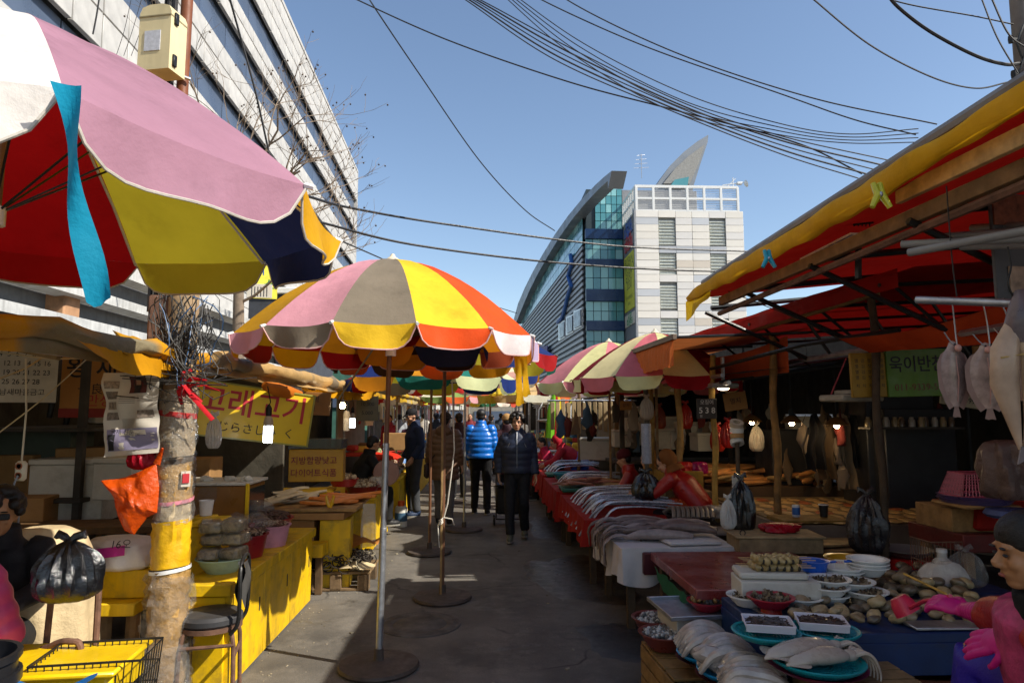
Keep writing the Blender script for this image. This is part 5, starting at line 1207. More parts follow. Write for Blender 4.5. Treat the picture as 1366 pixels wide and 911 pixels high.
# cream woven sack
p = G(82, 872, .25); p = P(50, 858, 3.7)
sack('tall cream woven sack standing beside the pink jacket', (p.x, p.y, 0), (.52, .46, P(85, 703, 3.7).z), mat('woven_sack', '#c9b48c', .75, var=.12, bump=.6, bs=18, trans=.1, dist=.02), 8, 'woven_sack', 'sack', False, .07)
# hand truck with black bag
p = P(95, 800, 2.95)
t = T('hand_truck', 'rusty sack truck with curved handle and yellow tape', 'hand truck', (p.x, p.y, 0), R(-10))
hw = .105
part('frame', MB().tube(spl([(-hw-.02, 0, 0), (-hw-.01, .01, .5), (-hw, .02, .9), (-hw+.02, .03, .99), (-.05, .03, 1.03), (.05, .03, 1.03), (hw-.02, .03, .99), (hw, .02, .9), (hw+.01, .01, .5), (hw+.02, 0, 0)], 5), .0125, 8), M_RUST, t)
part('loop', MB().tube(spl([(-hw, -.02, .25), (-hw+.005, -.04, .62), (-.03, -.05, .69), (.05, -.05, .71), (hw-.01, -.04, .66), (hw, -.02, .3)], 5), .013, 8), M_RUST, t)
for x in (-.06, .055): part('grip_tape', MB().tube([(x-.018, .03, 1.03), (x+.018, .03, 1.03)], .018, 10), mat('lime_tape', '#c6cf1a', .4), t)
part('wheel', MB().lathe([(0, -.02), (.09, -.02), (.11, 0), (.09, .02), (0, .02)], (-hw-.06, .06, .11), 18, Matrix.Rotation(R(90), 3, 'Y')), M_BLACK, t); part('wheel', MB().lathe([(0, -.02), (.09, -.02), (.11, 0), (.09, .02), (0, .02)], (hw+.06, .06, .11), 18, Matrix.Rotation(R(90), 3, 'Y')), M_BLACK, t)
part('toe_plate', MB().box((0, -.1, .02), (.26, .2, .012), None, .003), M_RUST, t)
q = P(88, 800, 2.85); sack('full black bin bag hanging on the sack truck handle', (q.x, q.y, q.z), (.25, .22, .24), M_BAGBLACK, 9, 'bin_bag', 'bag', True, .12)
# wire basket, yellow tray, blue tarp, bucket
p = P(130, 912, 2.8)
t = T('wire_basket', 'black wire bicycle basket full of scraps below the hand truck', 'basket', (p.x, p.y, p.z-.12), R(8))
wb = MB(); w_, d_, h_ = .38, .26, .24
for k in range(15):
    x = -w_/2+w_*k/14
    for y in (-d_/2, d_/2): wb.tube([(x*.9, y*.9, 0), (x, y, h_)], .0025, 4)
for k in range(9):
    y = -d_/2+d_*k/8
    for x in (-w_/2, w_/2): wb.tube([(x*.9, y*.9, 0), (x, y, h_)], .0025, 4)
for z in (0, .08, .16, h_):
    s_ = .9+.1*z/h_; r_ = .005 if z == h_ else .003
    wb.tube([(-w_/2*s_, -d_/2*s_, z), (w_/2*s_, -d_/2*s_, z), (w_/2*s_, d_/2*s_, z), (-w_/2*s_, d_/2*s_, z), (-w_/2*s_, -d_/2*s_, z)], r_, 5)
part('wires', wb, M_BLACKMETAL, t)
for k in range(5): wb = None
part('floor_rack', MB().box((0, 0, -.2), (.3, .2, .02)), M_BLACKMETAL, t); part('stand_leg', MB().tube([(0, 0, -.2), (0, 0, -(p.z-.12))], .02, 8), M_RUST, t)
for k in range(7): S('scrap_of_wrapping', bulge(MB().ell((p.x+rr(-.13, .13), p.y+rr(-.08, .08), p.z-.05+rr(0, .06)), (.06, .05, .03), nu=12, nv=8), .03, 20, k), [M_FILMY, fab('b55a3a'), M_CARD][k % 3], ['milky film scrap in the wire basket', 'orange cloth scrap in the wire basket', 'brown paper scrap in the wire basket'][k % 3], 'scrap', 'scraps %d in the basket' % (k % 3))
p = P(70, 892, 2.75)
t = T('yellow_tub', 'shallow yellow plastic tub behind the wire basket', 'tub', (p.x, p.y+.05, 0)); z = p.z
part('tub_body', MB().box((0, 0, z-.05), (.5, .34, .13), .1, .02), plastic('d9b40c'), t); part('tub_rim', MB().box((0, 0, z+.015), (.54, .38, .022), .1, .008), plastic('d9b40c'), t)
part('support_crate', MB().box((0, 0, (z-.12)/2), (.4, .3, z-.12), .1, .006), M_CARD, t)
p = P(28, 905, 2.35)
S('blue_tarp', bulge(MB().grid(lambda u, v: Vector((p.x-.35+.5*u, p.y-.2+.35*v, p.z+.03*math.sin(u*9+v*5)-.06*u)), 20, 14), .035, 9), mat('blue_tarp', '#1565a8', .5, bump=.5, bs=12, trans=.1), 'crumpled blue tarpaulin at the foot of the pink jacket', 'tarpaulin', recalc=False)
p = P(-52, 870, 2.2)
t = T('black_bin', 'black plastic bin at the edge of the stall', 'bin', (p.x, p.y, 0)); part('bin_body', MB().lathe([(0, 0), (.12, 0), (.145, .86), (.155, .87), (.155, .89), (.14, .89), (.12, .05), (0, .05)], (0, 0, 0), 24), mat('bin_black', (.015, .015, .017), .4), t); part('bin_rim', MB().lathe([(.146, .80), (.158, .80), (.158, .83), (.146, .83)], (0, 0, 0), 24, cap=False), mat('bin_black', '', 0), t)
# junk by the pole foot
for k in range(9):
    p = Vector((U.x+rr(-.3, .35), U.y-rr(.1, .5), 0)); S('crumpled_wrapper', bulge(MB().ell((p.x, p.y, .03), (rr(.03, .09), rr(.03, .07), .03), nu=12, nv=8), .03, 18, k), [M_FILMY, M_CARD, fab('b5622a')][k % 3], ['milky wrapper crumpled at the foot of the pole', 'brown wrapper crumpled at the foot of the pole', 'orange wrapper crumpled at the foot of the pole'][k % 3], 'wrapper', 'wrappers %d at the pole' % (k % 3))
S('pole_cloth', bulge(MB().lathe([(.16, 0), (.15, .2), (.13, .4)], (U.x, U.y, .0), 24, cap=False), .04, 9), M_FILM, 'loose clear sheet slumped around the pole foot', 'sheet', recalc=False)
# ================================================================ right side: tables
def table(name, label, x0_, x1_, y0_, y1_, z, m, th=.05, skirt=None, skh=.3, legs=True, legm=None, sides='xy', cat='table'):
    t = T(name, label, cat, ((x0_+x1_)/2, (y0_+y1_)/2, 0))
    part('top', MB().box(((x0_+x1_)/2, (y0_+y1_)/2, z-th/2), (x1_-x0_, y1_-y0_, th), None, .006), m, t, True)
    if legs:
        for x in (x0_+.08, x1_-.08):
            for y in (y0_+.08, y1_-.08): part('leg', MB().box((x, y, (z-th)/2), (.06, .06, z-th), None, .004), legm or wood('4e3d2a'), t, True)
    if skirt:
        def sk(u, v):
            L_ = (y1_-y0_); tot = L_+(x1_-x0_); s_ = u*tot
            o = .02*math.sin(u*60)*v+.02*noise.noise(Vector((u*12, v, 3)))*v
            if s_ < L_: return Vector((x0_-.012-o-.02*v, y1_-s_, z+.006-skh*v*(1+.12*math.sin(u*23))))
            return Vector((x0_+(s_-L_), y0_-.012-o, z+.006-skh*v*(1+.12*math.sin(u*23))))
        part('cloth', MB().grid(sk, 80, 8), skirt, t, True, recalc=False)
        part('cloth_top', MB().grid(lambda u, v: Vector((x0_-.012+(x1_-x0_)*u, y0_-.012+(y1_-y0_+.012)*v, z+.006+.004*noise.noise(Vector((u*6, v*6, 1))))), 20, 16), skirt, t, True, recalc=False)
    return t
M_REDT = mat('red_vinyl_top', '#7d2824', .35, var=.3, vs=5, bump=.3, bs=18, dirt=.55, dcol=(.24, .13, .12), ds=5, coat=.3)
M_REDC = fab('a3231c', .1); M_WHC = fab('cfc9c4', .12)
table('red_table', 'worn red topped table behind the skewer box', 1.24, 2.28, 4.0, 5.08, .60, M_REDT, .06)
S('green_net', bulge(MB().grid(lambda u, v: Vector((1.225, 4.95-.9*u, .54-.12*v*math.sin(math.pi*u)-.01)), 24, 5), .02, 9), fab('2f6a4a', .2), 'green netting hanging along the edge of the red table', 'net', recalc=False)
table('squid_table', 'table with white cloth piled with grey brown squid', 1.05, 1.95, 5.2, 6.3, .60, wood('4e3d2a'), .05, M_WHC, .26)
S('maroon_case', MB().box((1.6, 5.16, .5), (.8, .05, .16), None, .008), mat('maroon_board', '#4a1a20', .5, var=.3), 'maroon board fixed below the white cloth edge', 'board')
table('hairtail_table', 'table under a red cloth covered with silver hairtail fish', .98, 2.0, 6.55, 8.6, .60, wood('4e3d2a'), .05, M_REDC, .24)
table('mixed_fish_table', 'red draped fish table beyond the hairtail table', .95, 2.0, 8.7, 10.6, .62, wood('4e3d2a'), .05, M_REDC, .34)
table('mixed_fish_table', 'far fish table by the seller in the blue apron', .95, 2.0, 10.8, 13.0, .64, wood('4e3d2a'), .05, M_REDC, .34)
table('mixed_fish_table', 'last fish table before the far parasols', .95, 2.0, 13.3, 17.0, .64, wood('4e3d2a'), .05, fab('7a4a3a', .1), .34)
t = table('dried_fish_table', 'wide low table spread with flat tan dried fish', 2.45, 4.7, 5.55, 7.35, .70, wood('5d4a34'), .06, fab('6e6258', .08), .22)
table('dried_fish_table', 'table heaped with orange dried fish under the bamboo posts', 2.55, 4.2, 7.5, 9.0, .80, wood('5d4a34'), .06, fab('5b4632', .08), .3)
table('back_table', 'plain brown table behind the red one', 2.0, 3.0, 5.15, 5.5, .58, wood('6b5236'), .05)
# ---------------- near platform
table('blue_counter', 'low blue boarded counter covered with bowls and clams', 1.36, 3.1, 3.26, 3.93, .58, mat('blue_board_top', '#0c2c5a', .45, var=.3, dirt=.35), .05)
part('front_board', MB().box((2.23, 3.27, .46), (1.72, .03, .15), None, .004), mat('blue_board_top', '', 0), bpy.data.objects['blue_counter'], True); part('side_board', MB().box((1.365, 3.6, .46), (.03, .62, .15), None, .004), mat('blue_board_top', '', 0), bpy.data.objects['blue_counter'], True)
part('metal_edge', MB().bar((1.42, 3.9, .585), (1.50, 3.28, .585), .02, .012), M_STEEL, bpy.data.objects['blue_counter'], True)
part('rear_top', MB().box((2.72, 4.24, .552), (.8, .6, .05), None, .006), mat('blue_board_top', '', 0), bpy.data.objects['blue_counter'], True)
def crate(label, c, size, rz=0, n=3, m=None):
    t = T('wooden_crate', label, 'crate', c, rz); w, d, h = size; m = m or wood('8a6a3c')
    for k in range(n):
        z = h*(k+.5)/n
        for y in (-d/2, d/2): part('slat', MB().box((0, y, z), (w, .014, h/n-.012), None, .002), m, t)
        for x in (-w/2, w/2): part('slat', MB().box((x, 0, z), (.014, d-.016, h/n-.012), None, .002), m, t)
    for k in range(4): part('top_slat', MB().box((0, -d/2+d*(k+.5)/4, h+.008), (w, d/4-.014, .014), None, .002), m, t)
    return t
crate('low wooden crate under the bowls of white shells', (1.13, 3.86, 0), (.34, .6, .26), .05)
crate('wooden crate under the red bowl of shells', (1.38, 3.62, 0), (.22, .4, .30), .05)
crate('wooden crate carrying the wrapped octopus baskets', (1.2, 3.05, 0), (.36, .6, .31), .05, m=wood('5d4226'))
crate('slatted crate below the squid basket', (1.62, 2.92, 0), (.44, .42, P(1090, 880, 2.98).z-.075), .0, m=wood('7a6242'))
# shell bowls
Msh = [mat('shell_dark', '#3d3a38', .5, var=.4), mat('shell_white', '#c9c5bc', .4, var=.2), mat('shell_grey', '#77736c', .5, var=.5, vs=60)]
a = G(874, 830, .33); bowl('terracotta bowl of small white shells at the back of the crate', (a.x, a.y, .275), .135, .085, plastic('6d2d26'), 'shell', Msh, 130, .026, level=.85)
a = G(887, 848, .35); bowl('terracotta bowl of small white shells at the crate front', (a.x, a.y, .285), .14, .085, plastic('702f27'), 'shell', Msh, 130, .026, level=.85)
a = G(948, 835, .36); bowl('crimson bowl of small striped shells', (a.x, a.y, .317), .125, .075, plastic('8c1c2c'), 'shell', Msh, 110, .026, level=.85)
mus = MB()
for k in range(90): mus.ell((rr(1.36, 1.52), rr(3.25, 3.5), rr(.38, .44)), (.02, .014, .012), Euler((rr(0, 3), rr(0, 3), rr(0, 3))).to_matrix(), 6, 4)
S('mussel_heap', mus, mat('mussel_black', '#16171b', .35, var=.4), 'heap of small black mussels between bowl and blue counter', 'mussels', kind='stuff')
S('mussel_tray', MB().box((1.44, 3.37, .36), (.2, .3, .04), None, .01), M_BLACK, 'black tray holding the mussels', 'tray')
# foam box with metal tray
a = G(912, 812, .36); zb = .26
carton('white foam box under the steel tray', (1.27, 4.12, .1), (.36, .34, .36), M_FOAM, .08)
S('box_riser', MB().box((1.3, 4.1, .05), (.34, .32, .1), .08, .006), wood('5d4a34'), 'timber riser under the foam box', 'riser')
t = T('steel_tray', 'steel tray resting on the white foam box', 'tray', (1.27, 4.1, .463), .08)
part('tray_floor', MB().box((0, 0, .004), (.46, .42, .005), None, .001), M_STEEL, t); rim = MB()
for q in (-1, 1): rim.box((0, q*.21, .014), (.47, .012, .025), None, .003); rim.box((q*.23, 0, .0145), (.012, .41, .025), None, .003)
part('tray_rim', rim, M_STEEL, t)
bowl('crimson oval bowl of brown shellfish on the steel tray', (1.32, 4.06, .472), .105, .05, plastic('8f1a2c'), 'shell', [mat('shell_dark', '', 0), mat('shell_amber', '#8a6a3c', .5, var=.4), mat('shell_dark', '', 0)], 60, .03, level=1.0)
# skewers
carton('white foam box with loose lid under the shellfish skewers', (1.62, 3.80, .585), (.42, .24, .13), M_FOAM, -.12, None); S('foam_slab', bulge(MB().box((1.6, 3.83, .735), (.36, .22, .035), -.12, .01), .006, 14), M_FOAM, 'broken white foam slab lying on the skewer box', 'foam slab')
Mwh = mat('whelk_meat', '#a58c58', .5, var=.45, vs=30, coat=.3); wh = MB().ell((0, 0, 0), (.021, .026, .022), None, 8, 6, wob=.3).mesh('whelk'); wh.materials.append(Mwh); wt = MB().ell((0, 0, 0), (.012, .012, .014), None, 6, 5).mesh('whelk_tip'); wt.materials.append(mat('whelk_dark', '#2a241c', .5))
for k in range(6):
    t = T('shellfish_skewer', ['skewer of shellfish on the foam slab', 'skewer of shellfish stacked on top'][k//3], 'skewer', (1.63, 3.77+.045*(k % 3)-.02*(k//3), .775+.04*(k//3)), -.12+.03*k, ['lower', 'upper'][k//3]+' skewers')
    part('stick', MB().tube([(-.2, 0, 0), (.2, 0, 0)], .0025, 5), wood('b99a68'), t)
    for j in range(6):
        share('whelk', wh, t, (-.11+.04*j, rr(-.004, .004), rr(-.003, .003)), (rr(0, 3), rr(0, .4), rr(0, 3))); share('dark_tip', wt, t, (-.09+.04*j, -.008, -.006))
# bowls on the blue counter
Mfill = [mat('bowl_brine', '#4a3d30', .3, var=.4), mat('bowl_bits', '#5d4c3a', .5, var=.5), mat('bowl_bits2', '#8a7a60', .5, var=.4)]
def wbowl(px, py, z, lab, fill=True, n=1, r_=.104):
    a = G(px, py, z+.045)
    for k in range(n):
        bowl(lab if n == 1 else lab, (a.x, a.y, z+.02*k), r_, .05, M_WHITE, 'flake' if fill and k == n-1 else None, Mfill, 40, .02, group=None if n == 1 else lab, level=.8)
wb = [(998, 795, 0.585, 'white bowl of brown shellfish beside the crimson pedestal bowl', True, 1), (1042, 787, 0.585, 'white bowl of shellfish behind the crimson pedestal bowl', True, 1), (1068, 797, 0.585, 'white bowl of brine next to the clams', True, 1), (1068, 784, 0.605, 'white bowl tipped behind the brine bowl', True, 1), (1104, 793, 0.585, 'white bowl of shellfish between clams and middle stack', True, 1), (1104, 783, 0.630, 'white bowl in the middle of the bowl cluster', True, 1), (1106, 773, 0.660, 'white bowl furthest back in the bowl cluster', True, 1), (1138, 776, 0.640, 'white bowl of shellfish under the empty bowl stack', True, 1), (1155, 789, 0.610, 'white bowl of dark shellfish at the clam edge', True, 1), (1088, 764, 0.660, 'white bowl beneath the blue tub', False, 1), (1124, 762, 0.660, 'empty white bowl holding the price card', False, 2), (1158, 756, 0.680, 'empty white bowl in the nested stack', False, 3)]
for w_ in wb: wbowl(*w_)
S('bowl_riser', MB().box((2.45, 4.1, .60), (.8, .3, .04), None, .006), wood('4e3d2a'), 'dark timber shelf raising the rear bowls', 'shelf')
a = G(1086, 754, .74); t = T('blue_tub', 'small blue tub with handle on a white bowl', 'tub', (a.x, a.y, .71)); part('tub_wall', MB().lathe(bowlp(.075, .055, .85), (0, 0, 0), 20), plastic('1a56b8'), t); part('handle', MB().box((.15, .01, .05), (.16, .03, .012), .1, .004), plastic('1a56b8'), t)
a = G(1120, 752, .75); t = T('price_card', 'folded white price card with red digits standing in a bowl', 'card', a, R(-20)); part('card_sheet', MB().box((0, 0, 0), (.05, .003, .05), Matrix.Rotation(R(-20), 3, 'X')), M_PAPER, t); part('lettering', text(MB(), '4마리', (0, -.004, .008), (1, 0, 0), (0, .34, .94), .017, .003), M_REDINK, t, smooth=False, recalc=False); part('lettering', text(MB(), '10000', (0, .004, -.012), (1, 0, 0), (0, .34, .94), .015, .003), M_REDINK, t, smooth=False, recalc=False)
a = G(1130, 742, .70); bowl('mustard yellow basin lying behind the blue tub', (a.x, a.y, .63), .13, .06, plastic('a8801c'))
a = G(1028, 800, .65); bowl('crimson pedestal bowl of tiny shellfish on the blue counter', (a.x, a.y, .615), .11, .05, plastic('a01a2e'), 'flake', Mfill, 50, .02, level=.9); S('bowl_pedestal', MB().lathe([(0, 0), (.055, 0), (.05, .028), (0, .028)], (a.x, a.y, .583), 18), plastic('a3281c'), 'red foot under the pedestal bowl', 'pedestal')
# clams
cm = [mat('clam_%d' % i, h, .4, var=.3, vs=22, bump=.5, bs=50, coat=.3) for i, h in enumerate(('#8d7a5c', '#75664e', '#a8946c', '#5f5444'))]
cl_m = []
for s_ in range(3):
    mb = MB().ell((0, 0, .026), (.05, .042, .028), None, 14, 8, wob=.14, seed=s_); me = mb.mesh('clam'); me.materials.append(cm[0]); cl_m.append(me)
lab_c = ['brown surf clam in the spread on the blue counter', 'dark brown surf clam in the spread on the blue counter', 'pale tan surf clam in the spread on the blue counter', 'blackish surf clam in the spread on the blue counter']
nC = 0; spots = []
for tries in range(900):
    u = rr(0, 1); px = 1062+ (1300-1062)*u; py = rr(786, 832) if px < 1150 else rr(758, 826)
    if py < 800 and px < 1120: continue
    z = .583; p = G(px, py, z+.02)
    if p.x > 2.9 or p.y < 3.32 or p.y > 4.5 or (p.x < 2.33 and p.y > 3.88): continue
    if any((p.x-q[0])**2+(p.y-q[1])**2 < .0034 for q in spots): continue
    spots.append((p.x, p.y)); k = rnd.randrange(4)
    o = link(bpy.data.objects.new('clam', rnd.choice(cl_m))); o.location = (p.x, p.y, z+(.03 if rr(0, 1) < .3 else 0)); o.rotation_euler = (rr(-.4, .4), rr(-.4, .4), rr(0, 6)); s_ = rr(.68, 1.0); o.scale = (s_,)*3
    o.material_slots[0].link = 'OBJECT'; o.material_slots[0].material = cm[k]; o['label'] = lab_c[k]; o['category'] = 'clam'; o['group'] = 'clams of tone %d' % k; nC += 1
    if nC > 105: break
for k in range(7):
    p = G(1205+14*k+rr(-6, 6), 772+rr(-6, 8), .65); o = link(bpy.data.objects.new('clam', cl_m[k % 3])); o.location = (p.x, min(4.4, p.y), .63); o.rotation_euler = (rr(-.5, .5), rr(-.5, .5), rr(0, 6)); o['label'] = 'surf clam heaped on top beside the ladle'; o['category'] = 'clam'; o['group'] = 'heaped clams'
    o.material_slots[0].link = 'OBJECT'; o.material_slots[0].material = cm[k % 4]
# trays on turquoise baskets
def basket(label, c, Ro, h, m, m2=None, cat='basket'):
    t = T('plastic_basket', label, cat, c)
    r_ = MB(); r_.lathe([(Ro-.012, h-.006), (Ro, h), (Ro+.006, h-.004), (Ro, h-.014), (Ro-.012, h-.006)], (0, 0, 0), 30)
    for k in range(30):
        q = 2*math.pi*k/30; r_.tube([(Ro*.35*math.cos(q), Ro*.35*math.sin(q), .004), (Ro*.8*math.cos(q), Ro*.8*math.sin(q), .006), (Ro*math.cos(q), Ro*math.sin(q), h-.006)], .0035, 4)
    for k in range(1, 8):
        rk = Ro*(.12+.1*k); r_.tube([(rk*math.cos(q), rk*math.sin(q), .007+max(0, (rk/Ro-.8))*h*3) for q in [j*2*math.pi/26 for j in range(27)]], .003, 4)
    part('lattice', r_, m, t); part('floor_disc', MB().lathe([(0, .0), (Ro*.8, .001), (Ro*.96, h*.7), (Ro*.94, h*.72), (Ro*.78, .004), (0, .003)], (0, 0, 0), 24), m, t)
    if m2: part('outer_shell', MB().lathe([(0, -.014), (Ro*.82, -.014), (Ro+.006, h-.03), (Ro+.012, h-.026), (Ro*.8, -.008), (0, -.008)], (0, 0, 0), 28), m2, t)
    return t
def sqtray(label, c, s_, rz, fillm):
    t = T('foam_tray', label, 'tray', c, rz); b_ = MB(); b_.box((0, 0, .004), (s_, s_*.8, .006), None, .001)
    for q in (-1, 1):
        b_.box((0, q*s_*.41, .02), (s_*1.06, .006, .036), Matrix.Rotation(-q*.35, 3, 'X')); b_.box((q*s_*.51, 0, .02), (.006, s_*.82, .036), Matrix.Rotation(q*.35, 3, 'Y'))
    part('tray_body', b_, mat('lilac_white_foam', '#d3cfd6', .6, var=.05), t); f = MB()
    for k in range(110): f.tube([Vector((rr(-.42, .42)*s_, rr(-.32, .32)*s_, rr(.014, .034)))+Vector((d_*rr(.015, .03), d_*.008, .004*abs(d_))) for d_ in (-1, 0, 1)], [.003, .006, .003], 5)
    part('contents', f, fillm, t)['kind'] = 'stuff'
Msc = mat('sea_worm', '#4d4038', .45, var=.4, coat=.4); TEAL = plastic('0f8f96'); CYAN = plastic('1d8fc0')
a = G(1022, 843, .61); basket('turquoise basket under the front foam tray', (a.x, a.y, .588), .15, .035, TEAL); sqtray('white foam tray of dark sea worms over the front basket', (a.x+.01, a.y, .628), .2, -.25, Msc)
a = G(1100, 838, .62); basket('turquoise basket under the foam tray beside the squid', (a.x, a.y, .588), .15, .035, TEAL); sqtray('white foam tray of dark sea worms beside the squid', (a.x-.01, a.y+.01, .625), .2, -.3, Msc)
# wrapped octopus piles on blue baskets
Mocto = mat('pale_octopus', '#b3a79b', .2, var=.35, vs=9, bump=.4, bs=26, coat=.9, dist=.015)
for i, (px, py, z) in enumerate(((944, 864, .40), (974, 886, .41), (1006, 912, .42))):
    a = G(px, py, z); nm = ['behind', 'between the other two', 'nearest the seller stool'][i]
    basket('cyan basket under the wrapped octopus ' + ['next to the crimson shell bowl', 'in the middle of three', 'closest to the squid crate'][i], (a.x, a.y, z-.05), .155, .035, CYAN if i < 2 else TEAL, plastic('6d2a26'))
    t = T('wrapped_octopus', 'film wrapped octopus pile ' + ['next to the crimson shell bowl', 'in the middle of three', 'closest to the squid crate'][i], 'octopus', (a.x, a.y, z-.03), rr(-.3, .3))
    mb = MB()
    for k in range(7): mb.ell((rr(-.035, .035), -.10+.033*k, .055+rr(-.006, .016)), (.13+rr(-.015, .012), .048, .055), Euler((rr(-.25, .25), rr(-.15, .15), rr(-.25, .25))).to_matrix(), 18, 10, wob=.25, seed=k+i*9)
    for k in range(6):
        y = -.11+.045*k; mb.tube(spl([(-.15, y+rr(-.02, .02), .02), (-.09, y, .085+rr(0, .02)), (.0, y+rr(-.02, .02), .115+rr(-.01, .012)), (.09, y+rr(-.02, .02), .085), (.15, y, .02)], 5), [.01+.016*math.sin(math.pi*j/20) for j in range(21)], 8)
    part('flesh', mb, Mocto, t); part('wrapping', bulge(MB().ell((0, 0, .045), (.15, .142, .06), None, 32, 18), .03, 9, i+2), M_FILM, t)
# squid on a basket
a = P(1090, 880, 2.98); a.z -= .03; basket('turquoise basket with pink rim under the whole squid', a, .19, .04, TEAL, plastic('9c2a5c'))
Msq = mat('squid_white', '#b5a99a', .3, var=.2, vs=7, coat=.5, bump=.2, bs=20)
def squid(label, c, L_, w_, rz, seed):
    t = T('whole_squid', label, 'squid', c, rz)
    part('mantle', bulge(MB().tube([(-L_*.5, 0, .01), (-L_*.4, 0, .022), (-L_*.2, 0, .034), (0, 0, .038), (L_*.2, 0, .035), (L_*.3, 0, .03)], [(.004, .004), (w_*.3, .018), (w_*.46, .03), (w_*.5, .034), (w_*.48, .032), (w_*.3, .02)], 16, side=(0, 1, 0)), .006, 20, seed), Msq, t)
    part('fin', bulge(MB().grid(lambda u, v: Vector((-L_*.48+.28*L_*u, (v-.5)*w_*1.5*math.sin(math.pi*(.1+.85*u)), .02)), 8, 8), .006, 15, seed), Msq, t, recalc=False)
    part('head', MB().ell((L_*.36, 0, .028), (.04, .03, .024), None, 12, 8), Msq, t)
    tn = MB()
    for k in range(8):
        y = -.03+.0085*k; tn.tube(spl([(L_*.4, y*.6, .03), (L_*.5, y*1.4+.01*math.sin(k), .045), (L_*.58, y*1.9, .02), (L_*.62, y*2.2, -.03), (L_*.6, y*2.4, -.07-.01*(k % 3))], 5), [.009-.0003*j for j in range(21)], 6)
    part('tentacles', tn, Msq, t)
a2 = P(1078, 866, 3.0); squid('plump whole squid lying across the turquoise basket', (a2.x, a2.y+.02, a.z+.035), .42, .14, .25, 1); squid('slimmer squid in front on the turquoise basket', (a2.x+.03, a2.y-.075, a.z+.03), .36, .1, .2, 2)
# ladle
a = P(1198, 808, 3.1); h0 = P(1258, 797, 2.75)
t = T('pink_ladle', 'pink plastic ladle in the pink gloved hand', 'ladle', a); rot = Matrix.Rotation(R(-25), 3, 'Y') @ Matrix.Rotation(R(160), 3, 'X')
part('cup', MB().lathe([(0, 0), (.035, 0), (.05, .03), (.056, .075), (.053, .075), (.046, .03), (.032, .006), (0, .006)], Vector((0, 0, .04)), 20, rot), plastic('c22a48'), t); part('handle', MB().tube([(.03, 0, -.02), (h0-a)*.6, (h0-a)*1.15], .009, 8), plastic('c22a48'), t)
S('wooden_stick', MB().tube([P(1206, 765, 3.7), P(1262, 792, 3.35)], .006, 6), wood('c9a24a'), 'thin wooden stick lying across the clams', 'stick')
S('clear_film_bag', bulge(MB().ell(P(1255, 764, 4.0), (.12, .1, .06), None, 24, 14), .06, 10, 4), M_FILMY, 'crumpled clear bag on the clams by the glove', 'bag')
sack('clear bag of ice standing behind the seller arm', G(1318, 800, .58)+Vector((.1, .3, 0)), (.22, .2, .22), M_FILM, 4, 'ice_bag', 'bag', True, .12)
t = T('white_jug', 'white plastic jug beside the clear bag', 'jug', G(1296, 800, .58)+Vector((.05, .3, 0))); part('jug_body', MB().lathe([(0, 0), (.065, 0), (.07, .1), (.05, .15), (.028, .17), (.028, .2), (0, .2)], (0, 0, 0), 18), M_FILMY, t); part('jug_cap', MB().lathe([(.03, .2), (.03, .22), (0, .22)], (0, 0, 0), 12), plastic('c9c9c9'), t)
S('steel_edge_tray', MB().box((2.45, 3.33, .592), (.75, .12, .014), None, .004), M_STEEL, 'steel tray under the gloved hand along the counter edge', 'tray')
a = P(1210, 758, 4.75); t = bowl('grey enamel pan on a red tub behind the clams', (a.x, a.y, .62), .17, .05, mat('enamel_grey', '#5f5a58', .4), name='pan', cat='pan'); part('tub', MB().lathe([(0, -.1), (.15, -.1), (.17, 0), (0, 0)], (0, 0, -.002), 22), plastic('a81c1c'), t); S('pan_riser', MB().box((a.x, a.y, .25), (.4, .3, .5), None, .01), wood('3d2f22'), 'dark box under the grey pan', 'box')
# floor tubs
a = G(1245, 905, .2)
t = T('brown_tub', 'large round brown rubber tub on the ground by the seller', 'tub', (a.x, a.y+.25, 0)); part('tub_wall', MB().lathe([(0, .0), (.26, 0), (.32, .2), (.345, .21), (.345, .225), (.31, .22), (.25, .03), (0, .03)], (0, 0, 0), 34), plastic('6a2f1a'), t); part('water', MB().lathe([(0, .12), (.29, .12), (.29, .125), (0, .125)], (0, 0, 0), 30), mat('murky_water', (.02, .018, .015), .05, spec=.8, bump=.1), t)
a = G(1175, 905, .25); t = T('blue_floor_tub', 'blue plastic tub beneath the blue counter', 'tub', (a.x, a.y+.1, 0)); part('tub_wall', MB().lathe(bowlp(.2, .24, .75), (0, 0, 0), 26), plastic('14508c'), t)
S('grey_rag', bulge(MB().ell(G(1140, 905, .2), (.2, .1, .04), None, 24, 12), .04, 12), M_FOAM, 'pale wet rag hanging by the slatted crate', 'rag')
# ---------------- squid pile on white table
Mcut = mat('cuttle_brown', '#6b5850', .45, var=.45, vs=14, bump=.5, bs=40, coat=.2, dist=.01); Mcutp = mat('cuttle_pale', '#8f7f78', .45, var=.4, vs=14, bump=.5, bs=40, coat=.2)
def cuttle(seed):
    mb = MB(); r2 = random.Random(seed)
    mb.tube([(-.2, 0, .03), (-.1, 0, .05), (.05, 0, .055), (.2, 0, .045), (.3, 0, .03)], [(.02, .012), (.05, .03), (.055, .035), (.05, .03), (.03, .02)], 12, side=(0, 1, 0))
    for k in range(9):
        y = -.045+.011*k; mb.tube(spl([(-.16, y*.6, .04), (-.26, y, .045), (-.34, y*1.2+r2.uniform(-.01, .01), .0), (-.36, y*1.3, -.06), (-.355, y*1.3, -.1-r2.uniform(0, .08))], 4), [.008-.0003*j for j in range(17)], 5)
    return bulge(bulge(mb, .008, 18, seed), .006, 55, seed).mesh('squid_body')
cms = [cuttle(k) for k in range(4)]
for q in cms: q.materials.append(Mcut)
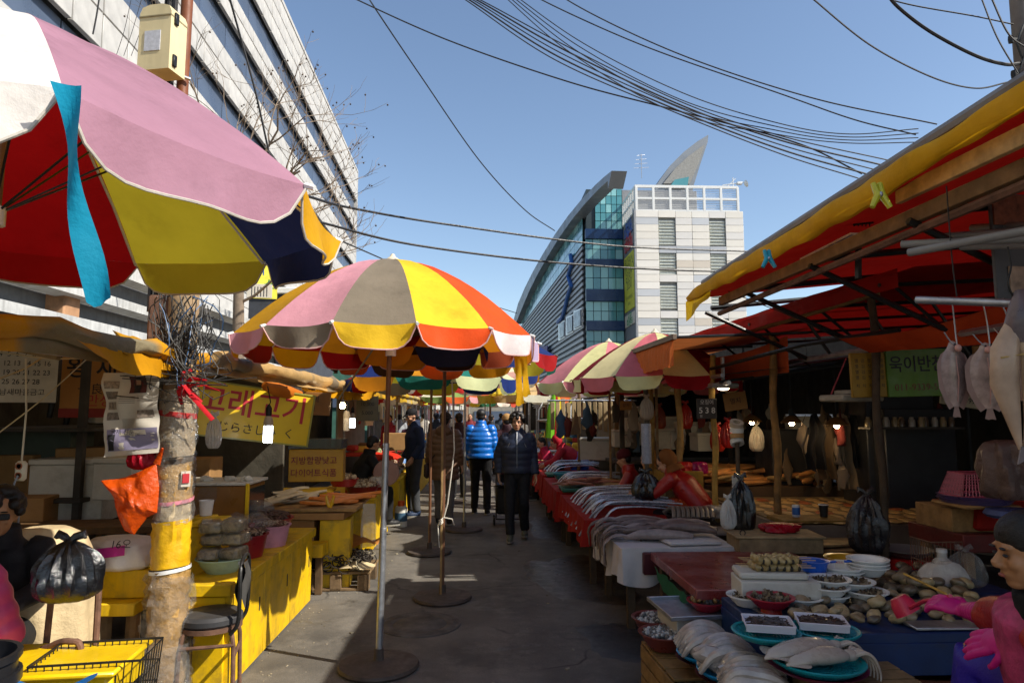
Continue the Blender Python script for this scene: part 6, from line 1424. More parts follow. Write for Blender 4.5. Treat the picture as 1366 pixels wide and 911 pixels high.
for k in range(16):
    o = link(bpy.data.objects.new('grey_squid', cms[k % 4])); row = k//11
    y = 5.42+.072*(k % 11)+.02*row; o.location = (1.33+rr(-.02, .02)+.27*row, y, .612+.03*(k % 2)+.02*row); o.rotation_euler = (rr(-.1, .1), rr(-.05, .05), rr(-.12, .12)-.1)
    o['label'] = ['grey brown squid in the front row with tentacles draped over the cloth', 'grey brown squid in the rear row on the white cloth'][row]; o['category'] = 'squid'; o['group'] = ['front squid row', 'rear squid row'][row]
    o.scale = (rr(.9, 1.1), rr(.6, .85), rr(.9, 1.3))
    if k % 3 == 0: o.material_slots[0].link = 'OBJECT'; o.material_slots[0].material = Mcutp
S('white_sheet_roll', bulge(MB().box((1.62, 5.36, .63), (.42, .26, .025), .1, .01), .02, 6), M_WHC, 'folded white sheet in front of the squid pile', 'sheet')
# ---------------- hairtail fans
Mht = mat('hairtail_silver', '#c6ccd6', .28, .3, .3, 9, .15, 30, coat=.3); Mht2 = mat('hairtail_dark', '#8d939e', .3, .3, .4, 9, .15, 30)
def hairtail(seed, L_=.95, w_=.05):
    mb = MB(); pts = []; n = 16
    for k in range(n+1):
        u = k/n; x = -.5+L_*u; z = .05*math.sin(u*2.2+.3)-max(0, (.28-u))*.45*(.28-u)*8
        pts.append((x, .05*math.sin(u*2.6+seed), z))
    return mb.tube(pts, [(w_*.5*(.35+.65*min(1, (1-abs(2*(k/n)-1.0))*2.2)), .009) for k in range(n+1)], 8, side=(0, 1, 0)).mesh('hairtail')
hms = [hairtail(k*1.3) for k in range(3)]
for q in hms: q.materials.append(Mht)
def hfan(cx_, cy_, z, n, a0, a1, lab, grp, m=None):
    for k in range(n):
        o = link(bpy.data.objects.new('hairtail_fish', hms[k % 3])); u = k/(n-1)
        o.location = (cx_+rr(-.02, .02), cy_+(u-.5)*n*.052, z+.018*(k % 3)+.03*math.sin(math.pi*u)); o.rotation_euler = (rr(-.25, .25), rr(-.05, .05), a0+(a1-a0)*u+rr(-.07, .07)); o.scale = (rr(.85, 1.1), rr(.8, 1.3), 1); o['label'] = lab; o['category'] = 'fish'; o['group'] = grp
        if m and k % 2: o.material_slots[0].link = 'OBJECT'; o.material_slots[0].material = m
hfan(1.5, 6.98, .66, 14, .12, -.05, 'silver hairtail draped over the near edge of the red cloth', 'near hairtail fan', Mht2)
hfan(1.5, 7.75, .67, 15, .1, -.08, 'silver hairtail laid in the second fan', 'second hairtail fan')
hfan(1.5, 9.6, .68, 13, .2, -.1, 'silver hairtail fanned on the table beyond', 'far hairtail fan')
hfan(1.5, 11.6, .7, 13, .2, -.1, 'pale hairtail spread beside the blue apron seller', 'pale hairtail fan')
Mpk = mat('pink_fish', '#a8705c', .4, var=.35, vs=9, coat=.3); Mgr = mat('green_tray', '#1c5a48', .4)
def fishmesh(L_, w_, h, seed):
    mb = MB(); mb.tube([(-.5*L_, 0, 0), (-.42*L_, 0, 0), (-.2*L_, 0, 0), (.1*L_, 0, 0), (.35*L_, 0, 0), (.42*L_, 0, 0)], [(.01*w_, .01), (w_*.3, h*.35), (w_*.5, h*.5), (w_*.42, h*.42), (w_*.12, h*.15), (w_*.1, h*.1)], 10, side=(0, 1, 0))
    mb.prism([(.4*L_, 0, -.003), (.5*L_, w_*.38, -.003), (.47*L_, 0, -.003), (.5*L_, -w_*.38, -.003)], (0, 0, .006)); return mb.mesh('fish_body')
fms = [fishmesh(.34, .09, .05, 0), fishmesh(.28, .1, .05, 1), fishmesh(.4, .06, .04, 2)]
for q in fms: q.materials.append(Mpk)
M_DF = mat('dried_fish_orange', '#c4864a', .55, var=.4, vs=10, bump=.4, bs=30); M_DFT = mat('dried_fish_tan', '#a3824f', .6, var=.4, vs=9, bump=.4, bs=25); M_DFR = mat('dried_fish_rust', '#8e4a24', .55, var=.4, vs=9)
def fishes(lab, grp, xs_, ys_, z, n, m, ang=(0, .4), ms=fms, layers=.02, sc_=1):
    for k in range(n):
        o = link(bpy.data.objects.new('table_fish', rnd.choice(ms))); o.location = (rr(*xs_), rr(*ys_), z+rr(.02, .02+layers)); o.rotation_euler = (rr(-.2, .2), rr(-.1, .1), rr(*ang)); o['label'] = lab; o['category'] = 'fish'; o['group'] = grp; o.scale = (sc_*rr(.85, 1.15),)*3
        o.material_slots[0].link = 'OBJECT'; o.material_slots[0].material = m if isinstance(m, bpy.types.Material) else rnd.choice(m)
for k, (y, lab) in enumerate(((8.85, 'low green tray of pink fish next to the hairtail'), (10.9, 'green tray of small fish on the far table'))):
    S('green_tray', MB().box((1.2, y, .65), (.4, .45, .05), None, .012), Mgr, lab, 'tray')
fishes('pinkish fish piled on the green tray', 'pink fish', (1.1, 1.5), (8.7, 9.1), .68, 14, Mpk, (-.3, .5), layers=.08)
fishes('tan fish laid behind the hairtail fans', 'tan fish behind hairtail', (1.6, 1.95), (8.2, 9.4), .65, 16, [Mpk, M_DFT], (-.3, .5), layers=.05)
fishes('brown fish heaped on the far table', 'brown far fish', (1.0, 1.9), (12.2, 12.9), .66, 18, [Mpk, M_DFT], (-.3, .5), layers=.08)
fishes('silvery fish on the last fish table', 'silvery last fish', (1.0, 1.9), (13.5, 16.8), .66, 36, [Mht, Mpk], (-.3, .5), layers=.06)
for k, (y, c_) in enumerate(((10.2, '1d8fa0'), (12.0, '1d8fb0'))): basket(['turquoise basket on the table beside the hairtail', 'blue basket at the seller in the blue apron'][k], (1.25, y, .66), .2, .08, plastic(c_), plastic(c_))
for k in range(9): S('dry_board', MB().box((1.85+rr(-.1, .1), 7.9+.08*k, .66), (.35, .06, .02), .5, .003), wood('b59a5c'), 'thin wooden slat leaning behind the hairtail', 'slat', 'slats behind the hairtail')
# grey coiled fish on tray next to black bag
t = T('coiled_fish_tray', 'dark tray of grey coiled fish behind the squid table', 'tray', (1.95, 6.42, .62)); part('tray_body', MB().lathe([(0, 0), (.2, 0), (.24, .05), (.22, .05), (.19, .01), (0, .01)], (0, 0, 0), 22), M_BLACK, t); cf = MB()
for k in range(9): cf.tube(spl([(-.2+.045*k, -.17, .04), (-.17+.045*k, -.05, .1), (-.16+.045*k, .08, .1), (-.2+.045*k, .17, .05)], 5), .02, 7)
part('fish', cf, mat('grey_eel', '#6d6660', .35, var=.3, coat=.4), t)
# dried fish on the wide tables
for k in range(13):
    for j in range(7):
        o = link(bpy.data.objects.new('dried_flat_fish', fms[(k+j) % 2])); o.location = (2.6+.165*k+rr(-.02, .02), 5.68+.235*j+rr(-.02, .02), .72); o.rotation_euler = (0, 0, 1.45+rr(-.12, .12)); o.scale = (rr(.8, .95), rr(1.2, 1.6), rr(.3, .45)); o['label'] = 'flat tan fish in the rows drying on the wide table'; o['category'] = 'dried fish'; o['group'] = 'drying rows'
        o.material_slots[0].link = 'OBJECT'; o.material_slots[0].material = M_DFT if (k*5+j*3) % 7 else M_DFR
S('cloth_lining', MB().box((3.58, 6.45, .712), (2.2, 1.75, .01)), fab('6a5a42', .05), 'brown cloth lining beneath the drying fish', 'cloth')
fishes('long orange dried fish heaped under the bamboo posts', 'orange dried heap', (2.55, 4.1), (7.45, 8.6), .82, 90, [M_DF, M_DFT, M_DF], (.2, .9), [fms[2]], .14, 1.6)
# crates, bags, boxes between
carton('yellow foam box stamped with dark letters under pink bags', P(905, 652, 7.3)-Vector((0, 0, .0)), (.42, .36, .2), mat('old_yellow_box', '#8f6f1c', .6, dirt=.3), .1); part('lettering', text(MB(), '수협', (-.1, -.182, .1), (1, 0, 0), (0, 0, 1), .08, .004), M_INK, bpy.data.objects['box'] if 'box' in bpy.data.objects and 0 else [o for o in bpy.data.objects if o.get('label', '').startswith('yellow foam box stamped')][0], smooth=False, recalc=False)
S('box_stack', MB().box(P(910, 668, 7.3)+Vector((0, .05, -.02)), (.5, .6, .3), None, .01), wood('6a5638'), 'wooden chest under the stamped yellow box', 'chest')
for k in range(3): sack(['crimson net bag of fruit on the yellow box', 'red plastic bag beside the crimson net', 'magenta plastic bag laid on the chest'][k], P(893+20*k, 632, 7.25), (.17, .14, .13), [mat('crimson_film', '', 0), mat('red_film', '#c42a28', .3, trans=.25), mat('magenta_film', '#a81c5a', .3, trans=.25)][k], k+20, 'plastic_bag', 'bag', False, .12)
carton('brown wooden box covered by a grey cloth beside the squid table', (2.35, 6.15, .3), (.55, .4, .24), wood('6d5222'), .05); S('grey_cloth', bulge(MB().box((2.3, 6.15, .56), (.62, .46, .03), .05, .014), .02, 8), fab('6d6660', .05), 'grey cloth laid over the brown wooden box', 'cloth')
S('box_stand', MB().box((2.35, 6.15, .15), (.5, .36, .3), None, .01), wood('3d2f22'), 'dark stand beneath the brown wooden box', 'stand')
sack('bright orange plastic wrap heaped by the red jacket', P(922, 690, 6.9), (.5, .35, .2), mat('orange_wrap', '#b8481a', .35, trans=.2, bump=.6, bs=12, dist=.03), 23, 'plastic_wrap', 'wrap', False, .14)
sack('whitish bag next to the orange wrap', P(955, 690, 6.7), (.3, .22, .12), M_FILMY, 25, 'plastic_bag', 'bag', False, .14)
t = T('chopping_block', 'thick wooden chopping board box on the back table', 'chopping board', (2.22, 5.2, .585), -.08); part('block', MB().box((0, 0, .055), (.62, .34, .11), None, .008), wood('8d7654'), t); part('board', MB().box((.0, 0, .118), (.66, .36, .014), None, .003), wood('9a8460'), t); part('ring_handle', MB().tube([(-.26+.02*math.cos(q), -.1, .14+.02*math.sin(q)) for q in [j*.8 for j in range(9)]], .004, 5), M_BLACKMETAL, t)
sack('crimson plastic bag on the chopping board', (2.28, 5.22, .712), (.28, .16, .07), mat('crimson_film', '', 0), 27, 'plastic_bag', 'bag', False, .14)
carton('brown wooden box with cup and tins behind the chopping board', (2.75, 5.75, .5), (.55, .35, .24), wood('6d5222'), 0); S('brown_board', MB().box((2.75, 5.4, .60), (.9, .3, .02), .2, .004), wood('a58a5c'), 'loose brown board beside the chopping block', 'board')
t = T('paper_cup', 'dark paper cup with white rim on the wooden box', 'cup', (2.9, 5.75, .745)); part('cup_wall', MB().lathe([(0, 0), (.03, 0), (.04, .1), (.036, .1), (0, .02)], (0, 0, 0), 16), M_BLACK, t); part('rim', MB().lathe([(.038, .095), (.043, .1), (.038, .105)], (0, 0, 0), 16, cap=False), M_WHITE, t)
t = T('drink_can', 'small blue and white can beside the paper cup', 'can', (2.66, 5.75, .745), 1.2); part('can_wall', MB().lathe([(0, 0), (.028, 0), (.032, .01), (.032, .09), (.028, .1), (0, .1)], (0, 0, 0), 16), plastic('b9bcc4'), t); part('label_band', MB().lathe([(.0325, .02), (.0325, .08)], (0, 0, 0), 16), mat('can_blue', '#2a5a9a', .5), t)
a = P(990, 712, 5.4); sack('tall black bin bag tied to the stick by the chopping board', a, (.2, .18, .44), M_BAGBLACK, 30, 'bin_bag', 'bag', True, .14)
a = P(862, 668, 6.9); sack('black carrier bag hanging on the dark steel post', a, (.28, .2, .3), M_BAGBLACK, 31, 'carrier_bag', 'bag', True, .12)
a = P(1160, 738, 4.75); sack('grey and black carrier bag hanging on the dark timber post', a, (.26, .2, .42), mat('smoky_film', '#2a2627', .25, bump=.6, bs=14, spec=.6, dist=.02), 33, 'carrier_bag', 'bag', True, .14)
sack('whitish bag beside the tall black bin bag', P(972, 705, 5.35), (.12, .1, .24), M_FILMY, 34, 'carrier_bag', 'bag', True, .12)
a = P(985, 640, 5.6); t = T('tape_stick', 'stick holding stacked tape rolls above the dried fish', 'tape stick', (a.x, a.y, .3)); part('stick', MB().tube([(0, 0, 0), (0, 0, 1.2)], .018, 8), wood('4a3a28'), t)
for k in range(4): part('tape_roll', MB().lathe([(.03, -.02), (.055, -.02), (.055, .02), (.03, .02), (.03, -.02)], (0, 0, 1.08+.05*k), 18, Matrix.Rotation(R(20*k-30), 3, 'X')), [M_FOAM, M_CARD, M_FOAM, mat('tape_pale', '#a8957c', .5)][k], t)
part('paper_tag', MB().box((-.02, -.03, .72), (.09, .006, .18), None, .001), M_PAPER, t)
a = P(862, 580, 6.85); t = T('film_roll', 'pale roll of film taped on the dark steel post', 'roll', (a.x, a.y, P(862, 618, 6.85).z)); part('roll', MB().lathe([(0, 0), (.05, 0), (.05, .4), (.015, .4), (0, .38)], (0, 0, 0), 18), mat('film_roll', '#8b8d96', .3, var=.2, vs=30), t)
sack('pale cloth bag knotted high on the dark steel post', P(863, 560, 6.9), (.14, .12, .24), fab('8c7a66', .1), 36, 'cloth_bag', 'bag', True, .1)
# red bench with baskets
t = table('red_bench', 'red topped bench with plank sides behind the seller', 3.25, 4.7, 4.55, 5.15, .80, mat('red_bench_top', '#5d1a14', .6, var=.3, dirt=.3), .12, None, legm=wood('8a6a44'))
S('red_bench_cloth', bulge(MB().box((3.95, 4.85, .90), (1.1, .5, .16), None, .02), .03, 5), fab('8f1a12', .06), 'red cloth covered parcel on the bench', 'parcel')
carton('wicker coloured box at the end of the red bench', (3.4, 4.85, .80), (.3, .4, .16), wood('8d6a40'), 0)
def sqbasket(label, c, s0, s1, h, m, inv=False):
    t = T('plastic_basket', label, 'basket', c); b_ = MB()
    for k in range(15):
        u = -1+2*k/14
        for q in (-1, 1): b_.tube([(u*s0, q*s0*.7, 0), (u*s1, q*s1*.7, h)], .004, 4); b_.tube([(q*s0, u*s0*.7, 0), (q*s1, u*s1*.7, h)], .004, 4)
    for j in range(5):
        s_ = s0+(s1-s0)*j/4; b_.tube([(-s_, -s_*.7, h*j/4), (s_, -s_*.7, h*j/4), (s_, s_*.7, h*j/4), (-s_, s_*.7, h*j/4), (-s_, -s_*.7, h*j/4)], .006 if j in (0, 4) else .004, 4)
    part('lattice', b_, m, t); part('floor_plate', MB().box((0, 0, h if inv else 0), (s1*1.9 if inv else s0*1.9, (s1 if inv else s0)*1.3, .005)), m, t)
a = P(1300, 664, 4.6); sqbasket('upturned pink plastic basket on the purple trays', (a.x, a.y, a.z+.02), .17, .12, .15, plastic('b8566a'), True)
for k in range(2): S('purple_tray', MB().lathe([(0, 0), (.2, 0), (.23, .03), (.21, .03), (0, .008)], (a.x, a.y, a.z-.03+.022*k), 22), plastic('5a4a72'), 'purple tray under the upturned pink basket', 'tray', 'purple trays')
S('tray_block', MB().box((a.x, a.y, (a.z-.03+.985)/2), (.4, .35, max(.02, a.z-.03-.985)), None, .01), M_CARD, 'carton block under the purple trays', 'block')
a = P(1353, 690, 4.3); S('blue_lid_stack', MB().lathe([(0, 0), (.15, 0), (.17, .02), (.15, .05), (0, .05)], a, 20), plastic('4a5a8a'), 'bluish lid at the end of the bench', 'lid')
sack('big dusty plastic bag at the end of the bench', P(1350, 665, 3.9), (.3, .3, .34), mat('dusty_film', '#5d4a44', .35, bump=.6, bs=12, dist=.03), 38, 'plastic_bag', 'bag', False, .14)
t = T('wire_rack', 'wire rack standing on the counter behind the seller', 'rack', G(1300, 800, .58)+Vector((.1, .45, 0))); wr = MB()
for k in range(9): wr.tube([(-.1, -.1+.025*k, 0), (-.1, -.1+.025*k, .25)], .003, 4); wr.tube([(-.1+.025*k, -.1, 0), (-.1+.025*k, -.1, .25)], .003, 4)
for z in (0, .12, .25): wr.tube([(-.1, .1, z), (-.1, -.1, z), (.1, -.1, z)], .004, 4)
part('wires', wr, M_RUST, t)
# ---------------- signs and lamps of the right row
c = P(1224, 497, 4.7); board('side_dish_sign', 'green sign with black Korean letters and a phone number', 'sign', c, (1, -.12, .02), .42, .34, mat('sign_green', '#4a6a1c', .5, var=.15), [('욱이반찬', -.0, .055, .125, M_INK, .85, .012), ('011-9339-59', 0, -.105, .068, mat('phone_red', (.12, .03, .02), .6), .95)], .03)
c = P(1160, 500, 4.75); board('menu_board', 'yellow price list board beside the green sign', 'sign', c, (1, -.05, .02), .26, .32, mat('menu_yellow', '#8a6a1c', .6, var=.15), [(w_, -.09+.045*i, y, .03, M_INK) for i, w_ in enumerate(('멸', '김', '젓', '오', '콩')) for y in (.1, .06, .02, -.02)] + [('치', -.09+.045*i, -.08, .03, M_INK) for i in range(5)], .03)
c = P(1285, 525, 5.0); board('number_plate', 'tilted white number board behind the flatfish', 'sign', c, (1, 0, -.15), .34, .2, mat('plate_cream', '#9a9278', .7), [('명이나물', 0, .04, .07, M_INK), ('-9399', .03, -.05, .055, M_INK)], .02)
c = P(1318, 495, 4.6); board('menu_board', 'brown menu strip between the hanging flatfish', 'sign', c, (1, -.1, 0), .18, .36, mat('menu_brown2', '#7a5a2c', .7), [('반', 0, .1, .06, M_INK), ('찬', 0, .02, .06, M_INK), ('1kg', 0, -.1, .05, M_INK)], .02)
c = P(943, 545, 6.6); board('price_board', 'small dark price board with pale digits on the bamboo post', 'sign', c, (1, 0, 0), .2, .2, mat('price_dark', '#3a332c', .6), [('오징어', 0, .06, .05, M_PAPER), ('5 3 8', 0, -.02, .08, M_PAPER, 1, .02), ('원', -.06, -.075, .03, M_PAPER)], .02)
c = P(981, 535, 7.4); board('card_sign', 'tilted brown cardboard sign behind the price board', 'sign', c, (1, 0, .15), .26, .2, M_CARD, [('멸치', 0, 0, .07, M_INK)], .01)
c = P(835, 541, 9.0); board('card_sign', 'brown cardboard sign over the red capped seller', 'sign', c, (1, 0, 0), .16, .12, M_CARD, [('갈치', 0, 0, .05, M_INK)], .01)
def shade(px, py, Y, lab, r_=.11, lit=True):
    p = P(px, py, Y); t = T('pendant_lamp', lab, 'lamp', p); part('lamp_shade', MB().lathe([(.02, .07), (.05, .055), (r_, .0), (r_, -.006), (.045, .045), (.02, .06)], (0, 0, 0), 22), mat('brown_enamel', '#6a4a26', .4, .2), t)
    part('bulb', MB().ell((0, 0, -.005), (.026, .026, .032), None, 12, 8), emit('warm_bulb', (1, .72, .38), 100) if lit else M_WHITE, t); part('flex', MB().tube([(0, 0, .06), (0, 0, .5)], .004, 5), M_BLACK, t)
shade(1003, 562, 7.2, 'lit pendant lamp above the dried fish heap'); shade(1056, 563, 6.8, 'lit pendant lamp by the foam box stack'); shade(1116, 566, 6.3, 'lit pendant lamp by the dark hanging coats')
p = P(965, 517, 6.6); t = T('flat_lamp', 'flat white lamp fixture under the red canopy', 'lamp', p); part('housing', MB().box((0, 0, .02), (.28, .12, .05), .1, .012), mat('lamp_housing', '#8d8a80', .5), t); part('bulb', MB().ell((0, -.0, -.01), (.06, .04, .018), None, 12, 6), emit('warm_bulb2', (1, .85, .6), 5), t); part('bracket', MB().tube([(0, 0, .04), (0, 0, .3)], .02, 6), M_STEEL, t)
p = P(1135, 531, 5.0); t = T('white_fan_tray', 'flat whitish hanging tray beside the menu board', 'tray', p); part('tray_body', MB().box((0, 0, 0), (.34, .3, .05), .1, .012), mat('old_white', '#8f897c', .6, dirt=.3), t); part('grille', MB().lathe([(0, .03), (.13, .03), (.13, .055), (.11, .06), (0, .06)], (.02, 0, 0), 20), mat('old_white', '', 0), t)
for q in (-1, 1): part('pink_cord', MB().tube([(q*.15, 0, .03), (q*.02, 0, .3)], .005, 5), fab('b8525a'), t)
def scale_(px, py, Y, lab, red=False):
    p = P(px, py, Y); t = T('hanging_scale', lab, 'scale', p); fr_ = MB()
    for q in (-1, 1): fr_.tube([(q*.14, 0, 0), (q*.13, 0, .2), (q*.06, 0, .34)], .012, 6)
    part('frame', fr_, M_WHITE, t); part('pan', MB().lathe([(0, -.03), (.12, -.02), (.18, .015), (.17, .02), (0, -.015)], (0, 0, 0), 22), M_WHITE, t)
scale_(728, 561, 13, 'white hanging scale pan above the far sellers'); scale_(772, 559, 11.3, 'white hanging scale beside the wooden post')
p = P(740, 545, 12.8); t = T('striped_umbrella_cloth', 'furled green, red and yellow striped cloth hanging by the far parasol', 'cloth', p)
for k, h in enumerate(('7ac02a', 'b81c1c', 'd9c02a')): part('stripe', MB().tube([(-.09+.09*k, .03*k, -.55), (-.05+.07*k, .03*k, 0), (0.02*k, .02*k, .35)], [.09, .08, .02], 8), fab(h), t)
# white boxes and clutter at the back of the covered row
gbx = 'white foam boxes in the back of the covered row'
for k, (px, py, Y, s_) in enumerate([(832, 585, 9.6, .32), (845, 568, 9.7, .28), (858, 583, 9.5, .3), (850, 552, 9.8, .25), (880, 585, 9.3, .4), (892, 566, 9.4, .26), (925, 578, 9, .42), (905, 588, 9.2, .3), (1065, 612, 8.2, .5), (1066, 590, 8.2, .46), (1075, 572, 8.2, .42), (940, 590, 8.6, .3), (1040, 588, 8.6, .35), (795, 598, 11, .5)]):
    p = P(px, py, Y); carton('white foam box stacked in the gloom behind the dried fish' if px > 900 else 'white foam box piled behind the red jacketed sellers', (p.x, p.y, p.z-s_*.35), (s_, s_*.8, s_*.62), M_FOAM, rr(-.3, .3), .04, ('dried fish side ' if px > 900 else 'seller side ')+gbx)
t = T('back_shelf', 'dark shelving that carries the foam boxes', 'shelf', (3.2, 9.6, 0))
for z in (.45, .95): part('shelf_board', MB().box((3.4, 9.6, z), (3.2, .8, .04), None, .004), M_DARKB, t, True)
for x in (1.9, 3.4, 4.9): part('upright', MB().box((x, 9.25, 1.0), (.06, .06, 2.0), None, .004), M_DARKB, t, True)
gd = 'dangling goods'
cols = ['4a4036', '6a5a48', '2c2824', '5a2420', '7a6a58', '8a8478', '3a4a5a']
for k in range(70):
    px = rr(745, 1260); Y = rr(7.6, 10.5) if px < 1050 else rr(6.4, 8); py = rr(548, 600) if px < 1050 else rr(545, 640); p = P(px, py, Y); h = rr(.12, .34); kk = k % 7
    if p.x > 5.6: continue
    S('hanging_goods', bulge(MB().tube([(0, 0, h*.7), (0, 0, h*.45), (0, 0, h*.3), (0, 0, 0), (0, 0, -h*.35), (0, 0, -h*.5)], [(.006, .004), (.02, .01), (rr(.03, .06), .02), (rr(.035, .07), .03), (rr(.03, .07), .02), (rr(.01, .05), .01)], 10, side=(1, 0, 0)), .04, 13, k), fab(cols[kk], .05), ['grey brown packet hanging in the dark stalls', 'tan packet hanging in the dark stalls', 'black pouch hanging in the dark stalls', 'dark red pouch hanging in the dark stalls', 'beige strip hanging in the dark stalls', 'pale grey strip hanging in the dark stalls', 'bluish pouch hanging in the dark stalls'][kk], 'hanging goods', gd+' %d' % kk, p)
for k, (px, py, Y, h) in enumerate([(915, 560, 7.8, 'b8281a'), (972, 585, 7.3, 'a81c1c'), (958, 590, 7.5, 'a8281c'), (880, 560, 8.6, '8a3a24'), (1100, 582, 8, '1a3f9a'), (1010, 590, 7.5, 'b0a89a')]):
    sack(['orange red bag dangling on the knotty post', 'red carrier bag dangling behind the tape stick', 'red bag dangling next to the price board post', 'brown bucket shaped bag by the sellers', 'blue bag dangling in the bright gap', 'white bag dangling behind the tape rolls'][k], P(px, py+12, Y), (.16, .12, .3), mat('film_'+h, '#'+h, .35, trans=.2, bump=.5, bs=12, dist=.02), 40+k, 'carrier_bag', 'bag', True, .1)
t = T('strip_squid_rack', 'rack of pale dried squid strips hanging behind the posts', 'rack', P(790, 560, 10.5)); part('rail', MB().tube([(-.7, 0, .3), (.7, 0, .3)], .015, 6), M_STEEL, t)
for k in range(16): part('strip', bulge(MB().box((-.62+.083*k, 0, .06), (.06, .02, .42+.06*(k % 3)), None, .006), .01, 10, k), mat('strip_squid', '#a08c68', .7, var=.3), t)
t = T('dark_coats', 'dark coats and aprons hanging beside a pendant lamp', 'coats', P(1120, 600, 6.6))
for k in range(4):
    def cf_(u, v, k=k): return Vector((-.24+.15*k+(u-.5)*.2*(.35+.75*min(1, v*2.5))+.02*math.sin(v*6+k), .035*math.sin(u*13+k*2)*(.3+v)+.03*k, .36-(.55+.1*(k % 3))*v-.05*abs(u-.5)*(1-v)))
    part('coat', bulge(MB().grid(cf_, 16, 14).grid(lambda u, v: cf_(u, v)+Vector((0, .05*math.sin(math.pi*u), 0)), 16, 14), .03, 7, k), [fab('1c1a1a', .02), fab('4a3a28', .02), fab('7a6850', .02), fab('242220', .02)][k], t, recalc=False)
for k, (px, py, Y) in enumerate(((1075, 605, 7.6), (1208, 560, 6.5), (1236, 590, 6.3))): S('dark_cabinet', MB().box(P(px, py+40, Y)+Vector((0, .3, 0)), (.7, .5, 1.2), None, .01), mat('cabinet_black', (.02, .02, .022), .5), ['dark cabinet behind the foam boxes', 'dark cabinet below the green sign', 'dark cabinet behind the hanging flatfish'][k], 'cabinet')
t = T('bottle_shelf', 'shelf of small jars under the green sign', 'shelf', P(1215, 568, 6.2)); part('shelf_board', MB().box((0, 0, -.02), (.9, .2, .02)), M_DARKB, t)
for k in range(11): part('jar', MB().lathe([(0, 0), (.03, 0), (.03, .06), (.02, .075), (.02, .09), (0, .09)], (-.4+.08*k, rr(-.04, .04), -.008), 10), mat('jar_%d' % (k % 3), ['#7a6a4a', '#5a4a38', '#8a8478'][k % 3], .3), t)
# ---------------- pipes, hooks and hanging fish
gpp = 'pipes stored under the canopy'
for k, (a_, b_) in enumerate((((1203, 326, 3.0), (1380, 318, 2.6)), ((1252, 316, 3.05), (1380, 308, 2.7)), ((1297, 304, 3.1), (1380, 300, 2.75)), ((1213, 337, 2.8), (1380, 306, 2.35)), ((1282, 329, 2.95), (1380, 327, 2.7)))):
    a = P(*a_); b2 = P(*b_); t = T('steel_pipe', ['grey pipe with yellow bore at the end of the bundle', 'grey pipe lying second in the overhead bundle', 'short grey pipe on top of the overhead bundle', 'pale pipe slanting across the overhead bundle', 'grey pipe at the bottom of the overhead bundle'][k], 'pipe', a)
    d_ = (b2-a); part('pipe_wall', MB().tube([(0, 0, 0), d_], .0175, 14, cap=False).tube([(0, 0, 0), d_], .0135, 14, cap=False), mat('grey_pvc', '#77797a', .45, var=.12), t, recalc=False); part('bore', MB().tube([d_*.02, d_*.021], .0135, 12), mat('bore_olive', '#7d7420', .6), t)
hp0 = P(1222, 400, 2.75); hp1 = P(1390, 406, 2.45)
t = T('hanging_rail', 'grey steel rail from which the fish hang', 'rail', hp0); part('rail', MB().tube([(0, 0, 0), hp1-hp0], .0165, 14), M_STEEL, t); part('bore', MB().tube([(-.001, 0, 0), (-.0015, 0, 0)], .012, 12), M_BLACK, t)
cord('rail_wire', 'wire loop carrying the end of the fish rail', [hp0.lerp(hp1, .35)+Vector((0, 0, .02)), hp0.lerp(hp1, .36)+Vector((0, .02, .2)), hp0.lerp(hp1, .4)+Vector((0, .05, .5))], .003, M_BLACKMETAL)
Mff = mat('flatfish_skin', '#a08a82', .35, var=.5, vs=16, bump=.3, bs=40, coat=.3); Mffin = mat('flatfish_fin', '#9a8078', .4, var=.3, trans=.2)
